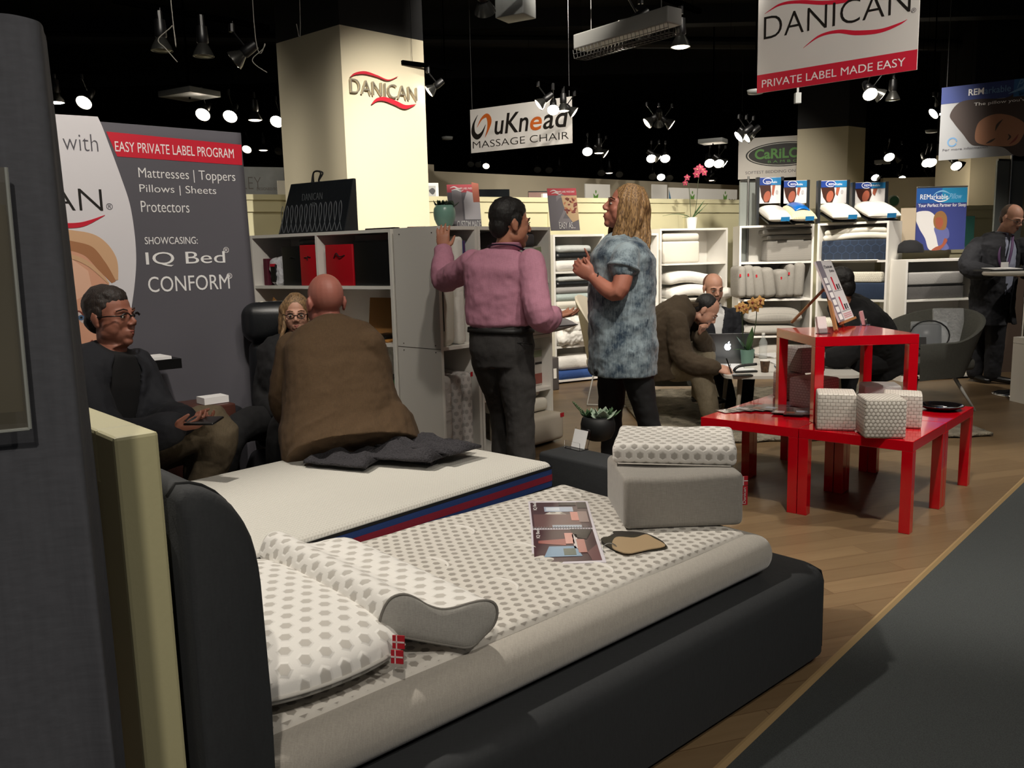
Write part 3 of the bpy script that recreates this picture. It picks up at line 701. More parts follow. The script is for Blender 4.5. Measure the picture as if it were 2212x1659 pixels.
# printed face: brow, eye and cheek of a child-like portrait, hair swept across
skinp = mat('print_skin', '#d9a083', .7); skin2 = mat('print_skin_light', '#e6b79c', .7); hairp = mat('print_hair', '#a9744e', .7); hair2 = mat('print_hair_light', '#d3a983', .7); eyep = mat('print_eye', '#4b6687', .5); lidp = mat('print_lid', '#7a3a30', .6)
bflat([(60, 530), (150, 520), (200, 560), (235, 610), (240, 700), (222, 750), (180, 800), (150, 830), (60, 830)], 8, skinp, 'printed_face')
bflat([(60, 560), (150, 556), (190, 585), (200, 630), (160, 650), (60, 650)], 9, skin2, 'printed_forehead')
def brib(px, k, m, nm):
    q = [(*bp(x, y), w*.0022) for x, y, w in px]; return flat(ribbon(q, 30), k-5, BF, m, ban, nm)
brib([(60, 530, 20), (130, 522, 18), (190, 535, 20), (225, 575, 16), (245, 610, 5)], 9, hairp, 'printed_hair')
brib([(90, 500, 10), (150, 508, 12), (205, 522, 14), (238, 560, 14), (252, 605, 3)], 10, hair2, 'printed_hair')
brib([(60, 548, 5), (140, 552, 5), (190, 570, 5), (235, 612, 2)], 11, hair2, 'printed_hair')
bflat([(158, 674), (172, 675), (186, 690), (190, 701), (176, 697), (165, 686)], 10, mat('print_eyewhite', '#cfc0bd', .6), 'printed_eye')
flat(oval(*bp(175, 686), .016, .013), 7, BF, eyep, ban, 'printed_iris'); flat(oval(*bp(175, 686), .006, .006), 8, BF, BLACK, ban, 'printed_pupil')
brib([(156, 673, .5), (172, 673, 1.6), (186, 688, 1.6), (190, 702, .5)], 12, lidp, 'printed_lid')
brib([(60, 490, 4), (135, 488, 5.5), (180, 484, 5), (226, 465, .4)], 11, mat('swoosh_red', '#c91a33', .5), 'swoosh')
brib([(200, 735, 2), (186, 750, 3), (176, 762, 2)], 12, lidp, 'printed_mouth')
def btext(sv, x0, y0, x1, y1, m, yb=None, **k):
    a = bp(x0, y1); b = bp(x1, y1 if yb is None else yb); c = bp(x0, y0); return text(sv, a[0], a[1], b[0]-a[0], c[1]-a[1], BF, m, ban, z0=.0027, **k)
btext('t with', 108, 284, 212, 322, GREYP, thin=-.014)
btext('DANICAN', -190, 396, 222, 450, INK, thin=-.012)
btext('EASY PRIVATE LABEL PROGRAM', 249, 305, 504, 327, PRW)
for sv, x0, y0, x1, y1 in (('Mattresses | Toppers', 300, 362, 508, 390), ('Pillows | Sheets', 302, 398, 467, 420), ('Protectors', 305, 434, 409, 458), ('SHOWCASING:', 313, 512, 427, 528), ('IQ Bed', 316, 545, 487, 577), ('CONFORM', 321, 598, 497, 632)):
    btext(sv, x0, y0, x1, y1, PRW, thin=-.006 if sv[0] in 'MP' else 0)
for x, y in ((236, 446), (488, 540), (495, 596)): 
    q = bp(x, y); text('®', q[0]-.016, q[1]-.016, .032, .032, BF, GREYP if x < 300 else PRW, ban, z0=.0027)

# ================= shelving =================
SH = 1.545
def unit(p, q, depth, label, rows, h=SH, cols=1, t=.022, group=None, zs=None, divrows=None):
    """open white shelf unit; p,q front left and right floor points. Returns frame: x along the front, y back, z up"""
    p = Vector((*p, 0)); q = Vector((*q, 0)); L = (q-p).length; M = F(p, q-p)
    o = T('shelf_unit', label, 'shelf', tuple(M @ V(L/2, depth/2, 0)), group)
    for x in (t/2, L-t/2): MB(M).box((x, depth/2, h/2), (t, depth, h)).build('side_panel', WHITE, o)
    zs = zs or [i*h/rows for i in range(rows+1)]
    for i, z in enumerate(zs): MB(M).box((L/2, depth/2+.001, min(max(z, t/2+.02), h-t/2)), (L-2*t, depth-.004, t)).build('shelf_board', WHITE, o)
    MB(M).box((L/2, depth-.004, h/2), (L-2*t, .008, h-.02)).build('back_panel', WHITE, o)
    for c in range(1, cols):
        for i in range(len(zs)-1):
            if divrows is None or i in divrows: MB(M).box((L*c/cols, depth/2, (zs[i]+zs[i+1])/2), (t, depth-.01, zs[i+1]-zs[i]-t)).build('divider', WHITE, o)
    return M, L, zs
GS = 'white open shelf units'
RA, LA, ZA = unit((-1.955, 6.60), (-.775, 5.74), .38, 'white two-column shelf behind the seated bald man, with red and black boxes', 4, cols=2, divrows=(3,))
RB, LB1, ZB = unit((-.444, 5.43), (-.205, 5.69), .42, 'narrow white shelf beside the raised hand, its plain side panel towards the beds', 2, zs=[0, SH/2, SH])
so = COL.objects['shelf_unit.001']; MB(RB).box((-.0005, .21, SH/2), (.002, .415, .003)).build('panel_seam', mat('seam_grey', '#5f5a55', .8), so)
for y, z in ((.05, SH-.04), (.05, SH/2+.022), (.05, SH/2-.022), (.36, SH/2+.022), (.36, SH/2-.022), (.36, SH-.04)): MB(RB).box((-.0008, y, z), (.002, .007, .007)).build('screw_cap', mat('screw_dark', '#2a2724', .6), so)
RB2, LB2, ZB2 = unit((-.200, 5.696), (.30, 6.25), .42, 'white shelf hidden behind the man in the pink shirt', 4)
RC, LC, ZC = unit((.455, 8.88), (1.005, 9.17), .40, 'white shelf of packed pillows beside the woman in the blue tunic', 4)
RC1, LC1, ZC1 = unit((1.23, 9.26), (1.63, 9.47), .40, 'white shelf mostly hidden behind the blond woman in the tunic', 4)
RC2, LC2, ZC2 = unit((1.70, 9.78), (2.54, 10.1), .40, 'white shelf holding the pink orchid and white cushion blocks', 4, h=1.60)
RD1, LD1, ZD1 = unit((2.49, 9.40), (3.27, 9.33), .42, 'white shelf with seven standing grey pillows', 4, h=1.60)
RD2, LD2, ZD2 = unit((3.26, 9.20), (3.80, 8.71), .42, 'white shelf with navy mattress samples', 4, h=1.60)
RE, LE, ZE = unit((3.90, 8.52), (4.74, 8.66), .32, 'low white shelf with the two-tone grey mattress sample, behind the standing man', 3, h=1.21)
def px_in(M, px, py, y=0.):
    """pixel -> (x,z) in a shelf frame on the plane y"""
    n = M.to_3x3() @ V(0, 1, 0); q = M.inverted() @ onplane(px, py, M @ V(0, y, 0), n); return q.x, q.z
def thing1(mb, name, m, label, cat, **k): return mb.build(name, m, label=label, cat=cat, **k)
# --- shelf A
zA = ZA[3]+.012
binm = mat('black_card', '#0d0e10', .5); redm = mat('red_card', '#b3101f', .45); tanb = mat('kraft', '#a0713c', .8)
def boxpx(M, x0, x1, y0, z0, h, d, r=.004): return MB(M).rbox(((x0+x1)/2, y0+d/2, z0+h/2), (x1-x0, d, h), r, 2)
def shx(M, *xs, py=600, y=.03): return [px_in(M, x, py, y)[0] for x in xs]
xa, xb = shx(RA, 612, 657); bxh = .285
b = T('box', 'black gift box on the top row, beside the white plastic bag', 'box', tuple(RA @ V((xa+xb)/2, .2, zA)))
boxpx(RA, xa, xb, .03, zA, bxh, .26).build('body', binm, b, smooth=True); MB(RA).tube([V((xa+xb)/2-.03, .028, zA+.2), V((xa+xb)/2, .02, zA+.207), V((xa+xb)/2+.03, .028, zA+.2)], .003, 6).build('cord_handle', BLACK, b)
xa, xb = shx(RA, 652, 692)
b = T('box', 'red gift box in the left half of the top row', 'box', tuple(RA @ V((xa+xb)/2, .2, zA)))
boxpx(RA, xa+.004, xb, .02, zA, bxh+.005, .26).build('body', redm, b, smooth=True)
MB(RA).tube([RA.inverted() @ (RA @ V(xa+.05, .018, zA+.2)), V(xa+.085, .012, zA+.202), V(xa+.09, .012, zA+.18), V(xa+.095, .012, zA+.21), V(xa+.12, .018, zA+.2)], .003, 6).build('cord_handle', BLACK, b)
xa, xb = shx(RA, 708, 766)
b = T('box', 'red gift box in the right half of the top row', 'box', tuple(RA @ V((xa+xb)/2, .2, zA)))
boxpx(RA, xa, xb, .02, zA, bxh, .26).build('body', redm, b, smooth=True)
MB(RA).tube(spline([V((xa+xb)/2-.05, .018, zA+.19), V((xa+xb)/2-.01, .005, zA+.225), V((xa+xb)/2+.02, .005, zA+.2), V((xa+xb)/2+.06, .018, zA+.21)], 5), .004, 6).build('cord_handle', BLACK, b)
xa, xb = shx(RA, 768, 848)
b = T('box', 'wide black box at the right end of the top row', 'box', tuple(RA @ V((xa+xb)/2, .2, zA)))
boxpx(RA, xa, xb, .025, zA, bxh+.01, .26).build('body', binm, b, smooth=True); MB(RA).box(((xa+xb)/2, .155, zA+bxh+.014), (xb-xa+.004, .262, .012)).build('lid', binm, b)
xa, xb = shx(RA, 568, 576); thing1(boxpx(RA, xa, xb, .04, zA, .2, .2), 'book', mat('maroon_cover', '#571a2c', .6), 'thin maroon folder at the left end of the top row', 'book')
xa, xb = shx(RA, 577, 608)
pb_ = T('plastic_bag', 'crumpled white plastic bag with dark contents on the top row', 'bag', tuple(RA @ V((xa+xb)/2, .1, zA)))
MB(RA).rbox(((xa+xb)/2, .12, zA+.105), (xb-xa, .16, .21), .05, 4, seg=(6, 6, 8)).build('film', mat('bag_film', '#cfd0d4', .25, bump=(14, 1., .03)), pb_, smo=1, disp=((.06, .05),))
MB(RA).box(((xa+xb)/2-.01, .04, zA+.09), (.05, .02, .13)).build('contents', BLACKP, pb_); MB(RA).box(((xa+xb)/2-.012, .036, zA+.15), (.05, .02, .02)).build('label', REDP, pb_)
xa, xb = shx(RA, 622, 690, py=530); MB(RA).rbox(((xa+xb)/2, .2, zA+bxh+.027), (xb-xa, .15, .045), .02, 3).build('plastic_pouch', mat('pouch_film', '#8d9296', .3, bump=(20, .8, .02)), smooth=True, label='flat clear plastic pouch lying on the black and red boxes', cat='pouch')
zA2 = ZA[2]+.012
xa, xb = shx(RA, 583, 614, py=650)
cb = T('cardboard_box', 'open brown cardboard carton on the second shelf row', 'box', tuple(RA @ V((xa+xb)/2, .15, zA2)))
boxpx(RA, xa, xb+.06, .05, zA2, .25, .25).build('body', tanb, cb); MB(RA).prism([(xa, 0), (xa+.02, .05), (xa+.09, 0)], .003, Tr(0, .05, zA2+.25) @ RX90).build('flap', tanb, cb)
xa, xb = shx(RA, 598, 640, py=662); thing1(boxpx(RA, xa+.03, xb+.05, .03, zA2, .23, .02), 'folder', mat('red_folder', '#c2263a', .6), 'red folder leaning in front of the cardboard carton', 'folder')
xa, xb = shx(RA, 743, 797, py=690)
MB(RA @ Tr(xa, .27, zA2) @ Rx(-.12)).box(((xb-xa)/2, 0, .145), (xb-xa, .02, .29)).build('folder', tanb, label='brown kraft folder standing upright on the second row', cat='folder')
for k, (a0, a1, z, m, nm, lab) in enumerate(((805, 852, .0, mat('envelope', '#b27a36', .8), 'envelope', 'tan padded envelope on the second shelf row'), (800, 848, .022, BLACKP, 'tray', 'black tray lying on the tan envelope'))):
    xa, xb = shx(RA, a0, a1, py=730, y=.1); MB(RA).rbox(((xa+xb)/2, .16, zA2+z+.011), (xb-xa, .26, .02), .008, 2).build(nm, m, smooth=True, label=lab, cat=nm)
zA1 = ZA[1]+.012
xa, xb = shx(RA, 853, 862, py=830)
bo = T('bottle', 'small green spray bottle on the third shelf row', 'bottle', tuple(RA @ V(LA-.06, .06, zA1)))
MB(RA).lathe([(.0, 0), (.022, 0), (.024, .01), (.024, .12), (.010, .14), (.010, .155), (0, .155)], (LA-.055, .05, zA1), 16).build('body', mat('green_plastic', '#2f7a3c', .4), bo, smooth=True); MB(RA).cyl(V(LA-.055, .05, zA1+.155), V(LA-.055, .05, zA1+.19), .012).build('cap', WHITEP, bo)
MB(RA).cyl(V(LA-.055, .05, zA1+.05), V(LA-.055, .05, zA1+.09), .0248).build('label', mat('label_red', '#b2563f', .5), bo)
MB(RA).rbox((LA-.2, .15, zA1+.07), (.18, .2, .14), .03, 3).build('bag', mat('dark_bag', '#22242a', .8), smooth=True, label='small dark cloth bag on the third row, left of the green bottle', cat='bag')
MB(RA).box((LA-.14, .12, ZA[0]+.05), (.2, .2, .012)).build('notebook', mat('maroon_cover', '#571a2c', .6), label='maroon notebook lying on the lowest row of the bald man\'s shelf', cat='notebook')
# --- shelf A top: carrier bag, pens
zt_ = SH
xa = px_in(RA, 614, 500, .16)[0]; xb = px_in(RA, 757, 500, .16)[0]
cbag = T('carrier_bag', 'black carrier bag with looped line pattern standing on top of the shelf', 'bag', tuple(RA @ V((xa+xb)/2, .16, zt_)))
xtl = px_in(RA, 630, 398, .16); xtr = px_in(RA, 766, 385, .16); bagm = mat('black_coated_paper', '#1d2126', .45, bump=(9, .25, .03))
fr = [V(xa, .10, zt_), V(xb, .10, zt_), V(xtr[0], .15, xtr[1]), V(xtl[0], .15, xtl[1])]; bk_ = [V(xa, .24, zt_), V(xb, .24, zt_), V(xtr[0], .175, xtr[1]), V(xtl[0], .175, xtl[1])]
MB(RA).hexa([fr[0], fr[1], bk_[1], bk_[0]], [fr[3], fr[2], bk_[2], bk_[3]]).build('body', bagm, cbag, bev=.006)
GM = Matrix.Identity(4); fx = (fr[1]-fr[0]).normalized(); fz = (fr[3]-fr[0]); fz = (fz-fx*fz.dot(fx)).normalized()
GM = RA @ Matrix(((fx.x, fz.x, fx.cross(fz).x, fr[0].x), (fx.y, fz.y, fx.cross(fz).y, fr[0].y), (fx.z, fz.z, fx.cross(fz).z, fr[0].z), (0, 0, 0, 1)))
gp = PL(GM); loopm = mat('print_grey', '#6d7276', .5)
W_ = xb-xa; n = 13
for k in range(n):
    cx = .04+(W_-.09)*k/(n-1); hh = .21+.01*k/n
    pts = [V(cx+.024*math.sin(a)*(1 if abs(a) < PI*.62 else 1.0), .02+hh*(.5+.5*math.cos(a*.5*2))*1., .002) for a in []]
    P_ = spline([V(cx-.022, .012, .002), V(cx+.006, .09, .002), V(cx+.016, hh*.8, .002), V(cx+.002, hh, .002), V(cx-.012, hh*.8, .002), V(cx-.002, .09, .002), V(cx+.022, .012, .002)], 5)
    MB(GM).tube(P_, .0022, 5).build('loop_print', loopm, cbag)
a = gp(653, 434); b_ = gp(697, 416); text('DANICAN', a[0], a[1], b_[0]-a[0], .05, GM, loopm, cbag, z0=.002, thin=-.02)
a = gp(674, 446); text('3D', a[0], a[1], .035, .028, GM, loopm, cbag, z0=.002)
for dy in (.0, .02): MB(RA).tube(spline([V(xtl[0]+(xtr[0]-xtl[0])*.33, .16+dy, xtl[1]-.01), V(xtl[0]+(xtr[0]-xtl[0])*.36, .17, xtl[1]+.07), V(xtl[0]+(xtr[0]-xtl[0])*.5, .15+dy, xtl[1]+.06), V(xtl[0]+(xtr[0]-xtl[0])*.45, .16, xtl[1]+.0), V(xtl[0]+(xtr[0]-xtl[0])*.58, .17, xtl[1]-.01)], 8), .006, 8).build('cord_handle', BLACK, cbag, smooth=True)
MB(RA).rbox((LA-.17, .1, zt_+.006), (.28, .05, .012), .004, 2).build('folder', BLACKP, label='thin black folder lying on the shelf edge below the column', cat='folder')
pn0 = at(880, 491, 5.75); pn1 = at(916, 495, 5.8)
pnt = T('pen', 'copper pen lying on top of the plain side panel', 'pen', tuple(V(pn0.x, pn0.y, SH)))
MB().tube([V(pn0.x, pn0.y, SH+.006), V(pn1.x, pn1.y, SH+.006)], [.003, .0055], 8).build('barrel', mat('copper', '#8a5138', .3, .6), pnt, smooth=True)
MB().tube([V(pn1.x, pn1.y, SH+.006), V(pn1.x, pn1.y, SH+.006)+(V(pn1.x, pn1.y, 0)-V(pn0.x, pn0.y, 0))*.25], [.0056, .004], 8).build('cap', BLACKP, pnt, smooth=True)
# ================= stock on the shelves =================
offw = mat('ivory_cloth', '#d8d3c6', .9, bump=(120, .2)); whit = mat('white_cloth', '#e0ddd6', .9, bump=(30, .25, .02)); greyk = weave('grey_knit', '#8f8b83', 420, .9, .4, .8); greyk2 = hexdots('grey_lattice', '#9a968e', '#85817a', .012, .3, .9, .4)
dgrey = weave('dark_grey_cloth', '#4a494d', 300, .9, .3); navy = weave('navy_knit', '#1f2e45', 200, .9, .4); lgrey = mat('light_grey_cloth', '#9c9a97', .9, bump=(90, .2)); mint = mat('pale_mint_cloth', '#a9b5b0', .8, bump=(30, .3, .02))
packb = mat('black_pack', '#1b1d1f', .35, bump=(20, .3, .02)); packc = mat('clear_pack', '#b9bcb9', .2, bump=(18, .5, .02)); bluec = mat('blue_cloth', '#2a4a86', .8, bump=(60, .3))
def soft(M, c, d, r, m, nm, label, cat, group=None, puff=0., seg=(4, 4, 2), Mx=None, sag=None, parts=(), piping=None):
    """rounded soft block standing on z=c[2] (c = middle of its foot)"""
    MM = M @ Tr(*c)
    if Mx is not None: MM = MM @ Mx
    o = T(nm, label, cat, tuple(MM @ V(0, 0, 0)), group)
    MB(MM).rbox((0, 0, d[2]/2), d, r, 4, puff, seg=seg, sag=sag).build('cover', m, o, smooth=True)
    if piping:
        a, b_ = d[0]/2-r*.3, d[2]/2
        MB(MM).tube([V(-a, -d[1]/2-.001+r*.0, b_*.3), V(-a, -d[1]/2, b_*1.7)], .003, 5).build('piping', piping, o)
    for f in parts: f(MM, o)
    return o
def tagp(x, y, z, m=None, w=.018, h=.03):
    def f(MM, o): MB(MM).box((x, y, z), (w, .003, h)).build('tag', m or flagr, o, label='small red tag')
    return f
def stripp(y, m, zf=.45, t=.02, d=None):
    def f(MM, o): pass
    return f
def xs(M, a, b, py, y=.02):
    p = px_in(M, a, py, y)[0]; q = px_in(M, b, py, y)[0]; return (p+q)/2, q-p
# --- shelf B: tall compartment with upright samples, folded dotted covers below
z = SH/2+.012
blackp = mat('black_cord', '#121214', .7)
c, w_ = xs(RB, 956, 990, 650, .03)
soft(RB, (.10, .17, z), (.13, .30, .66), .05, offw, 'mattress_sample', 'upright ivory cushion with black piping in the tall compartment near the raised arm', 'sample', puff=.015, piping=blackp)
MB(RB).tube(spline([V(.165, .018, z+.03), V(.172, .012, z+.2), V(.168, .012, z+.45), V(.155, .03, z+.64)], 6), .0035, 6)
o = soft(RB, (.222, .18, z), (.085, .3, .70), .03, whit, 'mattress_sample', 'upright white quilted sample with blue and red side, behind the raised hand', 'sample')
for k, (m, x0) in enumerate(((band, .0), (bandr, .012), (band, .024))): MB(RB).box((.268+x0*.4, .18, z+.52), (.008, .28, .30)).build('striped_side', m, o)
dotc = hexdots('dotted_cover', '#c6c1bd', '#a6a19d', .05, .27, .9, .3)
foldm = mat('crumpled_white', '#c9c4bf', .9, bump=(16, .8, .03))
soft(RB, (.255, .17, .03), (.09, .3, .56), .03, dotc, 'folded_cover', 'dotted white mattress cover standing folded in the lowest compartment, right side', 'cover', parts=(tagp(.03, -.15, .55),), seg=(4, 4, 8), sag=lambda x, y, z_: .006*math.sin(z_*30))
soft(RB, (.165, .15, .03), (.075, .26, .55), .03, dotc, 'folded_cover', 'dotted white mattress cover standing folded in the lowest compartment, middle', 'cover', seg=(4, 4, 8), sag=lambda x, y, z_: .008*math.sin(z_*26+1))
o = soft(RB, (.075, .17, .03), (.10, .28, .56), .04, foldm, 'folded_cover', 'crumpled white cover at the left of the lowest compartment', 'cover', seg=(4, 4, 10))
o.children[0].data.materials[0] = foldm
# --- shelf B2
soft(RB2, (.44, .17, ZB2[3]+.25), (.34, .3, .10), .03, dgrey, 'cushion', 'dark grey cushion at the top of the shelf, right of the man\'s face', 'cushion')
o = soft(RB2, (.46, .15, ZB2[3]+.012), (.34, .28, .24), .05, packc, 'packed_pillow', 'pillow in a clear plastic pack beside the man\'s chin', 'pillow')
MB(RB2).rbox((.46, .006, ZB2[3]+.11), (.2, .006, .14), .003, 1).build('insert_card', mat('card_grey', '#9a968f', .6), o)
cardw = mat('pack_card', '#b9b3ab', .5); prints = mat('pack_print', '#8a4a40', .5)
def pack(M, c, d, tilt, label, nm='sheet_pack'):
    MM = M @ Tr(*c) @ Ry(tilt)
    o = T(nm, label, 'package', tuple(MM @ V(0, 0, 0)))
    MB(MM).rbox((0, 0, d[2]/2), d, .008, 2).build('pack', cardw, o, smooth=True)
    MB(MM).box((0, -d[1]/2-.001, d[2]*.2), (d[0]*.8, .002, d[2]*.28)).build('printed_photo', prints, o)
    MB(MM).box((0, -d[1]/2-.001, d[2]*.62), (d[0]*.6, .002, d[2]*.06)).build('printed_line', INK, o)
    MB(MM).box((0, -d[1]/2-.001, d[2]*.88), (d[0]*.9, .002, d[2]*.18)).build('green_band', mat('green_band', '#8d977a', .5), o)
pack(RB2, (.69, .10, ZB2[3]+.012), (.13, .06, .24), -.12, 'sheet set in a printed pack standing right of the clear pillow pack')
pack(RB2, (.56, .10, ZB2[1]+.012), (.13, .05, .30), .0, 'left printed sheet pack in the lower compartment behind the dark trousers')
pack(RB2, (.69, .11, ZB2[1]+.012), (.14, .05, .27), .0, 'right printed sheet pack in the lower compartment behind the dark trousers')
pmM = RB2 @ Tr(.36, -.10, ZB2[2]+.014)
o = T('pillow', 'grey-white pillow with dark piping sticking out of the shelf under the pointing hand', 'pillow', tuple(pmM @ V(.2, .2, 0)))
up, lo, rim = pil(pmM, .46, .44, .15, n=18, corner=-.10); up.build('cover', mat('pillow_lilac', '#b4afb2', .9, bump=(24, .4, .02)), o, smooth=True); lo.build('underside', _M['pillow_lilac'], o, smooth=True)
MB().tube(rim+[rim[0]], .004, 6, False).build('piping', mat('dark_piping', '#3a383c', .8), o, smooth=True)
for k, (zz, h, dw, y0) in enumerate(((0.02, .2, .46, -.12), (.225, .095, .40, .0), (.325, .06, .36, .06))):
    soft(RB2, (.50-.0*k, y0+.17, zz), (dw, .34, h), .035, offw if k else mat('foam_ivory', '#b3aa9b', .9), 'foam_block', ('large grey-white foam block on the floor at the foot of the shelf' if k == 0 else 'ivory foam block stacked on the large one' if k == 1 else 'thin ivory foam slab topmost of its stack'), 'cushion', parts=(tagp(.2, -.17, h-.02, w=.04),) if k == 0 else ())
# --- shelf C: packed pillows, two per row
zc = [z+.012 for z in ZC]
def crow(zi, stack, M=RC, x=.27, w_=.46):
    z = zi
    for m, h, lab, s in stack:
        soft(M, (x, .16, z), (w_*s, .30, h), h*.48, m, 'pillow', lab, 'pillow', puff=.008); z += h-.004
crow(zc[3], [(whit, .12, 'bright white pillow under the spotlight, bottom of the top row by the tunic', 1), (packb, .075, 'black packed pillow on the bright white one, top row', 1), (packc, .075, 'clear-wrapped grey pillow on the black pack, top row', .9)])
crow(zc[2], [(offw, .08, 'ivory pillow at the bottom of the second row by the tunic', 1), (mint, .08, 'pale mint pillow in the second row', 1), (lgrey, .075, 'beige-grey pillow above the mint one', 1), (packb, .06, 'black packed pillow near the top of the second row', 1), (packc, .05, 'clear-wrapped pillow topmost in the second row', .9)])
wp = T('bedding', 'crumpled white bedding filling the third row beside the pointing hand', 'bedding', tuple(RC @ V(.28, .1, zc[1])))
MB(RC).rbox((.285, .13, zc[1]+.085), (.48, .36, .165), .07, 5, seg=(8, 6, 4)).rbox((.30, .10, zc[1]+.22), (.44, .34, .14), .06, 5, seg=(8, 6, 3)).build('cloth', whit, wp, remesh=.010, smo=4, disp=((.10, .06), (.035, .018)))
zb = .04
soft(RC, (.28, .16, .035), (.48, .32, .10), .04, bluec, 'blanket', 'folded blue blanket on the lowest row', 'blanket')
soft(RC, (.28, .16, .135), (.48, .32, .15), .06, whit, 'comforter', 'thick white rolled comforter on the blue blanket', 'bedding')
soft(RC1, (.2, .15, ZC1[3]+.012), (.3, .3, .2), .06, offw, 'pillow', 'ivory pillow seen past the blond hair', 'pillow')
soft(RC1, (.2, .15, ZC1[2]+.012), (.34, .3, .16), .06, offw, 'pillow', 'ivory pillow beside the woman\'s back', 'pillow')
gb = T('storage_box', 'grey box with a white label standing on the floor between the two shelves', 'box', tuple(at(1200, 820, 8.7)))
gM = F(onz(1190, 845, 0), (.85, .5, 0)); MB(gM).rbox((.06, .12, .165), (.11, .2, .33), .01, 2).build('body', mat('box_grey', '#4f4a48', .7), gb, smooth=True); MB(gM).box((.065, .018, .17), (.035, .003, .1)).build('label', WHITEP, gb)
# --- shelf C2
zc2 = [z+.012 for z in ZC2]
c, w_ = xs(RC2, 1432, 1511, 530)
soft(RC2, (c, .17, zc2[3]), (w_, .32, .245), .025, offw, 'cushion', 'large ivory cushion block in the top row under the orchid', 'cushion', seg=(3, 3, 3))
soft(RC2, (c, .17, zc2[3]+.25), (w_, .32, .085), .035, offw, 'cushion', 'thin ivory cushion on the large block, top row', 'cushion')
for k, (nm_, zz, x0, x1) in enumerate((('lower white contour pillow on the second row', 0, 1442, 1578), ('upper white contour pillow on the second row', .15, 1438, 1555))):
    c, w_ = xs(RC2, x0, x1, 620)
    soft(RC2, (c, .10, zc2[2]+zz), (w_, .34, .13), .06, whit, 'pillow', nm_, 'pillow', seg=(10, 4, 2), sag=lambda x, y, z_: .03*math.cos(x*7+.9))
soft(RC2, (.4, .12, zc2[1]), (.6, .3, .18), .07, whit, 'pillow', 'white pillow behind the writing man, lower row', 'pillow')
# --- shelf D1
zd = [z+.012 for z in ZD1]
c, w_ = xs(RD1, 1655, 1757, 530, .05)
soft(RD1, (c, .16, zd[3]), (w_, .30, .225), .02, greyk2, 'cushion', 'large grey lattice cushion block on the top row', 'cushion', seg=(3, 3, 3))
soft(RD1, (c, .16, zd[3]+.227), (w_, .30, .05), .02, greyk2, 'cushion', 'thin grey cushion in the middle of the top-row stack', 'cushion')
soft(RD1, (c-.02, .16, zd[3]+.283), (w_+.04, .30, .062), .025, greyk2, 'cushion', 'grey cushion topmost in the top-row stack', 'cushion')
lab7 = ('first', 'second', 'third', 'fourth', 'fifth', 'sixth', 'seventh')
for k, (x0, x1, h, rl, rz) in enumerate(((1588, 1610, .335, .02, .25), (1602, 1630, .345, .10, .5), (1620, 1652, .33, .16, .5), (1642, 1676, .315, .16, .45), (1667, 1706, .29, .16, .6), (1692, 1716, .345, -.02, .2), (1707, 1736, .36, -.05, .2))):
    c, w_ = xs(RD1, x0, x1, 640, -.04)
    soft(RD1, (c+.0, .12-.03*(k == 0), zd[2]+.02), (max(.085, w_*.8), .32, h), .04, greyk, 'pillow', 'grey knitted pillow standing on edge, %s from the left of seven' % lab7[k], 'pillow', 'grey knitted pillows standing on the second row', puff=.01, Mx=Rz(rz*.6) @ Ry(-rl), parts=(tagp(-.03, -.165, h*.72),) if k not in (3, 6) else ())
for k, (zz, x0, x1, h, lab) in enumerate(((0, 1604, 1726, .12, 'grey lattice pillow lying at the bottom of the third row'), (.115, 1612, 1734, .19, 'plump grey lattice pillow lying on top in the third row'))):
    c, w_ = xs(RD1, x0, x1, 690, .0)
    MM = RD1 @ Tr(c-w_/2, -.03, zd[1]+zz); o = T('pillow', lab, 'pillow', tuple(MM @ V(w_/2, .17, 0)))
    up, lo, rim = pil(MM, w_, .38, h, n=18); up.build('cover', greyk2, o, smooth=True); lo.build('underside', greyk2, o, smooth=True)
c, w_ = xs(RD1, 1625, 1760, 760, .0)
MM = RD1 @ Tr(c-w_/2, -.03, zd[0]+.12); o = T('pillow', 'grey lattice pillow on the lowest row behind the water bottle', 'pillow', tuple(MM @ V(w_/2, .17, 0)))
up, lo, rim = pil(MM, w_, .38, .17, n=18); up.build('cover', greyk2, o, smooth=True); lo.build('underside', greyk2, o, smooth=True)
# --- shelf D2
zd = [z+.012 for z in ZD2]
ivq = hexdots('ivory_quilt', '#d9d4c4', '#c4bfae', .02, .3, .9, .5)
c, w_ = xs(RD2, 1775, 1918, 530, .03)
o = T('mattress_sample', 'navy mattress sample with ivory pillow-top on the top row', 'sample', tuple(RD2 @ V(c, .17, zd[3])))
nq = hexdots('navy_quilt', '#22344d', '#1a283c', .085, .42, .9, .8)
MB(RD2).rbox((c, .18, zd[3]+.105), (w_, .32, .21), .02, 3).build('core', nq, o, smooth=True)
MB(RD2).rbox((c, .18, zd[3]+.24), (w_-.01, .33, .07), .034, 4, seg=(8, 4, 1), sag=lambda x, y, z_: .012*math.sin(x*7+1)).rbox((c, .18, zd[3]+.293), (w_-.04, .31, .06), .029, 4, seg=(8, 4, 1), sag=lambda x, y, z_: .014*math.sin(x*6+1)).build('pillow_top', offw, o, smooth=True)
MB(RD2).rbox((c-.02, .15, zd[3]-.0), (w_*.8, .34, .012), .005, 2).build('liner', whit, o, smooth=True)
c, w_ = xs(RD2, 1775, 1913, 600, .03)
o = T('mattress_sample', 'navy and white quilted mattress sample behind the black-haired person', 'sample', tuple(RD2 @ V(c, .17, zd[2])))
MB(RD2).rbox((c, .18, zd[2]+.085), (w_, .32, .17), .02, 3).build('core', navy, o, smooth=True); MB(RD2).rbox((c-.02, .18, zd[2]+.225), (w_-.03, .31, .11), .02, 3).build('quilted_top', ivq, o, smooth=True)
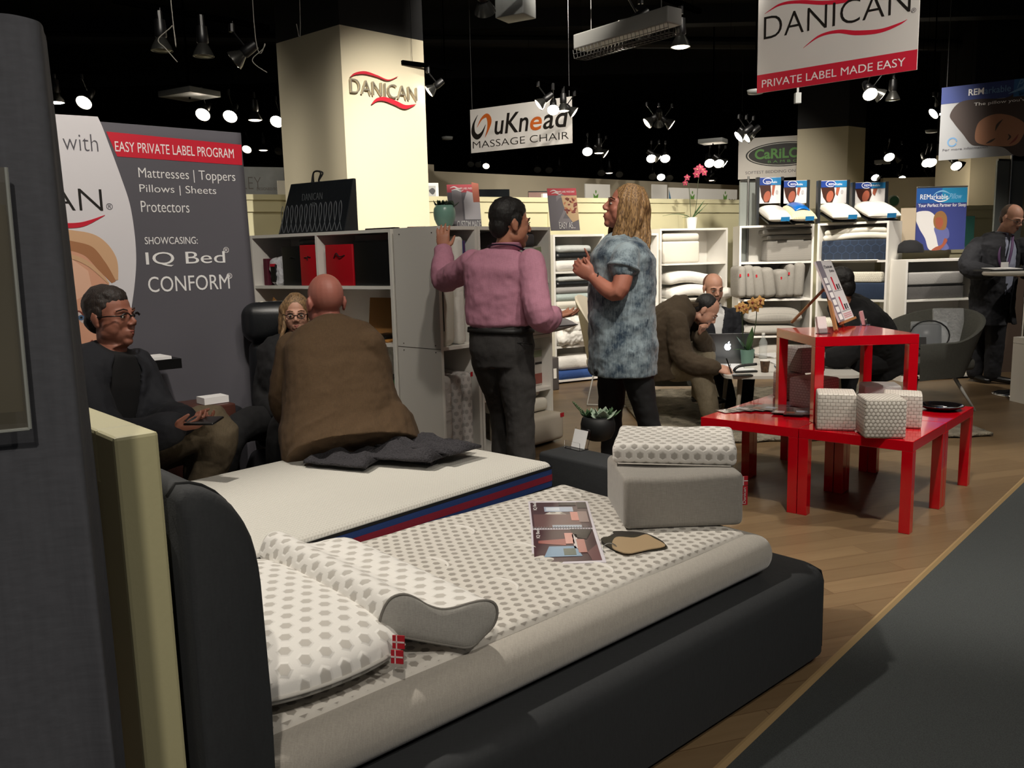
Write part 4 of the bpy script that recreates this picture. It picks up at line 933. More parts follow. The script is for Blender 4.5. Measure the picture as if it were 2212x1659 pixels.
MB(RD2).rbox((.3, .06, zd[1]+.10), (.62, .16, .2), .09, 5).build('pillow', ivq, smooth=True, label='rolled white quilted pillow on the third row behind the easel', cat='pillow')
# --- shelf E
zd = [z+.012 for z in ZE]
o = T('mattress_sample', 'mattress sample in light and dark grey halves on the low shelf', 'sample', tuple(RE @ V(.4, .2, zd[2])))
c, w_ = xs(RE, 1955, 2082, 610, .03)
MB(RE).rbox((c, .16, zd[2]+.065), (w_, .27, .13), .012, 3).build('base_half', weave('slate_cloth', '#555352', 300), o, smooth=True); MB(RE).rbox((c, .16, zd[2]+.20), (w_, .27, .13), .02, 3).build('top_half', lgrey, o, smooth=True); MB(RE).box((c, .16, zd[2]+.132), (w_+.004, .274, .006)).build('piping', BLACK, o)
patt = hexdots('grey_pattern', '#8d8c8a', '#6b6a69', .03, .3, .8, .3)
MB(RE).rbox((.42, .16, zd[1]+.05), (.76, .28, .10), .02, 3).build('mattress_sample', patt, smooth=True, label='grey patterned sample low on the shelf behind the armchair', cat='sample')
MB(RE).rbox((.42, .16, zd[0]+.13), (.72, .28, .26), .03, 3).build('mattress_sample', offw, smooth=True, label='ivory sample on the lowest row behind the armchair', cat='sample')

# ================= things standing on the shelves =================
def leafm(n='leaf_green', c='#2f4a24'): return mat(n, c, .45, var=(20, .2))
def leaf(b, p, d, L, w_, bend=.3, up=V(0, 0, 1), t=.003):
    d = Vector(d).normalized(); sd_ = d.cross(up).normalized(); u2 = sd_.cross(d)
    def fn(u, v):
        s = v; wd = w_*math.sin(PI*min(.98, max(.03, s))**.8)*(1-.1*s)
        q = Vector(p)+d*(L*s)+u2*(-bend*L*s*s)+sd_*((u-.5)*2*wd)
        return q+u2*(-abs(u-.5)*.35*wd)
    b.grid(fn, 4, 8, t)
def succulent(b, c, R, n, h, rnd, w_=.35):
    for k in range(n):
        a = k*2.4; e = .25+.75*k/n; r = R*(1.05-.7*k/n)
        d = V(math.cos(a)*(1.1-e), math.sin(a)*(1.1-e), e*.9+.1)
        leaf(b, Vector(c)+V(0, 0, h*k/n*.3), d, r, r*w_, -.15)
teal = mat('teal_glaze', '#7aa394', .3, coat=.3); soil = mat('soil', '#221a14', .95, bump=(60, .8, .02))
# teal round pot by the hand
tp = at(960, 497, 5.56); tz = SH
tp = V(tp.x, tp.y+.06, tz)
o = T('potted_succulent', 'round pale teal pot of succulents on the shelf, by the raised hand', 'plant', tuple(tp))
MB().lathe([(0, 0), (.040, 0), (.052, .012), (.068, .05), (.072, .085), (.068, .115), (.058, .135), (.054, .135), (.060, .112), (.062, .10)], tuple(tp), 32).build('pot', teal, o, smooth=True)
MB().lathe([(0, .115), (.058, .115), (.058, .11), (0, .11)][::-1], tuple(tp), 20).build('soil', soil, o)
b = MB(); rr_ = random.Random(3)
for (dx, dy, n_) in ((-.03, 0, 16), (-.005, .02, 12)): succulent(b, tp+V(dx, dy, .125), .062, n_, .03, rr_, .22)
b.build('spiky_succulent', leafm('succulent_dark', '#26382a'), o, smooth=True)
b = MB(); succulent(b, tp+V(.035, 0, .12), .065, 8, .03, rr_, .45); b.build('leafy_succulent', leafm('succulent_grey', '#3d4a3c'), o, smooth=True)
# leaning boards CUSTOM MADE and EASY AS
colg = mat('poster_grey', '#77737a', .6)
def promo(label, M, W_, H_, word, big, kind):
    o = T('sign_board', label, 'sign', tuple(M @ V(W_/2, 0, 0)))
    MB(M).prism(rect(0, 0, W_, H_), .006, None, -.006).build('board', colg, o)
    flat(rect(0, H_-.055, W_, H_), 1, M, mat('coral_print', '#c5434f', .6), o, 'red_header')
    text('PRIVATE LABEL MADE EASY', .28*W_, H_-.035, .66*W_, .014, M, PRW, o, z0=.0014)
    flat(ribbon([(.02, H_-.025, .001), (.05, H_-.016, .004), (.08, H_-.03, .003), (.1, H_-.025, .001)]), 2, M, PRW, o, 'swoosh')
    flat(ribbon([(.03, H_-.042, .001), (.06, H_-.034, .004), (.09, H_-.046, .003), (.11, H_-.04, .001)]), 2, M, PRW, o, 'swoosh')
    text(big, .06 if kind else .03, .06, .45*W_ if kind else .3*W_, .22, M, mat('numeral_grey', '#938e93', .6), o, z0=.0008)
    if kind == 1:
        pm = mat('print_cream', '#d9b78c', .6); flat([(.46*W_, H_-.058), (W_, H_-.058), (W_, .08), (.78*W_, .06), (.6*W_, .12), (.5*W_, .2)], 2, M, pm, o, 'printed_photo')
        rn = random.Random(5)
        for k in range(26):
            x, yv = rn.uniform(.56, .95)*W_, rn.uniform(.13, H_-.08)
            flat(oval(x, yv, .010+.008*rn.random(), .007, 10, rn.random()*3), 3, M, mat('print_berry', '#8f3f38', .6) if k % 3 else mat('print_peach', '#cf8560', .6), o, 'printed_spot')
    else:
        flat([(.5*W_, .07), (W_, .07), (W_, .24), (.62*W_, .27), (.5*W_, .2)], 2, M, mat('print_white_bed', '#cfccd2', .6), o, 'printed_bed'); flat([(.8*W_, .19), (W_, .19), (W_, .32), (.78*W_, .33)], 3, M, mat('print_orange', '#c2694f', .6), o, 'printed_cushion')
    text(word, .24*W_ if kind == 0 else .3*W_, .012, .74*W_ if kind == 0 else .55*W_, .05, M, PRW, o, z0=.0024)
pA = at(972, 497, 5.78); M_ = F(pA, (.98, .2, 0), (-.08, .30, 1)) @ RX90; promo('grey sign board with a big numeral and orange cushion photo, behind the teal pot', M_, .215, .315, 'CUSTOM MADE', '1', 0)
pB = at(1190, 498, 6.42); M_ = F(pB, (.98, .2, 0), (-.10, .30, 1)) @ RX90; promo('grey sign board with a big numeral two and a berry photo, on the shelf top', M_, .222, .325, 'EASY AS...', '2', 1)
# white orchid pot with pink blossom
def flower(b, c, s, face, petals=5):
    f = Vector(face).normalized(); u = f.cross(V(0, 0, 1)).normalized(); v = u.cross(f)
    for k in range(petals):
        a = 2*PI*k/petals+PI/2; d = u*math.cos(a)+v*math.sin(a)
        leaf(b, c, d+f*.25, s, s*.42, .2, f, .002)
def orchid(label, base, H_, potm, pr, ph, leaves, stems, fm, fm2, square=0.):
    o = T('orchid', label, 'plant', tuple(base))
    MB().lathe([(0, 0), (pr*.78, 0), (pr, ph), (pr*.93, ph), (pr*.9, ph*.9), (0, ph*.9)], tuple(base), 28).build('pot', potm, o, smooth=True, ang=40)
    for d, L_, w_, bd in leaves: b = MB(); leaf(b, base+V(0, 0, ph*.9), d, L_, w_, bd); b.build('leaf', leafm('orchid_leaf', '#35562c'), o, smooth=True)
    for pts, fl in stems:
        P_ = [base+V(*p) for p in pts]
        st = MB().tube(spline(P_, 8), .0035, 6).build('stem', leafm('orchid_stem', '#39412a'), o, smooth=True)
        for c, s, dv in fl:
            b = MB(); flower(b, base+V(*c), s, dv); fo = b.build('flower', fm, st, smooth=True); b = MB(); b.ell(base+V(*c)+Vector(dv).normalized()*.008, s*.22); b.build('flower_lip', fm2, fo, smooth=True)
ob = at(1494, 494, 10.1); ob = V(ob.x, ob.y, 1.60); k = 10.1/1858.8
pink = mat('orchid_pink', '#a03450', .6, var=(40, .3)); pinkl = mat('orchid_pale', '#c98d70', .6); yel = mat('orchid_amber', '#b88a4c', .6, var=(60, .25)); yell = mat('orchid_heart', '#7a2f1e', .6)
def o2(px, py, ox=1497, oy=494): return ((px-ox)*k, 0, (oy-py)*k)
orchid('pink orchid in a white pot on top of the white shelf', ob, .6, WHITEP, .064, .128,
       [(V(-.8, 0, .75), .27, .028, .75), (V(.6, .1, 1), .25, .030, .1), (V(.75, -.1, .75), .24, .026, .05), (V(-.6, -.2, .25), .12, .02, .3), (V(.7, .2, .55), .17, .010, 0)],
       [([(-.01, 0, .12), o2(1494, 455), o2(1491, 410), o2(1486, 392)], [((*o2(1486, 388)[:1], -.02, o2(1486, 388)[2]), .038, (-.2, -1, 0)), ((o2(1482, 399)[0], -.02, o2(1482, 399)[2]), .034, (-.5, -1, -.2))]),
        ([(.015, 0, .12), o2(1506, 450), o2(1510, 400), o2(1513, 378)], [((o2(a, c_)[0], -.02, o2(a, c_)[2]), .046, (d, -1, e)) for a, c_, d, e in ((1507, 372, -.3, .1), (1518, 373, .3, .2), (1506, 382, -.3, -.2), (1522, 378, .4, 0), (1513, 368, 0, .4))])], pink, pinkl)
# four pillow displays with printed headers
rem1 = mat('print_blue', '#1c3a86', .4); rem2 = mat('print_cyan', '#2273a8', .4); photo = mat('photo_white', '#d6d3d2', .4); photo2 = mat('photo_hair', '#3a1d14', .4); photo3 = mat('photo_skin', '#9c5540', .4)
frameb = mat('display_frame', '#1e2124', .4)
def display(label, px0, px1, pt, pbm, y, pillm, plabel, lit, gel=False, sk=0.):
    p = at(px0, pbm, y); q = at(px1, pbm, y); x = q-p; W_ = x.length
    M = F(V(p.x, p.y, 1.60), V(x.x, x.y, 0)) @ RX90; f = PL(M); zt = f(px0, pt)[1]; zb = f(px0+8, pbm)[1]
    o = T('display_stand', label, 'display stand', tuple(M @ V(W_/2, 0, 0)))
    for x0 in (-.03, W_): MB(M).box((x0+.014, zt/2, -.02), (.03, zt, .06)).build('post', frameb, o)
    h0 = zt-(zt-zb)*1.0
    MB(M).box((W_/2, (zt+h0)/2, -.01), (W_+.0, zt-h0-.004, .012)).build('header_board', photo, o)
    zs_ = h0+(zt-h0)*.70
    flat(rect(0, zs_, W_*.55, zt-.006), 1, M, rem1, o, 'blue_header'); flat(rect(W_*.55, zs_, W_, zt-.006), 1, M, rem2, o, 'blue_header')
    text('REMarkable', W_*.3, zs_+.02, W_*.52, .022, M, PRW, o, z0=.0015); flat(ribbon([(W_*.38+.05*math.cos(a), (zs_+zt)/2+.03*math.sin(a), .003) for a in [i/10*2*PI-.3 for i in range(10)]], 30), 2, M, PRW, o, 'eye_logo')
    flat([(.01*W_, zs_-.003), (.52*W_, zs_-.003), (.56*W_, h0+.09), (.46*W_, h0+.012), (.24*W_, h0+.012), (.10*W_, h0+.07)], 1, M, photo2, o, 'printed_hair'); flat(oval(.36*W_, h0+.075, .036, .060, 18, -.25), 2, M, photo3, o, 'printed_face'); flat([(.60*W_, zs_-.003), (.74*W_, zs_-.003), (.66*W_, h0+.08), (.58*W_, h0+.10)], 2, M, photo3, o, 'printed_hand'); flat(oval(.82*W_, h0+.12, .015, .022, 14), 1, M, mat('print_pale', '#b5b2b3', .4), o, 'printed_mark')
    # sloping deck carrying the pillow
    sl = F(V(p.x, p.y, 1.60)+V(0, 0, .105), V(x.x, x.y, 0))
    dk = sl @ Tr(W_/2+sk, -.16, .0) @ Rx(.27)
    MB(dk).box((0, 0, -.045), (W_*.96, .40, .015)).build('deck', frameb, o)
    po = T('pillow', plabel, 'pillow', tuple(dk @ V(0, 0, 0)))
    uu, ll, rim_ = pil(dk @ Tr(-W_*.52, -.24, -.04), W_*1.04, .46, .125, n=16, k=3.0, corner=.0); uu.build('cover', pillm, po, smooth=True); ll.build('underside', offw, po, smooth=True)
    MB(dk).box((W_*.18, -.255, .015), (.09, .004, .045)).build('price_label', rem2, po)
    if gel:
        b = MB(dk @ Tr(0, 0, .0)); b.grid(lambda u, v: V((u-.5)*W_*.62, -.15+v*.34, .112-.09*(v-.42)**2-.03*(2*u-1)**2), 10, 10, .012); b.build('gel_pad', mat('gel_blue', '#0f63b4', .25), po, smooth=True)
lat = hexdots('white_mesh', '#dcdad6', '#c9c6c1', .014, .3, .85, .5); latex = hexdots('cream_latex', '#d8cfa9', '#b9b08c', .02, .25, .8, .6)
display('pillow display with a bright printed header, leftmost of four', 1640, 1686, 383, 440, 9.5, lat, 'white lattice pillow on the leftmost display', 1)
display('pillow display with a printed header over the blue gel pillow', 1692, 1742, 390, 440, 9.5, latex, 'cream latex pillow with a blue gel pad', 0, True, sk=-.02)
display('pillow display with a darker header, third from the left', 1772, 1828, 390, 440, 9.3, offw, 'smooth ivory pillow on the third display', 0)
display('pillow display with a printed header, rightmost of four', 1846, 1911, 394, 440, 9.15, whit, 'bright white pillow on the rightmost display', 1)
# poster with the hugged pillow on the low wall
pp0 = at(1975, 541, 9.02); PMt = F(pp0, (1, .05, 0)) @ RX90; f = PL(PMt)
Wp_, Hp_ = f(2083, 541)[0], f(1977, 407)[1]
o = T('poster', 'blue poster of a woman hugging a long white pillow, standing on the low wall', 'poster', tuple(PMt @ V(Wp_/2, 0, 0)))
MB(PMt).prism(rect(0, 0, Wp_, Hp_), .008, None, -.008).build('board', mat('poster_violet', '#3b437f', .4), o)
MB(PMt).cyl(V(0, Hp_+.01, 0), V(Wp_, Hp_+.01, 0), .008).build('top_rail', STEEL, o)
flat(rect(0, Hp_*.76, Wp_*.5, Hp_), 1, PMt, mat('poster_blue', '#28579a', .4), o, 'blue_header'); flat(rect(Wp_*.5, Hp_*.76, Wp_, Hp_), 1, PMt, mat('poster_cyan', '#2a86b4', .4), o, 'blue_header')
text('REMarkable', Wp_*.07, Hp_*.82, Wp_*.55, .05, PMt, PRW, o, z0=.0014); text('Pillow', Wp_*.64, Hp_*.82, Wp_*.26, .055, PMt, mat('print_lightblue', '#7fb4d6', .5), o, z0=.0014, shear=.4)
flat(ribbon([(Wp_*.3, Hp_*.84, .001), (Wp_*.38, Hp_*.92, .005), (Wp_*.52, Hp_*.95, .008), (Wp_*.66, Hp_*.9, .002)]), 2, PMt, mat('print_lightblue', '#7fb4d6', .5), o, 'eye_logo'); flat(ribbon([(Wp_*.3, Hp_*.83, .001), (Wp_*.44, Hp_*.785, .006), (Wp_*.58, Hp_*.80, .004), (Wp_*.64, Hp_*.84, .001)]), 2, PMt, PRW, o, 'eye_logo')
text('Your Perfect Partner for Sleep', .02, Hp_*.68, Wp_*.95, .045, PMt, PRW, o, z0=.0014)
def q4(pts, k, m, nm): return flat(blob([f(*p) for p in pts], 5), k, PMt, m, o, nm)
q4([(1976, 462), (2005, 456), (2022, 470), (2020, 490), (2028, 515), (2038, 536), (2008, 540), (1998, 515), (1985, 492)], 1, photo, 'printed_pillow')
q4([(2018, 492), (2035, 486), (2048, 495), (2050, 512), (2042, 520), (2050, 537), (2030, 538), (2022, 510)], 2, mat('print_tee', '#5d6299', .6), 'printed_shirt'); q4([(2016, 475), (2022, 460), (2035, 456), (2045, 468), (2044, 490), (2036, 497), (2020, 492)], 3, mat('print_blond', '#8a6238', .6), 'printed_hair'); q4([(2021, 472), (2033, 470), (2037, 482), (2030, 494), (2022, 488)], 4, photo3, 'printed_face'); q4([(2040, 515), (2046, 520), (2032, 538), (2012, 541), (2020, 534), (2034, 528)], 5, photo3, 'printed_arm')
bc = at(1963, 542, 8.9); MB().lathe([(0, 0), (.13, 0), (.135, .02), (.12, .08), (.06, .125), (0, .13)], (bc.x+.02, bc.y+.02, 1.345-.07), 20).build('cap', mat('black_knit', '#0f0f12', .9), smooth=True, label='black knitted cap lying on the low wall beside the blue poster', cat='cap')
cd = at(1948, 505, 9.0); cM = F(cd, (1, .05, 0)) @ RX90; MB(cM).prism(rect(-.02, -.16, .14, .26), .005).build('print_card', mat('card_beige', '#b5a58e', .6), label='pale printed card standing behind the black cap', cat='card'); 
ck_ = T('clock', 'small green round alarm clock on the shelf behind the white pillow', 'clock', (at(1929, 440, 11.3).x, 11.3, 1.84))
cc = V(at(1929, 440, 11.3).x, 11.3, 1.84+.075); MB(F(cc, (1, 0, 0))).lathe([(0, -.03), (.068, -.03), (.075, -.02), (.075, .02), (.068, .03), (0, .03)], n=24, M=RX90).build('case', mat('clock_rim', '#8a8f80', .4), ck_, smooth=True); MB(F(cc, (1, 0, 0))).lathe([(0, .031), (.06, .031), (.06, .034), (0, .034)], n=24, M=RX90).build('face', mat('clock_green', '#2d5a3c', .5), ck_)
# ================= red side tables =================
def red_table(o, yaw, z0, label, group, size=.55, h=.45):
    """o = front left floor corner, x axis at yaw"""
    M = Tr(o[0], o[1], z0) @ Rz(yaw)
    t = T('side_table', label, 'table', tuple(M @ V(size/2, size/2, 0)), group)
    MB(M).box((size/2, size/2, h-.025), (size, size, .05)).build('table_top', RED, t, bev=.002)
    for x in (.025, size-.025):
        for y in (.025, size-.025): MB(M).box((x, y, (h-.05)/2), (.05, .05, h-.05)).build('leg', RED, t, bev=.002)
    return M
TY = -.7174; tx = V(math.cos(TY), math.sin(TY), 0); ty = V(-tx.y, tx.x, 0); TC = V(1.8688, 3.92, 0)
for i, j, lab in ((-1, 0, 'glossy red side table nearest the aisle, carrying the woven cubes'), (-2, 0, 'glossy red side table at the left front, carrying the fanned brochures'), (-1, 1, 'glossy red side table at the back right, carrying the black tray'), (-2, 1, 'glossy red side table at the back left, under the raised one')):
    p = TC+tx*(i*.554+.0)+ty*(j*.554); red_table(p, TY, 0, lab, 'red side tables pushed together')
UM = red_table(V(1.5679, 4.408, 0), .0571, .451, 'glossy red side table standing on top of the other red tables', 'red side tables pushed together')
# woven cubes
def woven(name, base, gap, sc):
    if name in _M: return _M[name]
    m = mat(name, base, .8); t = NT(m); uv = t.new('ShaderNodeTexCoord').outputs['UV']
    br = t.new('ShaderNodeTexBrick', {'Vector': uv, 'Scale': sc, 'Color1': (*lin(base), 1), 'Color2': (*[x*.92 for x in lin(base)], 1), 'Mortar': (*lin(gap), 1), 'Mortar Size': .035, 'Mortar Smooth': .6, 'Brick Width': .42, 'Row Height': .3})
    t.col(br.outputs[0]); t.bump(t.math('SUBTRACT', 1., br.outputs['Fac']), .6, .006); return m
wv1 = woven('woven_white', '#d2ccc3', '#a59d93', 17); wv3 = woven('woven_pinkish', '#d0bcb8', '#a58a86', 20)
wv2 = hexdots('diamond_weave', '#a59f95', '#d6d1c8', .020, .3, .8, .7)
def cube(px, size, yaw, z, m, label, zz=None, s3=None):
    p = onz(*px, z); s3 = s3 or (size, size, size)
    M = Tr(p.x, p.y, z) @ Rz(yaw)                                # p = corner nearest the viewer at the right front
    o = T('woven_cube', label, 'box', tuple(M @ V(-s3[0]/2, s3[1]/2, 0)), 'woven fabric cubes on the red tables')
    MB(M).rbox((-s3[0]/2, s3[1]/2, s3[2]/2), s3, .012, 3, puff=.004, seg=(3, 3, 3)).build('cover', m, o, smooth=True)
zt = .4515
cube((1849, 932), .185, -.30, zt, wv1, 'white brick-weave cube, left of the front pair'); cube((1957, 948), .188, -.16, zt, wv2, 'diamond-weave cube at the front, right of the brick-weave one')
cube((1990, 927), .15, -.42, zt, wv1, 'bright white woven cube behind the diamond-weave one', s3=(.18, .16, .17)); cube((1946, 897), .14, -.2, zt, mat('grey_net', '#a9a8a6', .7, bump=(200, .4)), 'grey net-covered cube at the back of the front group', s3=(.19, .16, .16))
Mq = Tr(*onz(1772, 886, zt)) @ Rz(.62)
o = T('woven_cube', 'large pinkish woven cube under the raised red table, at the bottom of its stack', 'box', tuple(Mq @ V(0, .1, 0)), 'woven fabric cubes on the red tables')
MB(Mq).rbox((.08, .10, .085), (.20, .20, .17), .014, 3, puff=.004, seg=(3, 3, 3)).build('cover', wv3, o, smooth=True)
Mq2 = Tr(*onz(1700, 866, zt)) @ Rz(.25)
o = T('woven_cube', 'pinkish woven cube under the raised table, left of the large one', 'box', tuple(Mq2 @ V(.07, .08, 0)), 'woven fabric cubes on the red tables')
MB(Mq2).rbox((.068, .09, .082), (.13, .16, .164), .014, 3, puff=.004).build('cover', wv3, o, smooth=True)
Mq3 = Tr(*onz(1740, 807, zt+.17)) @ Rz(.3)
o = T('woven_cube', 'small grey woven cube topmost of the stack under the raised table', 'box', tuple(Mq3 @ V(.07, .09, 0)), 'woven fabric cubes on the red tables')
MB(Mq3).rbox((.06, .09, .075), (.17, .17, .15), .014, 3, puff=.004).build('cover', woven('woven_grey', '#bdb3b0', '#8f8583', 20), o, smooth=True)
tc = onz(2032, 884, zt)
thing1(MB().lathe([(0, 0), (.07, 0), (.085, .006), (.115, .022), (.118, .026), (.112, .026), (.085, .012), (0, .009)], (tc.x, tc.y, zt), 40), 'tray', mat('black_glass', '#0c0a0b', .08, coat=.5), 'round glossy black tray at the back of the red table', 'tray', smooth=True)
# fanned brochures
gl = [mat('brochure_%d' % k, c, .18, coat=.3) for k, c in enumerate(('#5d5755', '#47403f', '#6b6562', '#3c3434', '#77706e', '#544b4a'))]
fx = [((1553, 896), (1590, 886), 10), ((1562, 893), (1602, 884), -4), ((1572, 899), (1610, 882), 4), ((1590, 893), (1630, 881), -10), ((1608, 893), (1650, 880), -22), ((1640, 890), (1672, 880), -30), ((1668, 896), (1694, 886), -45), ((1688, 901), (1716, 889), -52), ((1712, 899), (1736, 888), -60)]
for k, (a, c, r) in enumerate(fx):
    p = onz(*c, zt+.001+.0015*k); M = Tr(p.x, p.y, p.z) @ Rz(TY+math.radians(60+k*7))
    o = T('brochure', 'glossy dark brochure fanned on the red table, %s from the left' % ('first', 'second', 'third', 'fourth', 'fifth', 'sixth', 'seventh', 'eighth', 'ninth')[k], 'brochure', tuple(p), 'fanned brochures on the red table')
    MB(M).box((0, 0, .0007), (.21, .10, .0012)).build('paper', gl[k % 6], o)
    MB(M).box((-.06+.02*(k % 3), .01, .0016), (.05, .06, .0005)).build('picture', mat('brochure_pic_%d' % (k % 3), ('#b8aeb0', '#87533f', '#9da3ad')[k % 3], .2), o)
p = onz(1722, 872, zt+.001); M = Tr(p.x, p.y, p.z) @ Rz(.1); thing1(MB(M).box((0, 0, .001), (.2, .15, .002)), 'leaflet', mat('leaflet_lilac', '#a898ac', .25), 'pale lilac leaflet lying under the raised red table', 'leaflet')
# on the raised table
z9 = .9015
def holder(px, yaw, w_, h_, label, cardh, cm):
    p = onz(*px, z9); M = Tr(p.x, p.y, z9) @ Rz(yaw)
    o = T('card_holder', label, 'card holder', tuple(p))
    MB(M @ Rx(-.25)).box((0, 0, h_/2), (w_, .003, h_)).build('back', CLEAR, o); MB(M).box((0, -.02, .0015), (w_, .05, .003)).build('base', CLEAR, o); MB(M @ Tr(0, -.03, 0) @ Rx(-.25)).box((0, 0, h_*.25), (w_, .003, h_*.5)).build('front_lip', CLEAR, o)
    MB(M @ Tr(0, -.014, .003) @ Rx(-.25)).box((0, 0, cardh/2), (w_*.92, .016, cardh)).build('cards', cm, o)
holder((1773, 720), .25, .058, .07, 'clear card holder with white cards at the left of the raised red table', .088, mat('card_white', '#d7cdcd', .5)); holder((1861, 702), 1.1, .075, .07, 'clear card holder with pink edges at the back of the raised red table', .08, mat('card_pink', '#b98c90', .5))
# chart on a small wooden easel, facing the aisle
woodl = mat('light_wood', '#a06f45', .45, bump=(40, .1))
bl_ = onz(1815, 696, .935); br_ = onz(1845, 684, .935); X = br_-bl_; X.z = 0; X.normalize()
Wc = .30; X = V(.52, .85, 0).normalized(); nb = V(-X.y, X.x, 0)
EM = F(bl_, X, V(0, 0, 1)+nb*.42) @ RX90; ef = PL(EM); Hc = .415
o = T('chart_board', 'white chart board with red and grey bars, leaning on the wooden easel', 'sign', tuple(bl_))
Wc = max(.16, ef(1845, 685)[0]); Hc = ef(1759, 565)[1] if .25 < ef(1759, 565)[1] < .6 else .415
MB(EM).prism(rect(0, 0, Wc, Hc), .012, None, -.012).build('board', mat('board_white', '#d9d5d6', .4), o)
gp_ = mat('chart_grey', '#7b7580', .5); flat(rect(0, 0, Wc*.30, Hc), 1, EM, gp_, o, 'side_column')
for k in range(6): flat(rect(Wc*.05, Hc*(.03+.12*k), Wc*.25, Hc*(.12+.12*k)), 2, EM, PRW, o, 'label_cell')
for y0 in (.16, .50):
    flat(rect(Wc*.5, Hc*y0, Wc*.58, Hc*(y0+.22)), 1, EM, REDP, o, 'red_bar'); flat(rect(Wc*.66, Hc*y0, Wc*.74, Hc*(y0+.09)), 1, EM, INK, o, 'dark_bar'); flat(rect(Wc*.8, Hc*y0, Wc*.88, Hc*(y0+.09)), 1, EM, GREYP, o, 'grey_bar')
    flat(rect(Wc*.38, Hc*(y0-.02), Wc*.95, Hc*(y0-.014)), 1, EM, GREYP, o, 'baseline')
text('Danican', Wc*.36, Hc*.87, Wc*.5, Hc*.05, EM, GREYP, o, z0=.0014); text('Delta', Wc*.6, Hc*.80, Wc*.3, Hc*.04, EM, GREYP, o, z0=.0014)
for k in range(3): flat(rect(Wc*.38, Hc*(.03+.03*k), Wc*.95, Hc*(.045+.03*k)), 1, EM, mat('chart_pink', '#c98a92', .5), o, 'pink_line')
es = T('easel', 'small wooden tabletop easel holding the chart board', 'easel', tuple(onz(1800, 716, z9)))
e0 = onz(1806, 716, z9); e1 = onz(1813, 709, z9); e2 = at(1745, 688, bl_.y+.22)
def stick(a, c, w_, nm): MB().tube([a, c], w_, 4).build(nm, woodl, es)
tp_ = EM @ V(Wc*.45, Hc*.62, -.02)
stick(e0+V(0, 0, .004), EM @ V(Wc*.3, Hc*.6, -.022), .012, 'front_leg'); stick(e1+V(.05, .08, .004), EM @ V(Wc*.7, Hc*.6, -.022), .010, 'front_leg'); stick(V(tp_.x-.16, tp_.y+.16, z9+.004), tp_, .009, 'rear_leg')
MB(EM).box((Wc*.5, -.008, .0), (Wc*.9, .014, .03)).build('ledge', woodl, es)

# ================= bench plants, card holder =================
bz = .40
bp0 = onz(1292, 950, bz); o = T('potted_succulent', 'matt black round pot of green succulents on the charcoal bench', 'plant', (bp0.x, bp0.y, bz))
blackpot = mat('black_pot', '#0f1011', .6)
MB().lathe([(0, 0), (.045, 0), (.07, .012), (.088, .05), (.09, .085), (.082, .115), (.07, .125), (.064, .12), (.07, .1)], (bp0.x, bp0.y, bz), 32).build('pot', blackpot, o, smooth=True); MB().lathe([(0, .105), (.07, .105), (.07, .1), (0, .1)][::-1], (bp0.x, bp0.y, bz), 20).build('soil', soil, o)
c = V(bp0.x, bp0.y, bz+.115)
b = MB(); succulent(b, c+V(.015, -.03, .0), .085, 9, .03, None, .48); b.build('grey_succulent', mat('succulent_pale', '#8ea08c', .5), o, smooth=True)
b = MB(); succulent(b, c+V(.05, .0, 0), .075, 12, .03, None, .28); succulent(b, c+V(-.05, 0, 0), .07, 10, .03, None, .25); b.build('green_succulent', leafm('succulent_green', '#3e5a3a'), o, smooth=True)
b = MB(); b.tube(spline([c+V(-.03, 0, 0), c+V(-.09, 0, .04), c+V(-.13, 0, .09)], 6), [.004]*12+[.002], 5)
for k in range(10): b.ell(c+V(-.05-.008*k, .0, .01+.008*k), .006, nu=6, nv=5)
b.build('trailing_stem', leafm('stem_green', '#5d7150'), o, smooth=True)
p = onz(1252, 968, bz); M = Tr(p.x, p.y, bz) @ Rz(-.9)
o = T('card_holder', 'clear acrylic card holder with a white card, left of the black plant pot', 'card holder', tuple(p))
MB(M @ Rx(-.3)).box((0, 0, .05), (.11, .003, .10)).build('back', CLEAR, o); MB(M).box((0, -.02, .0015), (.11, .06, .003)).build('base', CLEAR, o); MB(M @ Tr(0, -.05, 0)).box((0, 0, .02), (.11, .003, .04)).build('front_lip', CLEAR, o); MB(M @ Tr(0, -.012, .004) @ Rx(-.3)).box((0, 0, .045), (.09, .006, .09)).build('card', PRW, o)

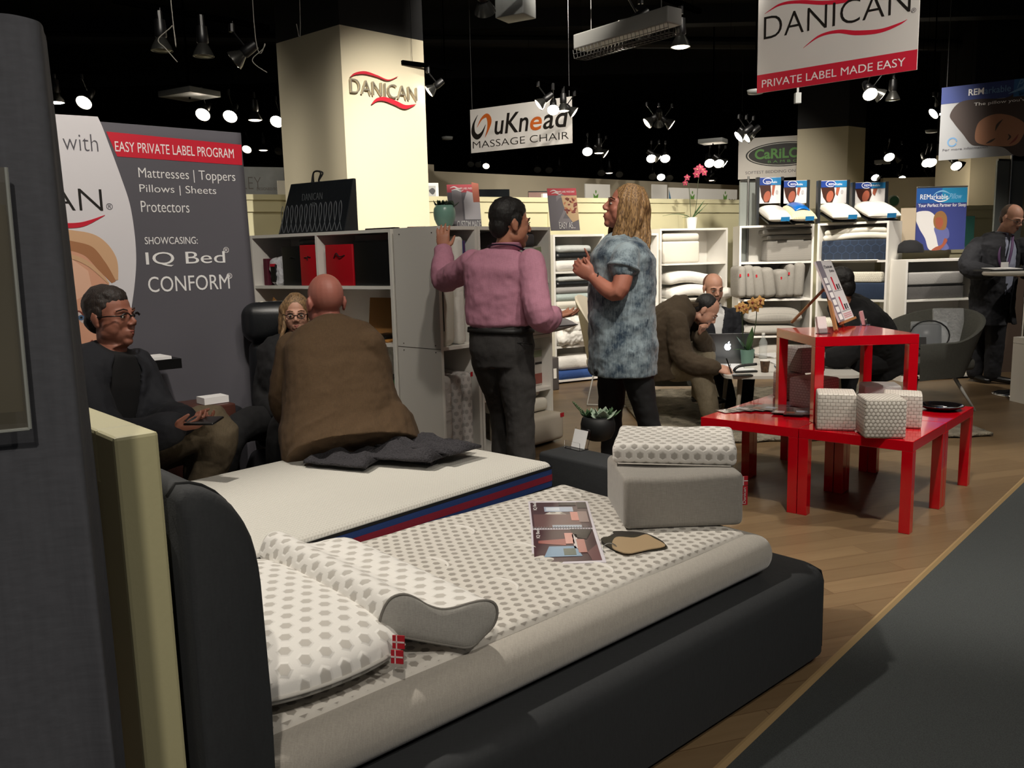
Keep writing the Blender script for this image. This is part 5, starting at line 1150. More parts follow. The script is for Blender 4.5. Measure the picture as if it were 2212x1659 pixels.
# ================= lounge seating =================
gch = weave('lounge_grey', '#55554f', 300, .9, .3); legw = mat('white_metal', '#b9b8b2', .35)
def shell_chair(o, f, sw, sd, sh, back, arm, label, m=gch, flare=.06, t=.03, legs=True, name='armchair', lh=None):
    """tub chair: o floor point under the seat centre, f the way it faces"""
    f = Vector(f).normalized(); r = V(f.y, -f.x, 0)
    M = Matrix(((r.x, f.x, 0, o[0]), (r.y, f.y, 0, o[1]), (0, 0, 1, 0), (0, 0, 0, 1)))   # x right hand, y forward
    c = T(name, label, 'chair', (o[0], o[1], 0))
    MB(M).rbox((0, .02, sh-.05), (sw-.04, sd, .10), .04, 4, seg=(4, 4, 1)).build('seat', m, c, smooth=True)
    n = 40; path = []
    for i in range(n+1):
        s = i/n; a = PI*s
        x = sw/2*(1 if s < .22 else -1 if s > .78 else math.cos((s-.22)/.56*PI)); y = (sd/2-.02-(s/.22)*(sd*.62) if s < .22 else sd/2-.02-((1-s)/.22)*(sd*.62) if s > .78 else -sd*.14-math.sin((s-.22)/.56*PI)*sd*.36)
        k = math.sin(PI*min(1, max(0, (s-.16)/.68)))**1.3 if .16 < s < .84 else 0
        path.append((x, y, arm+(back-arm)*k, k))
    ri = []
    for i, (x, y, hh, k) in enumerate(path):
        d = V(x, y+.1, 0).normalized(); z0 = sh-.14
        ring = []
        for w_, zz in ((0, z0), (flare*.5, (z0+hh)/2), (flare, hh-.01), (flare-.01, hh), (flare-t, hh-.008), (flare*.45-t, (z0+hh)/2), (-t, z0)):
            ring.append(V(x, y, zz)+d*(w_*(1+.6*k)))
        ri.append(ring)
    MB(M).loft(ri).build('shell', m, c, smooth=True, ang=60)
    if legs:
        lh = lh or sh-.12
        for x in (-1, 1):
            for y in (-1, 1): MB(M).tube([V(x*sw*.30, y*sd*.28, lh), V(x*sw*.46, y*sd*.50, .0)], [.016, .010], 8).build('leg', legw, c, smooth=True)
        MB(M).tube([V(-sw*.30, -sd*.28, lh), V(sw*.30, -sd*.28, lh)], .012, 8).tube([V(-sw*.30, sd*.28, lh), V(sw*.30, sd*.28, lh)], .012, 8).build('under_frame', legw, c, smooth=True)
    return M, c
AM, ac = shell_chair((3.34, 7.10), (-.80, -.32, 0), .74, .68, .44, .82, .60, 'grey tub armchair at the right, with plastic-wrapped bags on its seat', flare=.10, lh=.31)
pk = T('bag_pack', 'clear plastic pouch with a grey bedding sample, lying in the grey armchair', 'package', tuple(at(2010, 752, 7.0)))
qa = at(2000, 755, 7.05); MQ = F(qa, (.9, -.25, 0), (.1, .28, 1)); MB(MQ).rbox((.0, 0, .11), (.24, .07, .22), .04, 4).build('sample', mat('sample_grey', '#3f4144', .5), pk, smooth=True)
MB(MQ).rbox((.02, -.03, .11), (.28, .02, .24), .04, 4).build('film', film('clear_pouch', .25), pk, smooth=True); MB(MQ).tube([V(.15*math.cos(a)+.02, -.045, .11+.125*math.sin(a)) for a in [i/20*2*PI for i in range(21)]], .006, 6, False).build('zip_edge', BLACKP, pk, smooth=True); MB(MQ).box((-.05, -.044, .05), (.09, .003, .09)).build('print', INK, pk)
qb = at(2035, 752, 7.12); MQ2 = F(qb, (.9, -.25, 0), (.16, .28, 1)); MB(MQ2).rbox((.05, 0, .17), (.24, .03, .34), .012, 3, seg=(6, 1, 8)).build('plastic_bag', mat('clear_bag', '#c4c6c6', .12, alpha=.55, bump=(16, 1., .03)), label='shiny clear plastic bag standing behind the grey pouch in the armchair', cat='bag')
# chair the writing man sits on: grey shell with white sled legs
CM, cc = shell_chair((1.33, 7.15), (1, -.10, 0), .66, .60, .42, .74, .60, 'low grey chair with white metal legs under the writing man', flare=.05, legs=False)
for y in (-1, 1):
    s_ = MB(CM); P = [V(y*.29, -.24, .30), V(y*.30, -.26, .02), V(y*.30, -.22, .008), V(y*.30, .25, .008), V(y*.30, .28, .03), V(y*.29, .24, .30), ]
    s_.tube(P, .011, 8).build('sled_leg', legw, cc, smooth=True)
MB(CM).tube([V(-.29, -.24, .30), V(.29, -.24, .30)], .011, 8).tube([V(-.29, .24, .30), V(.29, .24, .30)], .011, 8).build('under_frame', legw, cc, smooth=True)
# pale shell chair left of the tunic, seen edge-on
w2 = at(1245, 670, 7.2); CM2, cc2 = shell_chair((.98, 7.75), (.94, -.35, 0), .54, .54, .44, .98, .50, 'pale beige shell chair with thin sled legs behind the blue tunic', mat('pale_shell', '#b4ab99', .6), flare=.08, t=.018, legs=False, name='shell_chair')
for y in (-1, 1): MB(CM2).tube([V(y*.2, -.18, .32), V(y*.25, -.24, .01), V(y*.25, .24, .01), V(y*.2, .18, .32)], .008, 8).build('sled_leg', legw, cc2, smooth=True)
# coffee table
tt = .45
q = [onz(x, y, tt) for x, y in ((1556, 806), (1590, 820), (1700, 815), (1720, 780), (1700, 752), (1540, 765), (1500, 775))]
ct = T('coffee_table', 'low white coffee table with papers, laptop and orchid', 'table', tuple(onz(1620, 785, tt)-V(0, 0, tt)))
ctm = mat('table_white', '#cdc9c1', .35)
k0 = V(1.62, 6.05, 0); cx, cy = 2.02, 6.62
def rrect(x0, y0, x1, y1, r, n=6): return [(cx_+r*math.cos(a), cy_+r*math.sin(a)) for cx_, cy_, a0 in ((x1-r, y1-r, 0), (x0+r, y1-r, .5*PI), (x0+r, y0+r, PI), (x1-r, y0+r, 1.5*PI)) for a in [a0+i/n*PI/2 for i in range(n+1)]]
CT = Tr(cx, cy, 0) @ Rz(-.12)
MB(CT).prism(rrect(-.42, -.52, .55, .52, .10), .022, None, tt-.022).build('table_top', ctm, ct)
for x, y in ((-.32, -.40), (.45, -.40), (-.32, .40), (.45, .40)): MB(CT).tube([V(x*.9, y*.9, tt-.022), V(x, y, .0)], [.020, .013], 8).build('leg', mat('pale_wood', '#a39a88', .5), ct, smooth=True)
# things on it
lp = onz(1570, 791, tt+.0); LM = F(V(1.73, 6.85, tt), (.98, -.10, 0))
lpt = T('laptop', 'open silver laptop with a glowing fruit emblem on the lid, its back towards the camera', 'laptop', tuple(LM.translation))
MB(LM @ Tr(0, .02, .004) @ Rx(.05)).rbox((.0, .12, .006), (.36, .25, .014), .005, 2).build('base', STEEL, lpt, smooth=True)
LL = LM @ Rx(.16)
MB(LL).rbox((0, 0, .125), (.36, .009, .25), .004, 3).build('lid', mat('laptop_grey', '#707274', .3, .8), lpt, smooth=True)
lg = mat('emblem_glow', '#e9f2ff', .4, emit=4.)
LG = LL @ Tr(0, -.0052, .14) @ RX90
apple = [(0, .022), (.012, .026), (.022, .02), (.018, .010), (.016, .002), (.024, -.008), (.016, -.022), (.006, -.026), (0, -.024), (-.008, -.026), (-.018, -.02), (-.025, -.004), (-.022, .016), (-.012, .025)]
flat(blob(apple, 5), 1, LG, lg, lpt, 'emblem'); flat(blob([(0, .03), (.004, .04), (.012, .044), (.010, .034)], 5), 1, LG, lg, lpt, 'emblem')
bi = T('binder', 'open ring binder with white sheets on the coffee table', 'binder', tuple(onz(1580, 795, tt)))
BI = Tr(*onz(1578, 797, tt+.002)) @ Rz(-.12)
MB(BI).box((-.05, .12, .004), (.30, .26, .008)).build('left_pages', PRW, bi); MB(BI).box((.02, -.10, .003), (.30, .18, .006)).build('right_pages', PRW, bi)
for x in (-.12, -.0, .1): MB(BI).tube([V(x, .02+.025*math.cos(a), .004+.03*math.sin(a)) for a in [i/10*PI for i in range(11)]], .0025, 6).build('ring', STEEL, bi, smooth=True)
sM = Tr(*onz(1606, 805, tt+.001)) @ Rz(.12); st_ = T('stapler', 'black stapler on the coffee table', 'stapler', tuple(sM.translation))
MB(sM).rbox((.02, 0, .008), (.17, .035, .014), .006, 3).build('base', BLACKP, st_, smooth=True); MB(sM).tube(spline([V(-.075, 0, .012), V(-.06, 0, .035), V(-.02, 0, .052), V(.10, 0, .060)], 5), .013, 8, flat=.8).build('arm', BLACKP, st_, smooth=True)
pM = Tr(*onz(1604, 812, tt+.001)) @ Rz(.05); thing1(MB(pM).rbox((0, 0, .005), (.14, .06, .009), .004, 2), 'phone', BLACKP, 'black phone lying in front of the stapler', 'phone', smooth=True)
cp_ = onz(1652, 804, tt); cu_ = T('paper_cup', 'brown patterned paper cup on the coffee table', 'cup', tuple(cp_))
MB().lathe([(0, 0), (.026, 0), (.036, .085), (.038, .088), (.034, .087), (.024, .004)], tuple(cp_), 24).build('body', mat('cup_print', '#5b4129', .6, var=(50, .8)), cu_, smooth=True); MB().lathe([(.0365, .084), (.0385, .086), (.0385, .092), (.035, .092), (.034, .086)], tuple(cp_), 24).build('rim', WHITEP, cu_, smooth=True)
wb = onz(1648, 775, tt); wb_ = T('water_bottle', 'clear plastic water bottle behind the paper cup', 'bottle', tuple(wb))
MB().lathe([(0, 0), (.032, 0), (.034, .01), (.032, .05), (.034, .10), (.033, .14), (.013, .18), (.013, .2), (0, .2)], tuple(wb), 20).build('body', mat('bottle_clear', '#d5dbd8', .08, alpha=.3), wb_, smooth=True); MB().cyl(wb+V(0, 0, .2), wb+V(0, 0, .215), .014).build('cap', WHITEP, wb_)
for k, (px, lab) in enumerate((((1690, 782), 'papers lying behind the red table leg on the coffee table'), ((1672, 768), 'loose sheets at the back of the coffee table'))):
    M = Tr(*onz(*px, tt+.002)) @ Rz(.3*k); thing1(MB(M).box((0, 0, .003), (.2, .28, .006)), 'papers', PRW, lab, 'paper')
thing1(MB().tube([onz(1673, 790, tt+.005), onz(1684, 802, tt+.005)], .005, 6), 'pen', mat('blue_pen', '#4a5568', .4), 'blue-grey pen on the coffee table beside the cup', 'pen')
og = onz(1614, 789, tt); k = og.y/1858.8
orchid('amber orchid in a pale teal pot on the coffee table', og, .5, mat('teal_matt', '#66887a', .5), .055, .125,
       [(V(-.5, -.1, .9), .15, .028, .15), (V(.1, -.2, 1), .2, .034, .05), (V(.25, .1, 1), .17, .03, 0), (V(-.9, 0, .5), .1, .014, .4)],
       [([(-.02, 0, .1), o2(1603, 720, 1614, 790), o2(1602, 690, 1614, 790), o2(1601, 672, 1614, 790)], [((o2(a, c_, 1614, 790)[0], -.02, o2(a, c_, 1614, 790)[2]), .042, (d, -1, e)) for a, c_, d, e in ((1594, 664, -.4, .1), (1607, 668, .3, -.1), (1601, 662, 0, .3))]),
        ([(.02, 0, .1), o2(1626, 730, 1614, 790), o2(1632, 690, 1614, 790), o2(1632, 662, 1614, 790)], [((o2(a, c_, 1614, 790)[0], -.02, o2(a, c_, 1614, 790)[2]), .045, (d, -1, e)) for a, c_, d, e in ((1622, 654, -.4, .1), (1636, 656, .3, .1), (1628, 664, 0, -.2), (1638, 650, .2, .4))])], yel, yell)
# shaggy rug
rugm = mat('shag_rug', '#8d8574', .95, bump=(70, 1., .03), var=(12, .35))
rr0 = [onz(*p_, .0) for p_ in ((1440, 930), (1640, 948))]
def rugf(u, v): 
    x = 1.0+2.4*u; y = 5.95+2.3*v+.08*math.sin(u*40)*.2
    return V(x, y, .018+.006*math.sin(x*60)*math.sin(y*57))
thing1(MB().grid(rugf, 60, 56, .02), 'rug', rugm, 'shaggy beige rug under the coffee table', 'rug', smooth=True)

# ================= high table, stool at the right =================
hx, hy = 4.58, 7.62
ht = T('high_table', 'round white bar-height table with chrome foot plate at the right edge', 'table', (hx, hy, 0))
MB().lathe([(0, 1.07), (.36, 1.07), (.37, 1.08), (.37, 1.095), (.36, 1.105), (0, 1.105)], (hx, hy, 0), 48).build('table_top', ctm, ht, smooth=True, ang=40); MB().cyl(V(hx, hy, .02), V(hx, hy, 1.07), .035, n=20).build('column', CHROME, ht, smooth=True, ang=40)
MB().lathe([(0, 0), (.24, 0), (.24, .01), (.2, .022), (.06, .04), (.04, .07), (0, .07)], (hx, hy, 0), 40).build('foot_plate', CHROME, ht, smooth=True)
nbk = T('notebook', 'dark notebook folder with white sheets open on the high table', 'notebook', (hx-.12, hy+.12, 1.105)); NB = F(V(hx-.26, hy+.16, 1.112), (1, .05, 0)); MB(NB).box((.1, .0, 0), (.36, .26, .012)).build('cover', BLACKP, nbk); MB(NB @ Rx(.05)).box((.12, .02, .012), (.26, .2, .006)).build('sheets', PRW, nbk)
SX = at(2262, 725, 6.95); stl = T('stool', 'white box stool at the right edge', 'stool', (SX.x+.25, SX.y+.2, 0)); S_ = F(V(SX.x, SX.y, 0), (1, .1, 0))
MB(S_).box((.25, .2, .53), (.5, .4, .05)).build('seat', WHITE, stl)
for x in (.03, .47): MB(S_).box((x, .2, .25), (.06, .4, .505)).build('side_panel', WHITE, stl)
# brown draped panel behind the right man
thing1(MB(F(V(4.75, 8.95, 0), (1, .1, 0))).box((.4, .02, .55), (.9, .04, 1.1)), 'panel', mat('brown_panel', '#5a4a3f', .8), 'plain brown panel behind the standing man at the right', 'panel')
# ================= recliner of the woman with glasses =================
leather = mat('black_leather', '#131518', .38, bump=(120, .08)); 
rb = at(578, 700, 4.88)
rc_ = T('recliner', 'black leather recliner chair with a thick rounded headrest behind the woman with glasses', 'chair', (rb.x, rb.y, 0))
hm = F(rb, (.97, .22, 0)); MB(hm).rbox((.05, .0, .01), (.36, .13, .215), .062, 6, seg=(4, 1, 2), puff=.012).build('headrest', leather, rc_, smooth=True); MB(hm).tube([V(.035, .066*math.cos(a)*1.08, .01+.115*math.sin(a)) for a in [i/24*2*PI for i in range(25)]], .002, 5, False).build('headrest_seam', BLACK, rc_)
MB(hm).rbox((.10, .04, -.40), (.42, .12, .62), .05, 5, seg=(3, 2, 4), puff=.01).build('backrest', leather, rc_, smooth=True)
MB(hm).rbox((.10, -.20, -.80), (.50, .52, .16), .06, 5, puff=.01).build('seat', leather, rc_, smooth=True)
for x in (-.22, .42): MB(hm).rbox((x, -.20, -.52), (.12, .50, .13), .055, 5, puff=.008).build('armrest', leather, rc_, smooth=True); MB(hm).tube([V(x, -.2, -.55), V(x, -.16, -.85)], .03, 8).build('armrest_post', BLACKP, rc_)
MB().lathe([(0, 0), (.3, 0), (.3, .02), (.05, .05), (.04, .2), (0, .2)], (rb.x+.1, rb.y-.1, 0), 30).build('swivel_base', BLACKP, rc_, smooth=True)
# small side things behind the glasses man
tb = at(330, 790, 4.35); ar = T('desk_shelf', 'small black desk arm with papers behind the man with glasses', 'desk', (tb.x, tb.y, 0))
DA = F(V(tb.x-.12, tb.y, 0), AX); MB(DA).box((.06, 0, tb.z), (.34, .2, .05)).build('desk_top', BLACKP, ar); MB(DA).box((.02, 0, tb.z/2), (.06, .06, tb.z)).build('post', BLACKP, ar); MB(DA).box((.1, -.02, tb.z+.035), (.16, .16, .015)).build('papers', PRW, ar)
tb2 = at(415, 880, 4.3); thing1(MB(F(V(tb2.x, tb2.y, 0), AX)).rbox((.06, .1, tb2.z/2), (.3, .3, tb2.z), .01, 2), 'side_box', mat('brown_lacquer', '#4a2a22', .4), 'low brown box table beside the knee of the man with glasses', 'table', smooth=True)
thing1(MB(F(V(tb2.x+.04, tb2.y+.06, tb2.z), AX)).box((.06, .03, .02), (.13, .1, .035)), 'small_box', PRW, 'small white box on the brown box table', 'box')
# ================= hanging signs =================
signw = mat('sign_white', '#cfccc8', .6); wire = mat('hanging_wire', '#3a3a3a', .5)
def hang(o, M, xs_, y, zc=CEIL):
    for x in xs_:
        p = M @ V(x, y, -.002); MB().tube([p, V(p.x, p.y, zc)], .003, 5).build('hanging_wire', wire, o)
p = at(1635, 202, 6.0); q = at(1980, 152, 5.33); M = F(p, V(q.x-p.x, q.y-p.y, 0)) @ RX90; f = PL(M); Wd = f(1980, 152)[0]; Hd = Wd*.95
o = T('hanging_sign', 'white hanging sign with red swooshes and a red strip reading PRIVATE LABEL MADE EASY', 'sign', tuple(p))
MB(M).prism(rect(0, 0, Wd, Hd), .01, None, -.01).build('board', signw, o); yb = f(1636, 163)[1]; flat(rect(0, 0, Wd, yb), 1, M, mat('sign_red', '#c81c36', .5), o, 'red_strip')
text('PRIVATE LABEL MADE EASY', Wd*.035, yb*.27, Wd*.90, yb*.42, M, PRW, o, z0=.0014)
a = f(1650, 86); b_ = f(1967, 16); text('DANICAN', a[0], a[1], b_[0]-a[0], f(1655, 36)[1]-f(1650, 86)[1], M, INK, o, z0=.0008, thin=-.012)
def sw_(pts, w_, nm='swoosh', m=None): flat(ribbon([(*f(x, y), w*w_) for x, y, w in pts], 40), 1, M, m or mat('sign_red'), o, nm)
mat('sign_red', '#c81c36')
sw_([(1735, 104, .2), (1770, 78, 2), (1810, 68, 3), (1850, 71, 4), (1900, 67, 3.4), (1940, 53, 2), (1960, 42, .2)], .0034)
sw_([(1652, 30, .2), (1685, 10, 2), (1725, 4, 3), (1780, 6, 3.6), (1830, 1, 3), (1900, -16, .2)], .0034)
q_ = f(1973, 23); text('®', q_[0]-.012, q_[1]-.012, .028, .028, M, GREYP, o); hang(o, M, (.05, Wd-.05), Hd)
# massage chair sign
p = at(1018, 331, 10.4); q = at(1236, 309, 9.68); M = F(p, V(q.x-p.x, q.y-p.y, 0)) @ RX90; f = PL(M); Wd = f(1236, 309)[0]; Hd = f(1018, 237)[1]
o = T('hanging_sign', 'white hanging massage chair sign with black and orange lettering', 'sign', tuple(p)); MB(M).prism(rect(0, 0, Wd, Hd), .01, None, -.01).build('board', signw, o)
orange = mat('sign_orange', '#b85a1e', .5)
def fit(sv, x0, y0, x1, y1, m, **k): a = f(x0, y0); b_ = f(x1, y0); c = f(x0, y1); text(sv, a[0], a[1], b_[0]-a[0], c[1]-a[1], M, m, o, z0=.0012, **k)
text('MASSAGE CHAIR', Wd*.02, Hd*.10, Wd*.95, Hd*.16, M, INK, o, z0=.0012, thin=-.01)
text('uKn', Wd*.25, Hd*.36, Wd*.34, Hd*.46, M, INK, o, z0=.0012, shear=.18, thin=.012); text('e', Wd*.605, Hd*.36, Wd*.115, Hd*.30, M, orange, o, z0=.0012, shear=.18, thin=.012); text('ad', Wd*.73, Hd*.36, Wd*.245, Hd*.46, M, INK, o, z0=.0012, shear=.18, thin=.012)
flat(ribbon([(Wd*.08, Hd*.86, .002), (Wd*.035, Hd*.66, .014), (Wd*.03, Hd*.46, .028), (Wd*.07, Hd*.36, .03), (Wd*.12, Hd*.44, .016), (Wd*.16, Hd*.62, .002)], 40), 1, M, INK, o, 'emblem'); flat(ribbon([(Wd*.07, Hd*.58, .002), (Wd*.12, Hd*.76, .012), (Wd*.175, Hd*.82, .024), (Wd*.2, Hd*.70, .03), (Wd*.185, Hd*.52, .016), (Wd*.15, Hd*.33, .002)], 40), 2, M, orange, o, 'emblem'); hang(o, M, (.03, Wd-.03), Hd)
# bamboo bedding sign, partly behind the column
p = at(1594, 388, 14.3); M = F(p, (.95, -.3, 0)) @ RX90; f = PL(M); Wd = f(1775, 372)[0]; Hd = f(1596, 300)[1]
o = T('hanging_sign', 'white hanging sign with a black oval and green lettering, partly behind the column', 'sign', tuple(p)); MB(M).prism(rect(0, 0, Wd, Hd), .01, None, -.01).build('board', signw, o)
green = mat('sign_green', '#4f8a3a', .5); cxy = (Wd*.56, Hd*.57)
flat(oval(*cxy, Wd*.47, Hd*.30, 40), 1, M, mat('oval_black', '#15150f', .5), o, 'oval'); flat(oval(*cxy, Wd*.45, Hd*.275, 40), 2, M, signw, o, 'oval_ring'); flat(oval(*cxy, Wd*.435, Hd*.26, 40), 3, M, _M['oval_black'], o, 'oval')
text('CaRiLOHa', cxy[0]-Wd*.36, cxy[1]-Hd*.10, Wd*.74, Hd*.25, M, green, o, z0=.0024, thin=.03); text('B A M B O O', cxy[0]-Wd*.2, cxy[1]-Hd*.2, Wd*.45, Hd*.06, M, green, o, z0=.0024); text('SOFTEST BEDDING ON THE PLANET', Wd*.09, Hd*.12, Wd*.95, Hd*.07, M, GREYP, o, z0=.0012); hang(o, M, (.05, Wd-.1), Hd)
# blue pillow sign at the right edge
p = at(2027, 347, 8.0); M = F(p, (.82, -.57, 0)) @ RX90; f = PL(M); Hd = f(2033, 190)[1]; Wd = 1.25
o = T('hanging_sign', 'dim blue and grey hanging sign with a printed sleeping face, at the right edge', 'sign', tuple(p)); MB(M).prism(rect(0, 0, Wd, Hd), .01, None, -.01).build('board', mat('sign_grey', '#8f9194', .6), o)
yb = f(2031, 226)[1]; flat(rect(0, yb, Wd, Hd), 1, M, mat('sign_blue', '#1d2f6b', .5), o, 'blue_header'); flat(rect(Wd*.45, yb, Wd, Hd), 2, M, mat('sign_blue2', '#23588c', .5), o, 'blue_header')
a = f(2092, 207); b_ = f(2175, 196); text('REM', a[0], a[1], .12, .055, M, PRW, o, z0=.002, thin=.02); text('arkable', a[0]+.125, a[1], .20, .055, M, mat('sign_ltblue', '#5d86ad', .5), o, z0=.002); text('Pillow', a[0]+.37, a[1]+.02, .2, .07, M, mat('sign_ltblue', '#5d86ad', .5), o, z0=.002, shear=.4)
def qf(px, k, m, nm): flat(blob([f(*t_) for t_ in px], 5), k, M, m, o, nm)
qf([(2072, 222), (2110, 214), (2170, 212), (2215, 200), (2240, 300), (2215, 335), (2190, 335), (2165, 318), (2120, 315), (2098, 312), (2080, 290), (2060, 265), (2052, 248)], 2, mat('print_brown', '#30231f', .6), 'printed_hair')
qf([(2112, 268), (2132, 252), (2158, 246), (2190, 252), (2215, 270), (2206, 300), (2190, 314), (2160, 316), (2120, 312), (2106, 300)], 3, mat('print_tan', '#8d6248', .6), 'printed_face')
def rf(px, k, m, nm): flat(ribbon([(*f(x, y), w*.004) for x, y, w in px], 24), k, M, m, o, nm)
dk_ = _M['print_brown']; rf([(2150, 283, .3), (2155, 270, 2.5), (2166, 258, .5)], 4, dk_, 'printed_eye'); rf([(2130, 310, .4), (2140, 305, 2.4), (2150, 299, .5)], 4, dk_, 'printed_eye'); rf([(2176, 303, .4), (2182, 296, 2), (2178, 290, .5)], 4, dk_, 'printed_nose'); rf([(2180, 312, .4), (2192, 302, 2.2), (2200, 290, .5)], 4, mat('print_lip', '#6d2f2c', .6), 'printed_mouth')
text("The pillow you've dreamt about", *f(2104, 231), .75, .035, M, PRW, o, z0=.0026); text('For more information', *f(2036, 327), .36, .02, M, GREYP, o, z0=.0014); flat(ribbon([(f(2057, 307)[0]+.035*math.cos(a), f(2057, 307)[1]+.035*math.sin(a), .006) for a in [i/12*5.9 for i in range(13)]], 40), 2, M, _M['sign_ltblue'], o, 'ring_logo')
flat(ribbon([(Wd*.42, yb+.03, .002), (Wd*.5, Hd-.08, .012), (Wd*.62, Hd-.03, .018), (Wd*.75, Hd-.06, .003)], 30), 3, M, _M['sign_ltblue'], o, 'eye_logo'); hang(o, M, (.04,), Hd)
# raised letters and swooshes on the big column
f = PL(COLF); logo = T('wall_logo', 'raised metal lettering with red swooshes on the lit column face', 'sign', tuple(onplane(825, 200, COLF.translation, COLF.to_3x3() @ V(0, 0, 1))))
a = f(754, 201); b_ = f(897, 222); sil = mat('silver_letter', '#b9b2a0', .3, .7)
text('DANICAN', a[0], a[1], b_[0]-a[0], f(754, 170)[1]-a[1], COLF, sil, logo, t=.02, z0=.012, thin=-.014)
cr = mat('logo_red', '#b0142a', .5)
for pts in (((754, 167, .2), (765, 160, 1.6), (785, 158, 2.2), (810, 165, 1.4), (835, 174, .8), (856, 166, .2)), ((800, 226, .2), (812, 216, 2.4), (828, 215, 3.4), (850, 223, 3.8), (872, 232, 3.4), (895, 226, .3))):
    flat_ = MB(COLF).prism(ribbon([(*f(x, y), w*.0048) for x, y, w in pts], 36), .015, None, .012).build('swoosh', cr, logo)
# ================= things over the far walls =================
def card(px0, px1, pt, pb, y, m, nm, label, cat, d=(1, .3, 0), t=.02, foot=True):
    p = at(px0, pb, y); M = F(p, d) @ RX90; f = PL(M); w_ = f(px1, pb)[0]; h_ = f(px0, pt)[1]
    o = T(nm, label, cat, tuple(M @ V(w_/2, 0, 0))); MB(M).prism(rect(0, -p.z if foot else 0, w_, h_), t, None, -t).build('panel', m, o); return o, M, w_, h_, f
o, M, w_, h_, f = card(917, 948, 395, 431, 9.3, WHITEP, 'picture_frame', 'white framed picture with a small black motif beside the lit column', 'picture'); flat(rect(.03, .03, w_-.03, h_-.03), 1, M, mat('frame_mat', '#a9a9a6', .5), o, 'mat'); flat(blob([(.05, .09), (.09, .12), (.12, .09), (.09, .05)], 4), 2, M, BLACKP, o, 'motif')
o, M, w_, h_, f = card(1027, 1101, 409, 436, 9.8, mat('gloss_black', '#101314', .15), 'panel_sign', 'glossy black sign over the partition, behind the man in pink', 'sign'); text('oooo', .0, .01, w_*.45, .035, M, mat('gold_print', '#6d5a24', .4), o, thin=-.02)
o, M, w_, h_, f = card(1142, 1182, 413, 434, 9.9, mat('mauve_print', '#7c6058', .6), 'panel_sign', 'mauve sign over the partition beside the berry board', 'sign'); flat(rect(0, h_-.012, w_, h_), 1, M, BLACK, o, 'top_edge')
thing1(MB(F(at(1174, 434, 9.75), (1, .5, 0))).box((.03, .02, .04), (.07, .04, .08)), 'small_box', WHITEP, 'tiny white box on the partition top beside the berry board', 'box')
for k, (x0, x1, pt, lab) in enumerate(((1265, 1318, 397, 'white booth panel with a green plant emblem left of the blond woman'), (1409, 1441, 398, 'pale booth panel right of the blond hair'), (1445, 1592, 405, 'long white booth panel with green emblems behind the pink orchid'))):
    o, M, w_, h_, f = card(x0, x1, pt, 446, 11.6+.4*k, mat('booth_white', '#bfbdb8', .6), 'booth_panel', lab, 'panel', (.8, .55, 0))
    for px in ((1288,), (), (1497, 1568))[k]:
        a = f(px-5, 434); g_ = mat('plant_green', '#4f7d33', .5); flat([(a[0], a[1]), (a[0]+.06, a[1]), (a[0]+.08, a[1]+.10), (a[0]+.03, a[1]+.06), (a[0]-.01, a[1]+.10)], 1, M, g_, o, 'emblem'); flat(oval(a[0]+.035, a[1]+.12, .012, .022), 1, M, g_, o, 'emblem'); text('ecomo', a[0]+.10, a[1]-.05, .34, .08, M, GREYP, o)
    if k == 2: a = f(1448, 440); flat([(0, a[1]), (.06, a[1]), (.0, a[1]+.2)], 1, M, mat('booth_blue', '#3d6580', .5), o, 'blue_wedge')
o, M, w_, h_, f = card(520, 616, 360, 422, 9.6, mat('booth_cloud', '#a9aeb2', .6, var=(3, .25)), 'booth_panel', 'pale cloudy booth panel with thin lettering left of the lit column', 'panel', (.9, .4, 0)); text('VALLEY', *f(470, 408), .46, .13, M, mat('cloud_ink', '#77726f', .5), o, thin=-.02); text('DESIGNED TODAY', *f(555, 411), .3, .03, M, _M['cloud_ink'], o)
o, M, w_, h_, f = card(601, 622, 390, 426, 9.0, WHITEP, 'panel_sign', 'small white board on the partition beside the column', 'sign', (.9, .4, 0))
# grey roll-up stand between the white shelves, roll-ups at the right
for x0, x1, pt, pb, y, lab in ((1597, 1629, 391, 560, 9.75, 'tall grey panel on a pole between the white shelves'), (2148, 2207, 345, 470, 9.9, 'grey roll-up banner above the standing man')):
    o, M, w_, h_, f = card(x0, x1, pt, pb, y, mat('stand_grey', '#8e938f', .5), 'banner_stand', lab, 'banner stand', (.9, .35, 0)); MB(M).cyl(V(w_*.45, -pb*.0-1.0, .02), V(w_*.45, h_+.05, .02), .012).build('pole', STEEL, o); MB(M).cyl(V(0, h_, 0), V(w_, h_, 0), .012).build('top_rail', STEEL, o)
o, M, w_, h_, f = card(2080, 2105, 467, 490, 10.5, mat('teal_case', '#4f8f86', .4), 'display_case', 'glowing teal display case behind the standing man', 'display case')

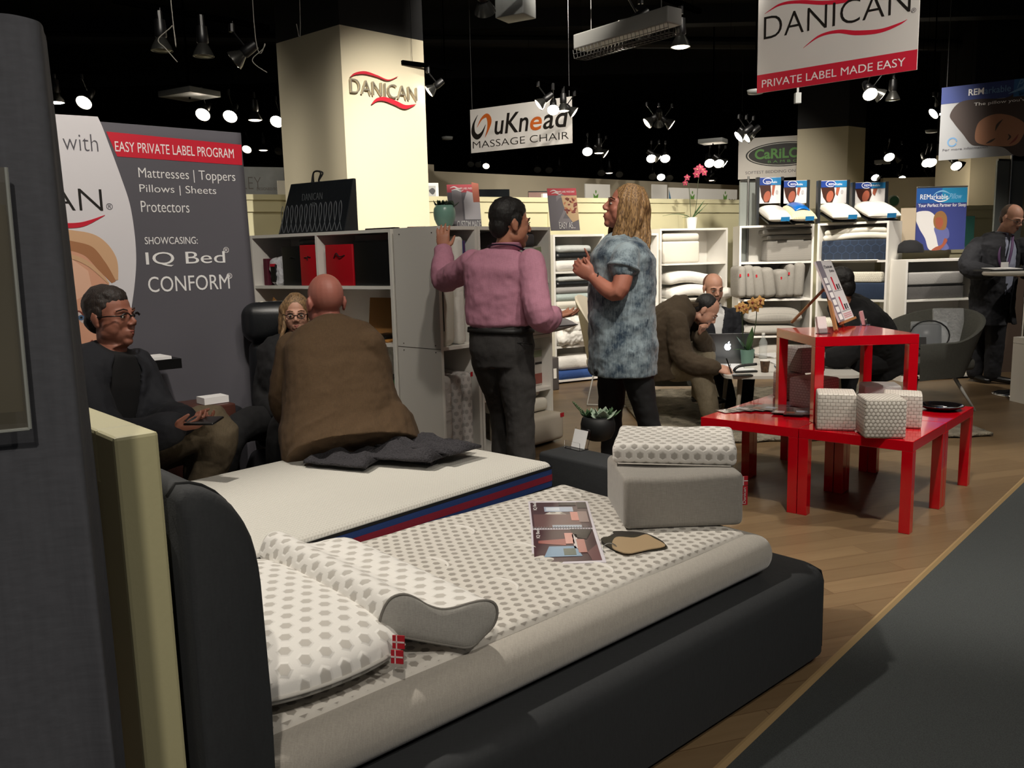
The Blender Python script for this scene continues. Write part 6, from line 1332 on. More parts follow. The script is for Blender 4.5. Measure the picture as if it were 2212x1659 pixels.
# ================= ceiling: tracks and spotlights =================
lens_on = mat('lamp_lens', '#fff3dc', .3, emit=30., emitcol='#fff0d8'); lens_dim = mat('lamp_lens_dim', '#fff0d6', .3, emit=3.5, emitcol='#ffeacb'); lens_off = mat('lamp_lens_off', '#55544f', .15)
lampm = mat('lamp_housing', '#070708', .4); rodm = mat('rod_black', '#010101', 1., spec=0.); glassm = mat('reflector', '#4a4a47', .25, .8)
proto = {}
def lamp(loc, aim, on, s, label, group, zt):
    a = Vector(aim).normalized(); Q = a.to_track_quat('-Z', 'Y').to_matrix().to_4x4(); 
    o = T('track_spotlight', label, 'spotlight', tuple(loc), group)
    M = Tr(*loc) @ Q @ Matrix.Scale(s, 4)
    for nm, m in (('housing', lampm), ('reflector', glassm), ('lens', (lens_off, lens_dim, lens_on)[on])):
        if (nm, on) not in proto or True:
            b = MB(M)
            if nm == 'housing': b.lathe([(0, .17), (.03, .17), (.034, .12), (.034, .08), (.026, .07), (0, .07)], n=14)
            elif nm == 'reflector': b.lathe([(.026, .075), (.034, .06), (.056, .02), (.062, .0), (.058, .0), (.03, .055)], n=18)
            else: b.lathe([(0, .004), (.058, .004), (.04, -.004), (0, -.006)], n=18)
            b.build(nm, m, o, smooth=True, ang=50)
    up = V(loc[0], loc[1], zt); b = MB(); b.tube([V(*loc)-a*(.11*s), up-V(0, 0, .02)], .006, 6); b.cyl(up-V(0, 0, .03), up+V(0, 0, .03), .018, n=8); b.build('bracket', lampm, o)
    return up
AIM0 = {'d': (0, 0, -1), 'c': (-.05, -.75, -.66), 'l': (-.8, -.1, -.6), 'r': (.8, -.1, -.6), 'a': (.1, .7, -.7), 'f': (-.3, -.9, -.3)}
ORD = {1: [''], 2: ['left of ', 'right of '], 3: ['leftmost of three, ', 'middle of three, ', 'rightmost of three, '], 4: ['first of four, ', 'second of four, ', 'third of four, ', 'fourth of four, ']}
def cluster(desc, y, heads, rail=True, rx=None, s=1.):
    n = len(heads); hz = lambda h_: 561-.0243*(h_[0]-560)-h_[1]
    yr = min(1.15, max(.9, hz(heads[0])/hz(heads[-1]))) if n > 1 else 1.05
    ys = [y*(1+(yr-1)*i/max(1, n-1)) for i in range(n)]
    L_ = [at(h_[0], h_[1], ys[i]) for i, h_ in enumerate(heads)]; zt = max(p.z for p in L_)+.2*s; ups = []
    for i, (px, py, on, aim) in enumerate(heads):
        st = ('unlit', 'dimly lit', 'glowing')[on]
        od = '' if n == 1 else ('%s of %s, ' % (('first', 'second', 'third', 'fourth', 'fifth')[i], ('', '', 'two', 'three', 'four', 'five')[n]))
        ups.append(lamp(L_[i], AIM0[aim], on, s, '%s spotlight, %s%s' % (st, od, desc), 'track spotlights under the black ceiling', zt))
    d = (ups[-1]-ups[0]).normalized() if n > 1 else V(.8, .6, 0); e0, e1 = ups[0]-d*.25, ups[-1]+d*.25; M = F(e0, e1-e0)
    t_ = MB(M).box(((e1-e0).length/2, 0, .032), ((e1-e0).length, .035, .03)).build('lighting_track', rodm, label='black lighting track over the spotlights %s' % desc, cat='lighting track')
    for p in (e0+d*.1, e1-d*.1): MB().tube([p+V(0, 0, .04), V(p.x, p.y, CEIL)], .0015, 5).build('track_rod', rodm, t_)
cluster('above the left side of the banner', 9.0, [(122, 222, 2, 'd'), (181, 222, 2, 'c')], s=1.3)
cluster('between the banner and the lit column', 9.6, [(438, 248, 2, 'c'), (497, 252, 2, 'c'), (551, 260, 1, 'd'), (598, 263, 2, 'c')], s=1.3)
cluster('near the ceiling left of the column', 5.2, [(350, 110, 0, 'd'), (440, 122, 0, 'd'), (505, 132, 0, 'l')])
cluster('low between banner edge and column', 13.5, [(533, 323, 1, 'c'), (569, 325, 1, 'd'), (602, 327, 0, 'c')], s=1.2)
cluster('right beside the lit column', 7.6, [(926, 198, 1, 'l')], s=.9)
cluster('at the top edge above the massage chair sign', 4.6, [(1048, 26, 0, 'a')], s=.9)
cluster('in front of the massage chair sign', 8.6, [(1163, 227, 1, 'l'), (1195, 238, 2, 'c'), (1217, 240, 1, 'd'), (1241, 244, 1, 'r')], s=1.)
cluster('on the white fixture near the top', 5.4, [(1348, 64, 2, 'l'), (1384, 74, 1, 'a'), (1470, 102, 1, 'd')], s=1.05)
cluster('right of the massage chair sign', 11.0, [(1397, 267, 1, 'l'), (1423, 269, 0, 'a'), (1451, 270, 1, 'r')], s=1.2)
cluster('below the massage chair sign at right', 13.0, [(1269, 328, 2, 'c'), (1294, 331, 1, 'd'), (1309, 333, 1, 'r')], s=1.25)
cluster('over the blond woman, right side', 13.5, [(1407, 343, 2, 'c'), (1423, 343, 0, 'r'), (1437, 343, 2, 'c')], s=1.25)
cluster('left of the bamboo sign', 13.5, [(1533, 353, 2, 'c'), (1553, 354, 2, 'c'), (1566, 354, 2, 'r')], s=1.3)
cluster('in front of the bamboo sign', 9.6, [(1595, 296, 2, 'l'), (1611, 297, 2, 'l'), (1626, 299, 0, 'r')], s=1.1)
cluster('small and far, under the massage sign', 16.5, [(1017, 355, 0, 'c'), (1033, 356, 0, 'c'), (1050, 359, 1, 'c')], s=1.1)
cluster('small and far, above the berry board', 16.5, [(1161, 367, 0, 'c'), (1186, 368, 0, 'c'), (1208, 369, 0, 'd')], s=1.2)
cluster('small and far, left of the blond hair', 16.0, [(1299, 374, 0, 'c'), (1316, 374, 1, 'd'), (1338, 377, 0, 'c')], s=1.2)
cluster('small and far, above the blond hair', 16.0, [(1410, 382, 0, 'c'), (1428, 383, 2, 'c'), (1446, 385, 0, 'c')], s=1.25)
cluster('small and far, right of the pink orchid', 16.5, [(1525, 388, 0, 'l'), (1536, 390, 1, 'd'), (1546, 390, 0, 'r')], s=1.1)
cluster('under the red and white hanging sign', 8.2, [(1880, 204, 2, 'c'), (1905, 208, 1, 'r'), (1928, 216, 0, 'd')], s=1.1)
cluster('beside the blue hanging sign', 10.0, [(2016, 246, 2, 'l'), (2026, 247, 2, 'd')], s=1.1)
cluster('right of the far column', 13.0, [(1921, 340, 2, 'c'), (1946, 344, 2, 'r')], s=1.25)
cluster('under the blue hanging sign, left group', 13.0, [(2003, 352, 2, 'c'), (2012, 352, 2, 'c')], s=1.3)
cluster('under the blue hanging sign, right group', 13.0, [(2066, 359, 2, 'c'), (2078, 360, 2, 'r')], s=1.3)
cluster('low right of the far column', 16.0, [(1891, 384, 2, 'c'), (1900, 384, 1, 'r')], s=1.2)
cluster('above the blue poster, left', 16.0, [(1948, 387, 2, 'c'), (1958, 388, 1, 'r')], s=1.2)
cluster('above the blue poster, right', 16.5, [(1996, 393, 1, 'l'), (2013, 394, 1, 'r')], s=1.1)
# long white batten fixture with a wire guard
p = at(1253, 105, 5.6); q = at(1458, 64, 5.0); x = (q-p); L_ = x.length; M = F(p, V(x.x, x.y, 0))
fx_ = T('batten_light', 'long unlit white batten light with a wire guard near the ceiling', 'light fixture', tuple(p)); L_ = V(x.x, x.y, 0).length
MB(M).box((L_/2, 0, .03), (L_, .12, .09)).build('housing', mat('fixture_white', '#8c8c88', .5), fx_, bev=.008)
b = MB(M)
for k in range(26):
    xx = L_*k/25; b.tube([V(xx, -.06, -.015), V(xx, -.05, -.065), V(xx, .05, -.065), V(xx, .06, -.015)], .002, 4)
for y, z in ((-.055, -.04), (-.05, -.065), (0, -.067), (.05, -.065)): b.tube([V(0, y, z), V(L_, y, z)], .002, 4)
b.build('wire_guard', mat('guard_wire', '#4a4a48', .5), fx_); hang(fx_, M, (.1, L_-.1), .0)
for k, (px, py, y, lab, w_) in enumerate(((1114, 36, 5.0, 'white ceiling box above the massage chair sign', .18), (410, 214, 9.5, 'flat white ceiling unit above the banner', .5), (1540, 313, 13, 'pale ceiling unit left of the bamboo sign', .36), (1906, 357, 14, 'pale ceiling unit right of the far column', .22))):
    c = at(px, py, y); thing1(MB(F(c, (.85, -.5, 0))).rbox((0, 0, .05), (w_, w_*.8, .12 if k == 0 else .06), .006, 2), 'ceiling_unit', mat('unit_white', '#6e706e', .6), lab, 'ceiling unit', smooth=True); t_ = COL.objects[-1]; MB().tube([c, V(c.x, c.y, CEIL)], .01, 6).build('hanger', rodm, t_)
for px, py, y, lab in ((966, 299, 12, 'round smoke detector left of the massage chair sign'), (1632, 199, 8.5, 'round smoke detector at the corner of the red and white sign'), (2012, 284, 12, 'smoke detector left of the blue hanging sign')):
    c = at(px, py, y); thing1(MB().lathe([(0, -.02), (.07, -.015), (.08, .02), (0, .02)], tuple(c), 20), 'smoke_detector', _M['unit_white'], lab, 'smoke detector', smooth=True); t_ = COL.objects[-1]; MB().tube([c+V(0, 0, .02), V(c.x, c.y, CEIL)], .008, 6).build('conduit', rodm, t_)
c = at(1723, 212, 8.0); thing1(MB().box((c.x, c.y, c.z), (.05, .05, .09)).cyl(V(c.x, c.y, c.z+.04), V(c.x, c.y, c.z+.2), .01), 'camera_unit', _M['unit_white'], 'small white security camera under the red and white sign', 'camera'); MB().tube([c+V(0, 0, .2), V(c.x, c.y, CEIL)], .008, 6).build('conduit', rodm, COL.objects[-1])
corm = mat('grey_cord', '#77736c', .7)
for pts, y, lab in ((((345, -12), (372, 30), (372, 55), (342, 85), (358, 105), (383, 134)), 4.8, 'thin loose wire hanging in front of the unlit spotlights'), (((562, -10), (548, 40), (573, 95), (545, 130), (577, 157)), 5.2, 'thin loose wire hanging left of the column'), (((655, -10), (648, 20), (640, 52)), 5.6, 'short wire hanging close to the column top')):
    P_ = [at(*p_, y) for p_ in pts]; P_[0] = V(P_[0].x, P_[0].y, CEIL)
    thing1(MB().tube(spline(P_, 8), .0028, 5), 'loose_wire', corm, lab, 'wire', smooth=True)
# ================= people =================
def join(b, *os):
    for o in os:
        n = len(b.v); b.v += o.v; b.f += [[i+n for i in f] for f in o.f]; b.u += o.u
    return b
def basis(fwd, up=(0, 0, 1)):
    f = Vector(fwd).normalized(); r = f.cross(Vector(up)).normalized(); u = r.cross(f)
    return r, f, u
def headM(c, fwd, up, s=1.):
    r, f, u = basis(fwd, up); c = Vector(c)
    return Matrix(((r.x*s, f.x*s, u.x*s, c.x), (r.y*s, f.y*s, u.y*s, c.y), (r.z*s, f.z*s, u.z*s, c.z), (0, 0, 0, 1)))
def head(M, fem=False):
    """skull, jaw, brow, nose, lips, ears; face looks along y, z up, x to the person's right"""
    b = MB(M); j = .92 if fem else 1.
    b.ell((0, -.012, .035), (.074, .094, .088), nu=20, nv=14); b.ell((0, .030, -.005), (.066, .062, .075), nu=18, nv=12); b.ell((0, .034, -.056), (.056*j, .053, .062), nu=16, nv=10)
    b.ell((0, .066, -.100), (.024*j, .022, .019)); b.ell((0, .082, -.066), (.024, .014, .024))
    for s in (-1, 1):
        b.ell((s*.044*j, .014, -.062), (.023, .042, .030)); b.ell((s*.047*j, .030, -.040), (.022, .040, .042)); b.ell((s*.035, .056, -.026), (.029, .023, .030)); b.ell((s*.012, .099, -.031), (.0095, .011, .008))
        b.ell((s*.077, -.012, -.006), (.009, .019, .031), M=Rz(-s*.3)); b.ell((s*.079, -.004, -.028), (.007, .010, .012)); b.tube([(s*.072, -.002, .015), (s*.082, -.018, .022), (s*.082, -.028, .0), (s*.076, -.012, -.034)], .006, 6)
        b.tube([(s*.012, .090, .022), (s*.032, .086, .027), (s*.052, .066, .020)], [.008, .008, .006], 8)
        b.ell((s*.031, .074, .002), (.016, .011, .011))
    b.tube([(0, .084, .022), (0, .096, .000), (0, .110, -.022), (0, .106, -.032)], [.009, .0088, .0112, .008], 10)
    b.tube([(-.023, .080, -.060), (-.008, .0935, -.057), (0, .0945, -.0585), (.008, .0935, -.057), (.023, .080, -.060)], [.004, .0065, .006, .0065, .004], 8)
    b.tube([(-.021, .080, -.0645), (0, .0925, -.0695), (.021, .080, -.0645)], [.004, .0085, .004], 8)
    return b
eyew = mat('eye_white', '#cfc8c0', .25); lipm = mat('lips', '#8d4a42', .5); pupil = mat('pupil', '#1a120d', .15)
def face(M, o, brow='#2a1c14', iris='#3a2a1c', lip='#8d4a42', gaze=0.):
    bm_ = mat('brow_'+brow[1:], brow, .9); im = mat('iris_'+iris[1:], iris, .2)
    for s in (-1, 1):
        e = MB(M).ell((s*.031, .0805, .0015), (.0120, .0090, .0062), nu=14, nv=10).build('eye', eyew, o, smooth=True); MB(M).ell((s*.031+gaze, .0885, .001), (.0055, .003, .0055), nu=12, nv=8).build('iris', im, e, smooth=True)
        MB(M).tube([(s*.018, .0905, .0085), (s*.031, .0925, .0115), (s*.045, .0815, .0075)], [.0015, .0026, .0015], 6).build('upper_lid', bm_, o, smooth=True)
        MB(M).tube([(s*.014, .0935, .0265), (s*.033, .0905, .0325), (s*.055, .0715, .0265)], [.0030, .0036, .0016], 6).build('eyebrow', bm_, o, smooth=True)
    lm = mat('lip_'+lip[1:], lip, .5)
    MB(M).tube([(-.022, .0815, -.0605), (-.008, .0965, -.0585), (0, .0972, -.060), (.008, .0965, -.0585), (.022, .0815, -.0605)], [.0015, .0036, .003, .0036, .0015], 8).tube([(-.020, .082, -.0645), (0, .0965, -.069), (.020, .082, -.0645)], [.0015, .0052, .0015], 8).build('lips', lm, o, smooth=True)
def glasses(M, o, col, full=True, thick=.0022):
    m = mat('glasses_'+col[1:], col, .3); b = MB(M)
    for s in (-1, 1):
        b.tube([(s*(.032+.0215*math.cos(a)), .103-.010*abs(math.cos(a) if s*math.cos(a)*s > 0 else 0), .0+.0155*math.sin(a)) for a in ([i/20*2*PI for i in range(21)] if full else [i/12*PI for i in range(13)])], thick, 6, False)
        b.tube([(s*.056, .095, .006), (s*.079, .05, .008), (s*.082, -.01, .004), (s*.082, -.03, -.012)], thick, 6)
    b.tube([(-.010, .104, .004), (0, .107, .007), (.010, .104, .004)], thick, 6); b.build('glasses', m, o, smooth=True)
def hand(b, w, d, n, side, curl=.35, s=1., spread=.06, thumb=.6, point=False):
    d = Vector(d).normalized(); n = Vector(n); n = (n-d*n.dot(d)).normalized(); th = d.cross(n)*side; w = Vector(w)
    def rg(p, hw, hd): return [p+th*(hw*math.cos(a))+n*(hd*math.sin(a)) for a in [2*PI*k/14 for k in range(14)]]
    b.loft([rg(w-d*.02*s, .026*s, .020*s), rg(w+d*.015*s, .030*s, .018*s), rg(w+d*.05*s, .041*s, .017*s), rg(w+d*.085*s, .042*s, .0145*s), rg(w+d*.097*s, .036*s, .010*s)])
    for i, (of, L) in enumerate(((.031, .072), (.0105, .080), (-.0105, .074), (-.030, .058))):
        p = w+d*(.088-.004*abs(i-1.2))*s+th*(of*s); a = spread*(1.3-i)*.6; dd = (d+th*a).normalized(); c = curl[i] if hasattr(curl, '__len__') else curl
        pts = [p-dd*.012*s, p]; 
        if point and i == 0: c = .03
        ang = c*.7
        for fr in (.45, .31, .26):
            q = dd*math.cos(ang)+n*math.sin(ang); pts.append(pts[-1]+q*(L*fr*s)); ang += c
        b.tube(pts, [.0095*s, .0092*s, .0088*s, .0080*s, .0062*s], 10); b.ell(pts[-1], .0062*s, nu=8, nv=6)
    p = w+d*.022*s+th*.026*s; t = (d*.62+th*thumb+n*.30).normalized(); t2 = (d*.85+th*(thumb*.35)+n*.35).normalized()
    pts = [p-t*.01*s, p+t*.032*s, p+t*.032*s+t2*.030*s, p+t*.032*s+t2*.055*s]; b.tube(pts, [.0135*s, .0118*s, .0098*s, .0072*s], 10); b.ell(pts[-1], .0072*s, nu=8, nv=6)
def limb(b, pts, rad, n=14):
    P = spline(pts, 6) if len(pts) > 2 else [Vector(p) for p in pts]
    m = len(P); R = [float(np.interp(i/(m-1), np.linspace(0, 1, len(rad)), rad)) for i in range(m)]
    b.tube(P, R, n); b.ell(P[0], R[0], nu=12, nv=8); b.ell(P[-1], R[-1], nu=12, nv=8)
def ringsS(S, hr, sr, e=0., n=28, ex=2.4, gap=None, th=.022):
    """cross-sections along the spine; S = (point, half width, half depth). gap = half angle of a front opening per section"""
    out = []; m = len(S)
    for i, (p, hw, hd) in enumerate(S):
        p = Vector(p); t = (Vector(S[min(i+1, m-1)][0])-Vector(S[max(i-1, 0)][0])).normalized(); r = Vector(hr).lerp(Vector(sr), i/(m-1)); r = (r-t*r.dot(t)).normalized(); f = t.cross(r)
        def pt(a, k):
            c, s_ = math.cos(a), math.sin(a); q = (abs(c)**ex+abs(s_)**ex)**(-1/ex)
            return p+r*((hw+e+k)*q*c)+f*((hd+e+k)*q*s_)
        if gap is None: out.append([pt(2*PI*k/n, 0) for k in range(n)])
        else:
            g = gap[i] if hasattr(gap, '__len__') else gap
            A = [PI/2+g+(2*PI-2*g)*k/(n-1) for k in range(n)]; out.append([pt(a, 0) for a in A]+[pt(a, -th) for a in A[::-1]])
    return out
def smat(name, c, c2=None): return mat(name, c, .55, bump=(180, .06), var=(9, .10))
def person(label, J, skin, top, bot, shoe='#0d0d0e', vox=.005, fem=False, hs=1., nobody=False):
    """J: head (centre, fwd, up); S spine sections; hr, sr right-hand vectors; arms/legs as joint lists [right, left]; hands [(dir, palm, curl, kw)]"""
    hc, hf, hu = J['head']; HM_ = headM(hc, hf, hu, hs); base = J.get('base') or V(J['S'][0][0].x, J['S'][0][0].y, 0)
    o = T('person', label, 'person', tuple(base))
    b = MB(); k = J.get('k', 1.)
    join(b, head(HM_, fem)); nb = J['S'][-1][0]
    b.tube([HM_ @ V(0, -.016, -.03), HM_ @ V(0, -.020, -.085), Vector(nb)-V(0, 0, .01)], [.050*hs, .050*hs, .062*hs] if not fem else [.043, .043, .055], 16)
    b.loft(ringsS(J['S'], J['hr'], J['sr'], -.012))
    ar = J.get('ar', 1.)
    for i, a in enumerate(J['arms']):
        a = [Vector(p) for p in a]; limb(b, a, [.050*ar, .045*ar, .041*ar, .036*ar, .027])
        h = J['hands'][i]
        if h: hand(b, a[-1], h[0], h[1], 1 if i == 0 else -1, h[2], **(h[3] if len(h) > 3 else {}))
    lr = J.get('lr', 1.)
    for l in J['legs']:
        limb(b, l, [.080*lr, .074*lr, .055*lr, .052*lr, .036*lr])
    for i, l in enumerate(J['legs']):
        t = Vector(J['toes'][i]).normalized(); an = Vector(l[-1]); b.tube([an-t*.04-V(0, 0, .04), an+t*.06-V(0, 0, .045), an+t*.15-V(0, 0, .055)], [.036, .036, .026], 10, flat=.8)
    b.build('body', skin, o, remesh=vox, smo=5)
    # trousers
    tm, te, cut = bot
    b = MB(); S = J['S']; q = [(S[0][0], S[0][1], S[0][2])]+list(S[1:J.get('wi', 2)+1])
    b.loft(ringsS(q, J['hr'], J['hr'], .006+te*.4))
    for l in J['legs']: limb(b, l if cut else l, [.088*lr+te*.5, .082*lr+te, .064*lr+te, .060*lr+te, (.040*lr if J.get('slim') else .052*lr)+te])
    b.build('trousers', tm, o, remesh=.0075, smo=9, disp=((.11, .016), (.035, .004)))
    for i, l in enumerate(J['legs']):
        t = Vector(J['toes'][i]).normalized(); an = Vector(l[-1])
        MB().tube([an-t*.065-V(0, 0, .045), an-t*.02-V(0, 0, .035), an+t*.06-V(0, 0, .045), an+t*.15-V(0, 0, .058), an+t*.20-V(0, 0, .064)], [.028, .042, .042, .037, .022], 14, flat=.75, up=(0, 0, 1)).build('shoe', mat('shoe_'+shoe[1:], shoe, .35), o, smooth=True)
    for g in top: g(J, o, HM_)
    return o, HM_
def garment(name, m, e, s0, s1, sleeve=(0., .012, .010, .008), ends=None, gap=None, vox=.0075, disp=((.10, .022), (.04, .008)), flare=None, short=None, extra=None, smo=4, hem=None):
    def g(J, o, HM_):
        b = MB(); S = [list(s) for s in J['S'][s0:s1]]
        if hem: S = [list(h) for h in hem]+S
        S[-1][1] -= e*.5; S[-1][2] -= e*.5
        if flare:
            for i, fl_ in enumerate(flare): S[i][1] += fl_; S[i][2] += fl_
        b.loft(ringsS(S, J['hr'], J['sr'], e, gap=gap))
        ar = J.get('ar', 1.)
        for i, a in enumerate(J['arms']):
            a = [Vector(p) for p in a]
            if short: a = [a[0], a[0].lerp(a[1], short)]; R = [.052*ar+e*.5, .058*ar+e]
            else:
                fr = ends or .93; a = a[:2]+[a[1].lerp(a[2], fr)]; R = [.058*ar+e*.5, .056*ar+e*.9, .053*ar+e, .046*ar+e, .036*ar+e*.8]
            limb(b, a, R)
        if extra: extra(b, J)
        b.build(name, m, o, remesh=vox, smo=smo, disp=disp)
    return g
def collar(m, r=.062, h=.04, dx=0.):
    def g(J, o, HM_):
        nb = Vector(J['S'][-1][0]); r0, f, u = basis(J['sr'], (0, 0, 1)); rt_ = Vector(J['sr']).normalized(); fw = V(0, 0, 1).cross(rt_).normalized()
        t = (HM_ @ V(0, -.02, -.08)-nb).normalized()
        def fn(uu, vv):
            a = PI/2+.32+(2*PI-.64)*uu; rr_ = r+.010*(1-vv)
            return nb+rt_*(rr_*math.cos(a)*1.05)+fw*(rr_*math.sin(a)+.008)+t*(-.012+h*vv*(1-.45*max(0, math.sin(a))))
        MB().grid(fn, 28, 5, .006).build('collar', m, o, smooth=True)
    return g
def haircap(m, parts, tex=.006, vox=.0045, name='hair', smo=3, fine=.0022):
    def g(J, o, HM_):
        b = MB(HM_)
        for p in parts:
            if len(p) == 2: b.ell(p[0], p[1], nu=20, nv=14)
            else: b.tube(p[0], p[1], 10) if p[2] == 't' else b.ell(p[0], p[1], M=p[2], nu=18, nv=12)
        b.build(name, m, o, remesh=vox, smo=smo, disp=((.03, tex*.6), (.008, fine)))
    return g
def hairm(name, c, c2):
    if name in _M: return _M[name]
    m = mat(name, c, .6); t = NT(m); co = t.new('ShaderNodeTexCoord').outputs['Object']
    w_ = t.new('ShaderNodeTexNoise', {'Vector': t.vec('MULTIPLY', co, (260., 260., 30.)), 'Scale': 1., 'Detail': 3.}).outputs[0]
    f = t.new('ShaderNodeMapRange', {'Value': w_, 1: .36, 2: .66}).outputs[0]
    t.col(t.mix(f, lin(c2), lin(c))); t.bump(w_, .6, .004); return m
def facer(**k): return lambda J, o, HM_: face(HM_, o, **k)
def specs(col, **k): return lambda J, o, HM_: glasses(HM_, o, col, **k)
def locks(m, curves, n=8, vox=.0045, name='hair'):
    """long hair: thick wavy locks given as (points in head frame, radii)"""
    def g(J, o, HM_):
        b = MB(HM_)
        for pts, rad in curves:
            P = spline(pts, 7); R = [float(np.interp(i/(len(P)-1), np.linspace(0, 1, len(rad)), rad)) for i in range(len(P))]; b.tube(P, R, n, flat=.8)
        b.ell((0, -.020, .040), (.082, .098, .092), nu=20, nv=14)
        b.build(name, m, o, remesh=vox, smo=2)
    return g
def Z0(p): return V(p.x, p.y, 0)
sk2 = smat('skin_warm', '#b47a60'); sk3 = smat('skin_pale', '#b98a74'); sk4 = smat('skin_ruddy', '#a76a57')
def lanyard(m, pts, w_=.009, t=.002, nm='lanyard'):
    def g(J, o, HM_):
        P = spline(pts(J, HM_), 8); MB().tube(P, [w_]*len(P), 6, flat=.25).build(nm, m, o, smooth=True)
    return g

# --- 1 man in the pink shirt, back turned, left hand raised to the shelf
Y = 4.70; f1 = V(.38, .92, 0).normalized(); r1 = V(f1.y, -f1.x, 0)
pel = at(1084, 752, Y); S1 = [(at(1087, 790, Y), .145, .115), (pel, .172, .132), (at(1080, 700, Y), .165, .125), (at(1080, 635, Y), .180, .130), (at(1084, 580, Y), .195, .118), (at(1090, 553, Y), .150, .085), (at(1092, 537, Y), .066, .062)]
pinkc = weave('pink_shirt', '#b87f93', 300, .85, .5, .9); slate = weave('slate_trousers', '#3a3837', 300, .9, .35)
lf, rf_ = V(pel.x+.0, pel.y+.16, 0), V(pel.x+.09, pel.y-.03, 0)
J1 = dict(head=(at(1103, 484, Y-.02), (.90, .42, -.06), (0, 0, 1)), S=S1, hr=r1, sr=r1, arms=[[at(1146, 566, Y-.10), at(1167, 686, Y-.22), at(1199, 681, Y+.02)], [at(1024, 566, Y+.10), at(962, 604, Y+.36), at(957, 541, Y+.50)]],
          hands=[((.75, .65, .02), (.2, -.1, 1), .25), ((.02, .12, 1), (.1, 1, -.1), .22, dict(spread=.12, thumb=.8))],
          legs=[[pel+r1*.075-V(0, 0, .06), V(rf_.x, rf_.y+.0, .48), rf_+V(0, 0, .09)], [pel-r1*.075-V(0, 0, .06), V(lf.x+.0, lf.y, .48), lf+V(0, 0, .09)]], toes=[(.5, .85, 0), (.3, .95, 0)], lr=1.12, wi=2, ar=1.08)
dk = hairm('hair_black', '#15100d', '#0a0807')
o1, H1 = person('person in a pink shirt and dark trousers, one hand on the shelf', J1, sk2,
    [garment('shirt', pinkc, .018, 2, 7, disp=((.14, .030), (.05, .007)), extra=lambda b, J: b.ell(at(1085, 700, 4.7), (.175, .135, .05))), collar(pinkc, .074, .05),
     haircap(dk, [((0, -.022, .046), (.081, .098, .090)), ((0, -.062, -.01), (.062, .052, .066)), ((0, .004, .068), (.066, .074, .064)), ((-.072, -.004, .018), (.012, .03, .04)), ((.072, -.004, .018), (.012, .03, .04))], .012), facer(),
     lanyard(mat('lanyard_violet', '#241a3a', .6), lambda J, H: [S1[-1][0]+r1*(x_*1.0)+f1*y_+V(0, 0, z_) for x_, y_, z_ in ((-.06, .10, -.06), (-.088, .03, -.012), (-.078, -.045, .012), (-.03, -.086, .022), (.03, -.086, .022), (.080, -.045, .012), (.098, .03, -.015), (.085, .10, -.06), (.06, .14, -.14))], .0085)], (slate, .012, 0), hs=1.06)
MB().loft(ringsS([(at(1082, 717, 4.7), .172, .134), (at(1082, 707, 4.7), .170, .132)], r1, r1, .013)).build('belt', mat('belt_leather', '#0d0c0b', .6), o1, smooth=True)
MB().tube([at(1112, 740, 4.7-.142), at(1132, 741, 4.7-.150), at(1150, 744, 4.7-.135)], .003, 5).build('pocket_welt', BLACK, o1)
# --- 2 woman in the tie-dyed tunic, facing left
Y = 4.60; f2 = V(-1, -.04, 0); r2 = V(f2.y, -f2.x, 0)
dye = mat('denim_dye', '#5c6f7c', .9, sheen=.2); t = NT(dye); co = t.new('ShaderNodeTexCoord').outputs['Object']
n1 = t.new('ShaderNodeTexNoise', {'Vector': co, 'Scale': 11., 'Detail': 6., 'Roughness': .66}).outputs[0]; n2 = t.new('ShaderNodeTexNoise', {'Vector': t.vec('MULTIPLY', co, (260., 260., 12.)), 'Scale': 1., 'Detail': 3.}).outputs[0]
ff = t.new('ShaderNodeMapRange', {'Value': t.math('MULTIPLY_ADD', n2, .32), 1: .52, 2: .78}).outputs[0]; t.l.new(n1, ff.node.inputs[0].links[0].from_node.inputs[2])
t.col(t.mix(ff, lin('#213445'), lin('#909fa6'))); t.bump(n2, .3, .004)
S2 = [(at(1345, 806, Y), .200, .166), (at(1345, 750, Y), .200, .170), (at(1343, 680, Y), .190, .166), (at(1343, 610, Y), .185, .166), (at(1346, 555, Y), .180, .158), (at(1350, 522, Y), .165, .105), (at(1354, 503, Y), .066, .062)]
pel = at(1348, 760, Y)
J2 = dict(head=(at(1350, 449, Y), (-.95, -.06, .26), (.26, 0, .96)), S=S2, hr=r2, sr=r2, arms=[[at(1352, 540, Y+.17), at(1330, 640, Y+.20), at(1278, 592, Y+.10)], [at(1354, 548, Y-.18), at(1334, 632, Y-.24), at(1281, 600, Y-.14)]],
          hands=[((-.45, -.15, .85), (-.3, -.9, 0), (.1, 1.1, 1.2, 1.2), dict(s=.92, point=True)), ((-.80, .10, .55), (.25, 1, .2), .55, dict(s=.92))],
          legs=[[at(1322, 785, Y+.09), at(1320, 905, Y+.10), V(at(1324, 900, Y+.1).x, Y+.12, .09)], [at(1368, 785, Y-.09), at(1398, 895, Y-.10), V(at(1432, 900, Y-.08).x, Y-.06, .09)]], toes=[(-1, 0, 0), (-1, -.2, 0)], lr=.92, slim=1, wi=1, ar=1.12)
ton = mat('black_leggings', '#08090c', .8)
def hemfix(b, J): pass
blond = hairm('hair_blond', '#b08a5a', '#4a321f')
def wave(x, y, z, L, dy, ph, am=.012): return [(x, y, z)]+[(x*(1+.10*q)+am*(.5+q)*math.sin(ph+q*6.5), y+dy*q+am*(.5+q)*math.cos(ph+q*5.7), z-L*q) for q in (.15, .3, .45, .6, .75, .9, 1.)]
rn = random.Random(11); lk = []
